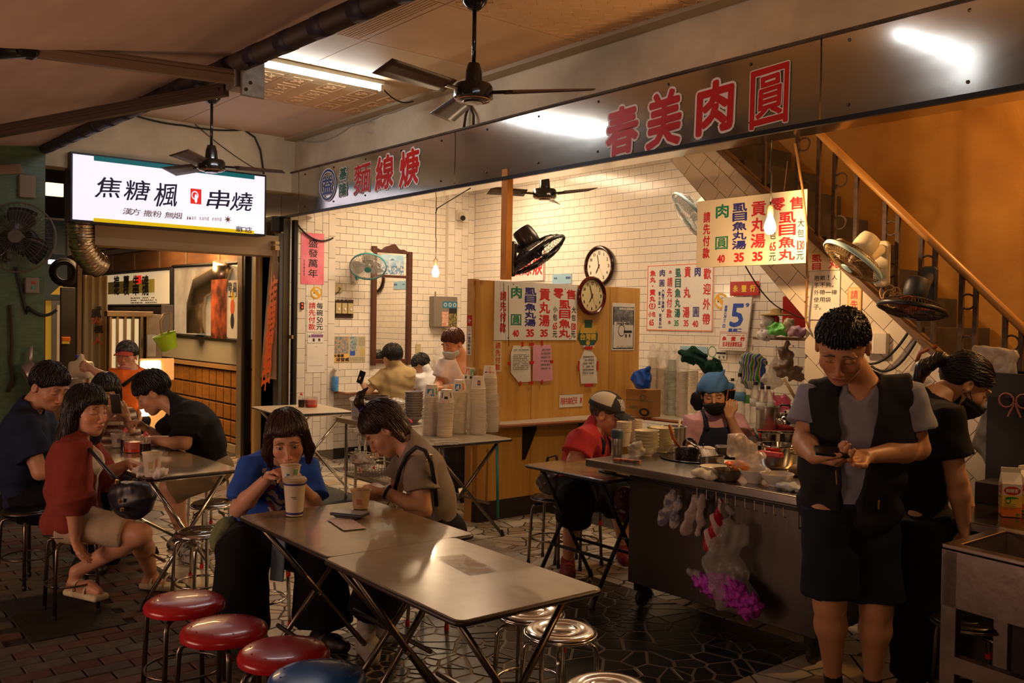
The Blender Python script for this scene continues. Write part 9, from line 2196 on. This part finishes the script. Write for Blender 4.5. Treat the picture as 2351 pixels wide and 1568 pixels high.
hang('clear bag with blue print hooked first under the cart edge',PY(1540,1132,3.755),[(PY(1545,1135,3.755),PY(1522,1192,3.755),.028,.038,2.4),(PY(1558,1140,3.755),PY(1545,1205,3.755),.02,.03,2.4)],mat('printed_bag',(.85,.80,.78),rough=.3,col2=(.30,.30,.45),vscale=24,contrast=.13,trans=.2,alpha=.85),.008)
hang('white bag with red print hooked second under the cart edge',PY(1590,1135,3.755),[(PY(1598,1142,3.755),PY(1576,1212,3.755),.025,.036,2.4),(PY(1612,1142,3.755),PY(1604,1222,3.755),.02,.026,2.4)],mat('red_printed_bag',(.85,.78,.74),rough=.3,col2=(.55,.42,.42),vscale=24,trans=.2,alpha=.88),.008)
RS=mat('red_striped_bag',(.5,.02,.05),rough=.3,trans=.15,alpha=.92);nt=RS.node_tree;w_=nt.nodes.new('ShaderNodeTexWave');w_.inputs['Scale'].default_value=6.5;tc=nt.nodes.new('ShaderNodeTexCoord');mp=nt.nodes.new('ShaderNodeMapping');mp.inputs['Rotation'].default_value=(0,.35,0);nt.links.new(tc.outputs['Object'],mp.inputs[0]);nt.links.new(mp.outputs[0],w_.inputs[0]);rp=nt.nodes.new('ShaderNodeValToRGB');nt.links.new(w_.outputs[0],rp.inputs[0]);nt.links.new(rp.outputs[0],nt.nodes['Principled BSDF'].inputs['Base Color']);rp.color_ramp.elements[0].color=(.55,.012,.04,1);rp.color_ramp.elements[0].position=.45;rp.color_ramp.elements[1].color=(.85,.66,.64,1);rp.color_ramp.elements[1].position=.55
hang('red-and-white striped bag hooked under the cart edge',PY(1655,1145,3.755),[(PY(1655,1150,3.755),PY(1632,1245,3.755),.018,.050,2.2)],RS,.008)
PUR=mat('purple_netting',(.60,.05,.62),rough=.6,col2=(.28,.02,.34),vscale=30,bump=.8,bscale=50)
hang('large clear bag with purple netting hanging from the cart front',PY(1672,1160,3.70),[(PY(1675,1165,3.70),PY(1660,1270,3.70),.012,.055,2.0),(PY(1650,1300,3.70),PY(1712,1225,3.70),.055,.05,2.2),(PY(1590,1322,3.70),PY(1730,1400,3.70),.03,.055,1.8),(PY(1660,1280,3.70),PY(1680,1360,3.70),.09,.10,1.8)],mat('clear_hanging_bag',(.60,.60,.57),rough=.2,trans=.3,alpha=.42,bump=.6,bscale=10),.012)
tag(blob('netting',lambda P,a=npv(PY(1600,1330,3.70)),b=npv(PY(1725,1395,3.70)):smin(cap(P,a,b,.022,.055),ell(P,(a+b)/2+np.array((0,0,.03)),(.14,.055,.065)),.04)+wrinkle(P,.014,3.2),[PY(1600,1330,3.70),PY(1725,1395,3.70)],.13,.006,PUR,None),'bundle of bright purple netting inside the large hanging bag','netting')
for k in range(10):tag(MB().tube([PY(1600+22*k,1118+5.2*k,CY0+.03),PY(1600+22*k,1140+5.2*k,CY0+.02),PY(1606+22*k,1142+5.2*k,CY0+.01)],.0025,5).build('hook',DKCH,None),'small wire hook under the front edge of the steel cart','hook','wire hooks under the cart edge')
wrap('dark red translucent bag hanging by the knees of the man in red',[(PD(1432,1135,5.5),PD(1430,1175,5.5),.05,.06)],.07,mat('dark_red_bag',(.10,.015,.02),rough=.3,trans=.3,alpha=.8),.01,.009)
hb=thing('handbag','small brown quilted handbag on the black-topped stool','bag',tuple(PD(1262,1132,6.0)));c=PD(1262,1106,6.0);blob('bag_body',lambda P,c=npv(c):ell(P,c,(.105,.07,.085))+.006*np.sin(P[:,0]*70)*np.sin(P[:,2]*70),[c],.14,.007,mat('brown_leather',(.045,.025,.02),rough=.35),hb);MB().tube([c+V((-.05,0,.07)),c+V((-.02,0,.16)),c+V((.06,0,.18)),c+V((.09,0,.06))],.010,6).build('strap',mat('brown_leather',(.045,.025,.02)),hb,smooth=True)
tag(wire_basket('wire_basket',tuple(PD(1835,1160,3.95)-V((.0,.0,.1))),tuple(PD(1835,1160,3.95)+V((.14,.14,.02))),None,BLACKM,6),'small black wire basket at the right end of the cart','basket')
tag(blob('soft_toy',lambda P,a=npv(PD(505,1240,4.6)),b=npv(PD(520,1205,4.6)):smin(ell(P,a,(.055,.05,.075)),ell(P,b,(.05,.05,.04)),.03)+wrinkle(P,.004,3),[PD(505,1240,4.6),PD(520,1205,4.6)],.10,.007,cloth('sage_plush','76805c'),None),'sage green soft pouch hanging behind the woman in blue','pouch')
tag(MB().box((-.035,-.008,-.16),(.035,.008,.16),Matrix.Translation(PD(640,1260,4.35))@Matrix.Rotation(.12,4,'Y')@Matrix.Rotation(.7,4,'Z')).build('phone_sleeve',mat('pale_blue_plastic',(.20,.28,.42),rough=.4),None,bevel=.006),'pale blue plastic wedge against the front table leg','umbrella sleeve')
# right side
def carton(label,px,py,D,rz_,sc=.85,gm=0):
 p=PD(px,py,D);p.z=.802;t=thing('juice_carton',label,'carton',tuple(p));M=Matrix.Translation(p)@Matrix.Rotation(rz_,4,'Z');w=.046*sc;h=.17*sc
 body=mat('carton_print',(.75,.62,.35),rough=.4);MB().box((-w,-w,0),(w,w,h),M).build('box',mat('orange_carton',(.80,.22,.03),rough=.35),t,bevel=.002)
 MB().add([M@V(q)for q in((-w,-w,h),(w,-w,h),(w,w,h),(-w,w,h),(-w,0,h+.05),(w,0,h+.05))],[(0,1,5,4),(2,3,4,5),(1,2,5),(3,0,4)]).build('gable',PAPER,t);MB().box((-w,-.003,h+.045),(w,.003,h+.068),M).build('crimp',PAPER,t)
 for k in range(4):
  a=k*PI/2;F=M@Matrix.Rotation(a,4,'Z')@frame(EX,EZ,(-w,-w-.0006,0));P=Print(F);W2=2*w
  P.rect(0,h*.62,W2,h,PAPER,.0004);P.rect(0,h*.30,W2,h*.66,mat('yellow_carton',(.80,.55,.08),rough=.35),.0005);P.disc(W2/2,h*.80,W2*.42,h*.13,mat('red_ellipse',(.55,.02,.01),rough=.4),.0008);P.row('純喫茶',W2*.18,W2*.82,h*.80,h*.12,BOARD,.0006,lift=.0012)
  P.disc(W2*.5,h*.55,W2*.36,h*.07,mat('leaf_green',(.05,.30,.06),rough=.4),.0009,0,20,.2,3.6);P.disc(W2*.3,h*.50,W2*.16,h*.10,mat('leaf_green',(.05,.30,.06)),.0009,.6);P.disc(W2*.8,h*.08,W2*.10,h*.04,mat('leaf_green',(.05,.30,.06)),.0009);P.lines(W2*.12,h*.20,W2*.7,h*.42,4,mat('brown_text',(.35,.18,.05),rough=.5));P.build('print',t)
carton('juice carton with red oval, standing upright on the steel counter',2318,1190,4.02,.55);carton('second juice carton at the right picture edge, turned sideways',2348,1182,4.10,1.4)
a=PD(2282,1172,4.35);bx=thing('black_box','open black box on the steel counter behind the juice cartons','box',(a.x,a.y,.80));MB().box((-.05,-.10,.8),(.16,.08,.90),Matrix.Translation((a.x,a.y,0))).build('box_body',mat('black_painted_board',(.010,.009,.008)),bx,bevel=.004)
for k,(x,y,w,hh_)in enumerate(((2262,818,.06,.05),(2288,828,.07,.065),(2310,832,.05,.07))):q=PY(x,y,4.86);tag(blob('folded_bag',lambda P,c=npv(q),w=w,h2=hh_:rbox(P,c,(w,.02,h2),None,.012)+wrinkle(P,.012,1.8,k),[q],.12,.007,BAGW,None),('folded clear bags at the left of the bundle on the black cabinet','folded clear bags in the middle of the bundle on the black cabinet','folded clear bags at the right of the bundle on the black cabinet')[k],'bag','folded clear bags on the black cabinet')
q=PY(2085,870,YS-.03);tag(blob('plastic_bag',lambda P,c=npv(q):ell(P,c,(.10,.03,.06))+wrinkle(P,.02,1.8,2),[q],.16,.008,BAGW,None),'bright crumpled clear bag behind the shoulder of the woman in black','bag')
q=PY(2330,925,4.78);t=thing('ribbon','pink ribbon bow tied on the black cabinet','ribbon',tuple(q));pk=mat('dull_pink_ribbon',(.25,.08,.06),rough=.6)
for sx in(-1,1):MB().tube(arc(q+V((sx*.04,0,.01)),EX,EZ,.035,0,2*PI,12)[:-1],.005,5,closed=True).build('loop',pk,t,smooth=True);MB().tube([q,q+V((sx*.03,0,-.07))],.005,5).build('tail',pk,t)
tag(MB().cbox(PY(2022,1260,4.9),(.2,.02,.3)).build('printed_bag',mat('tan_red_print',(.40,.30,.22),rough=.5),None),'tan printed sheet low behind the woman in black','paper')if False else None
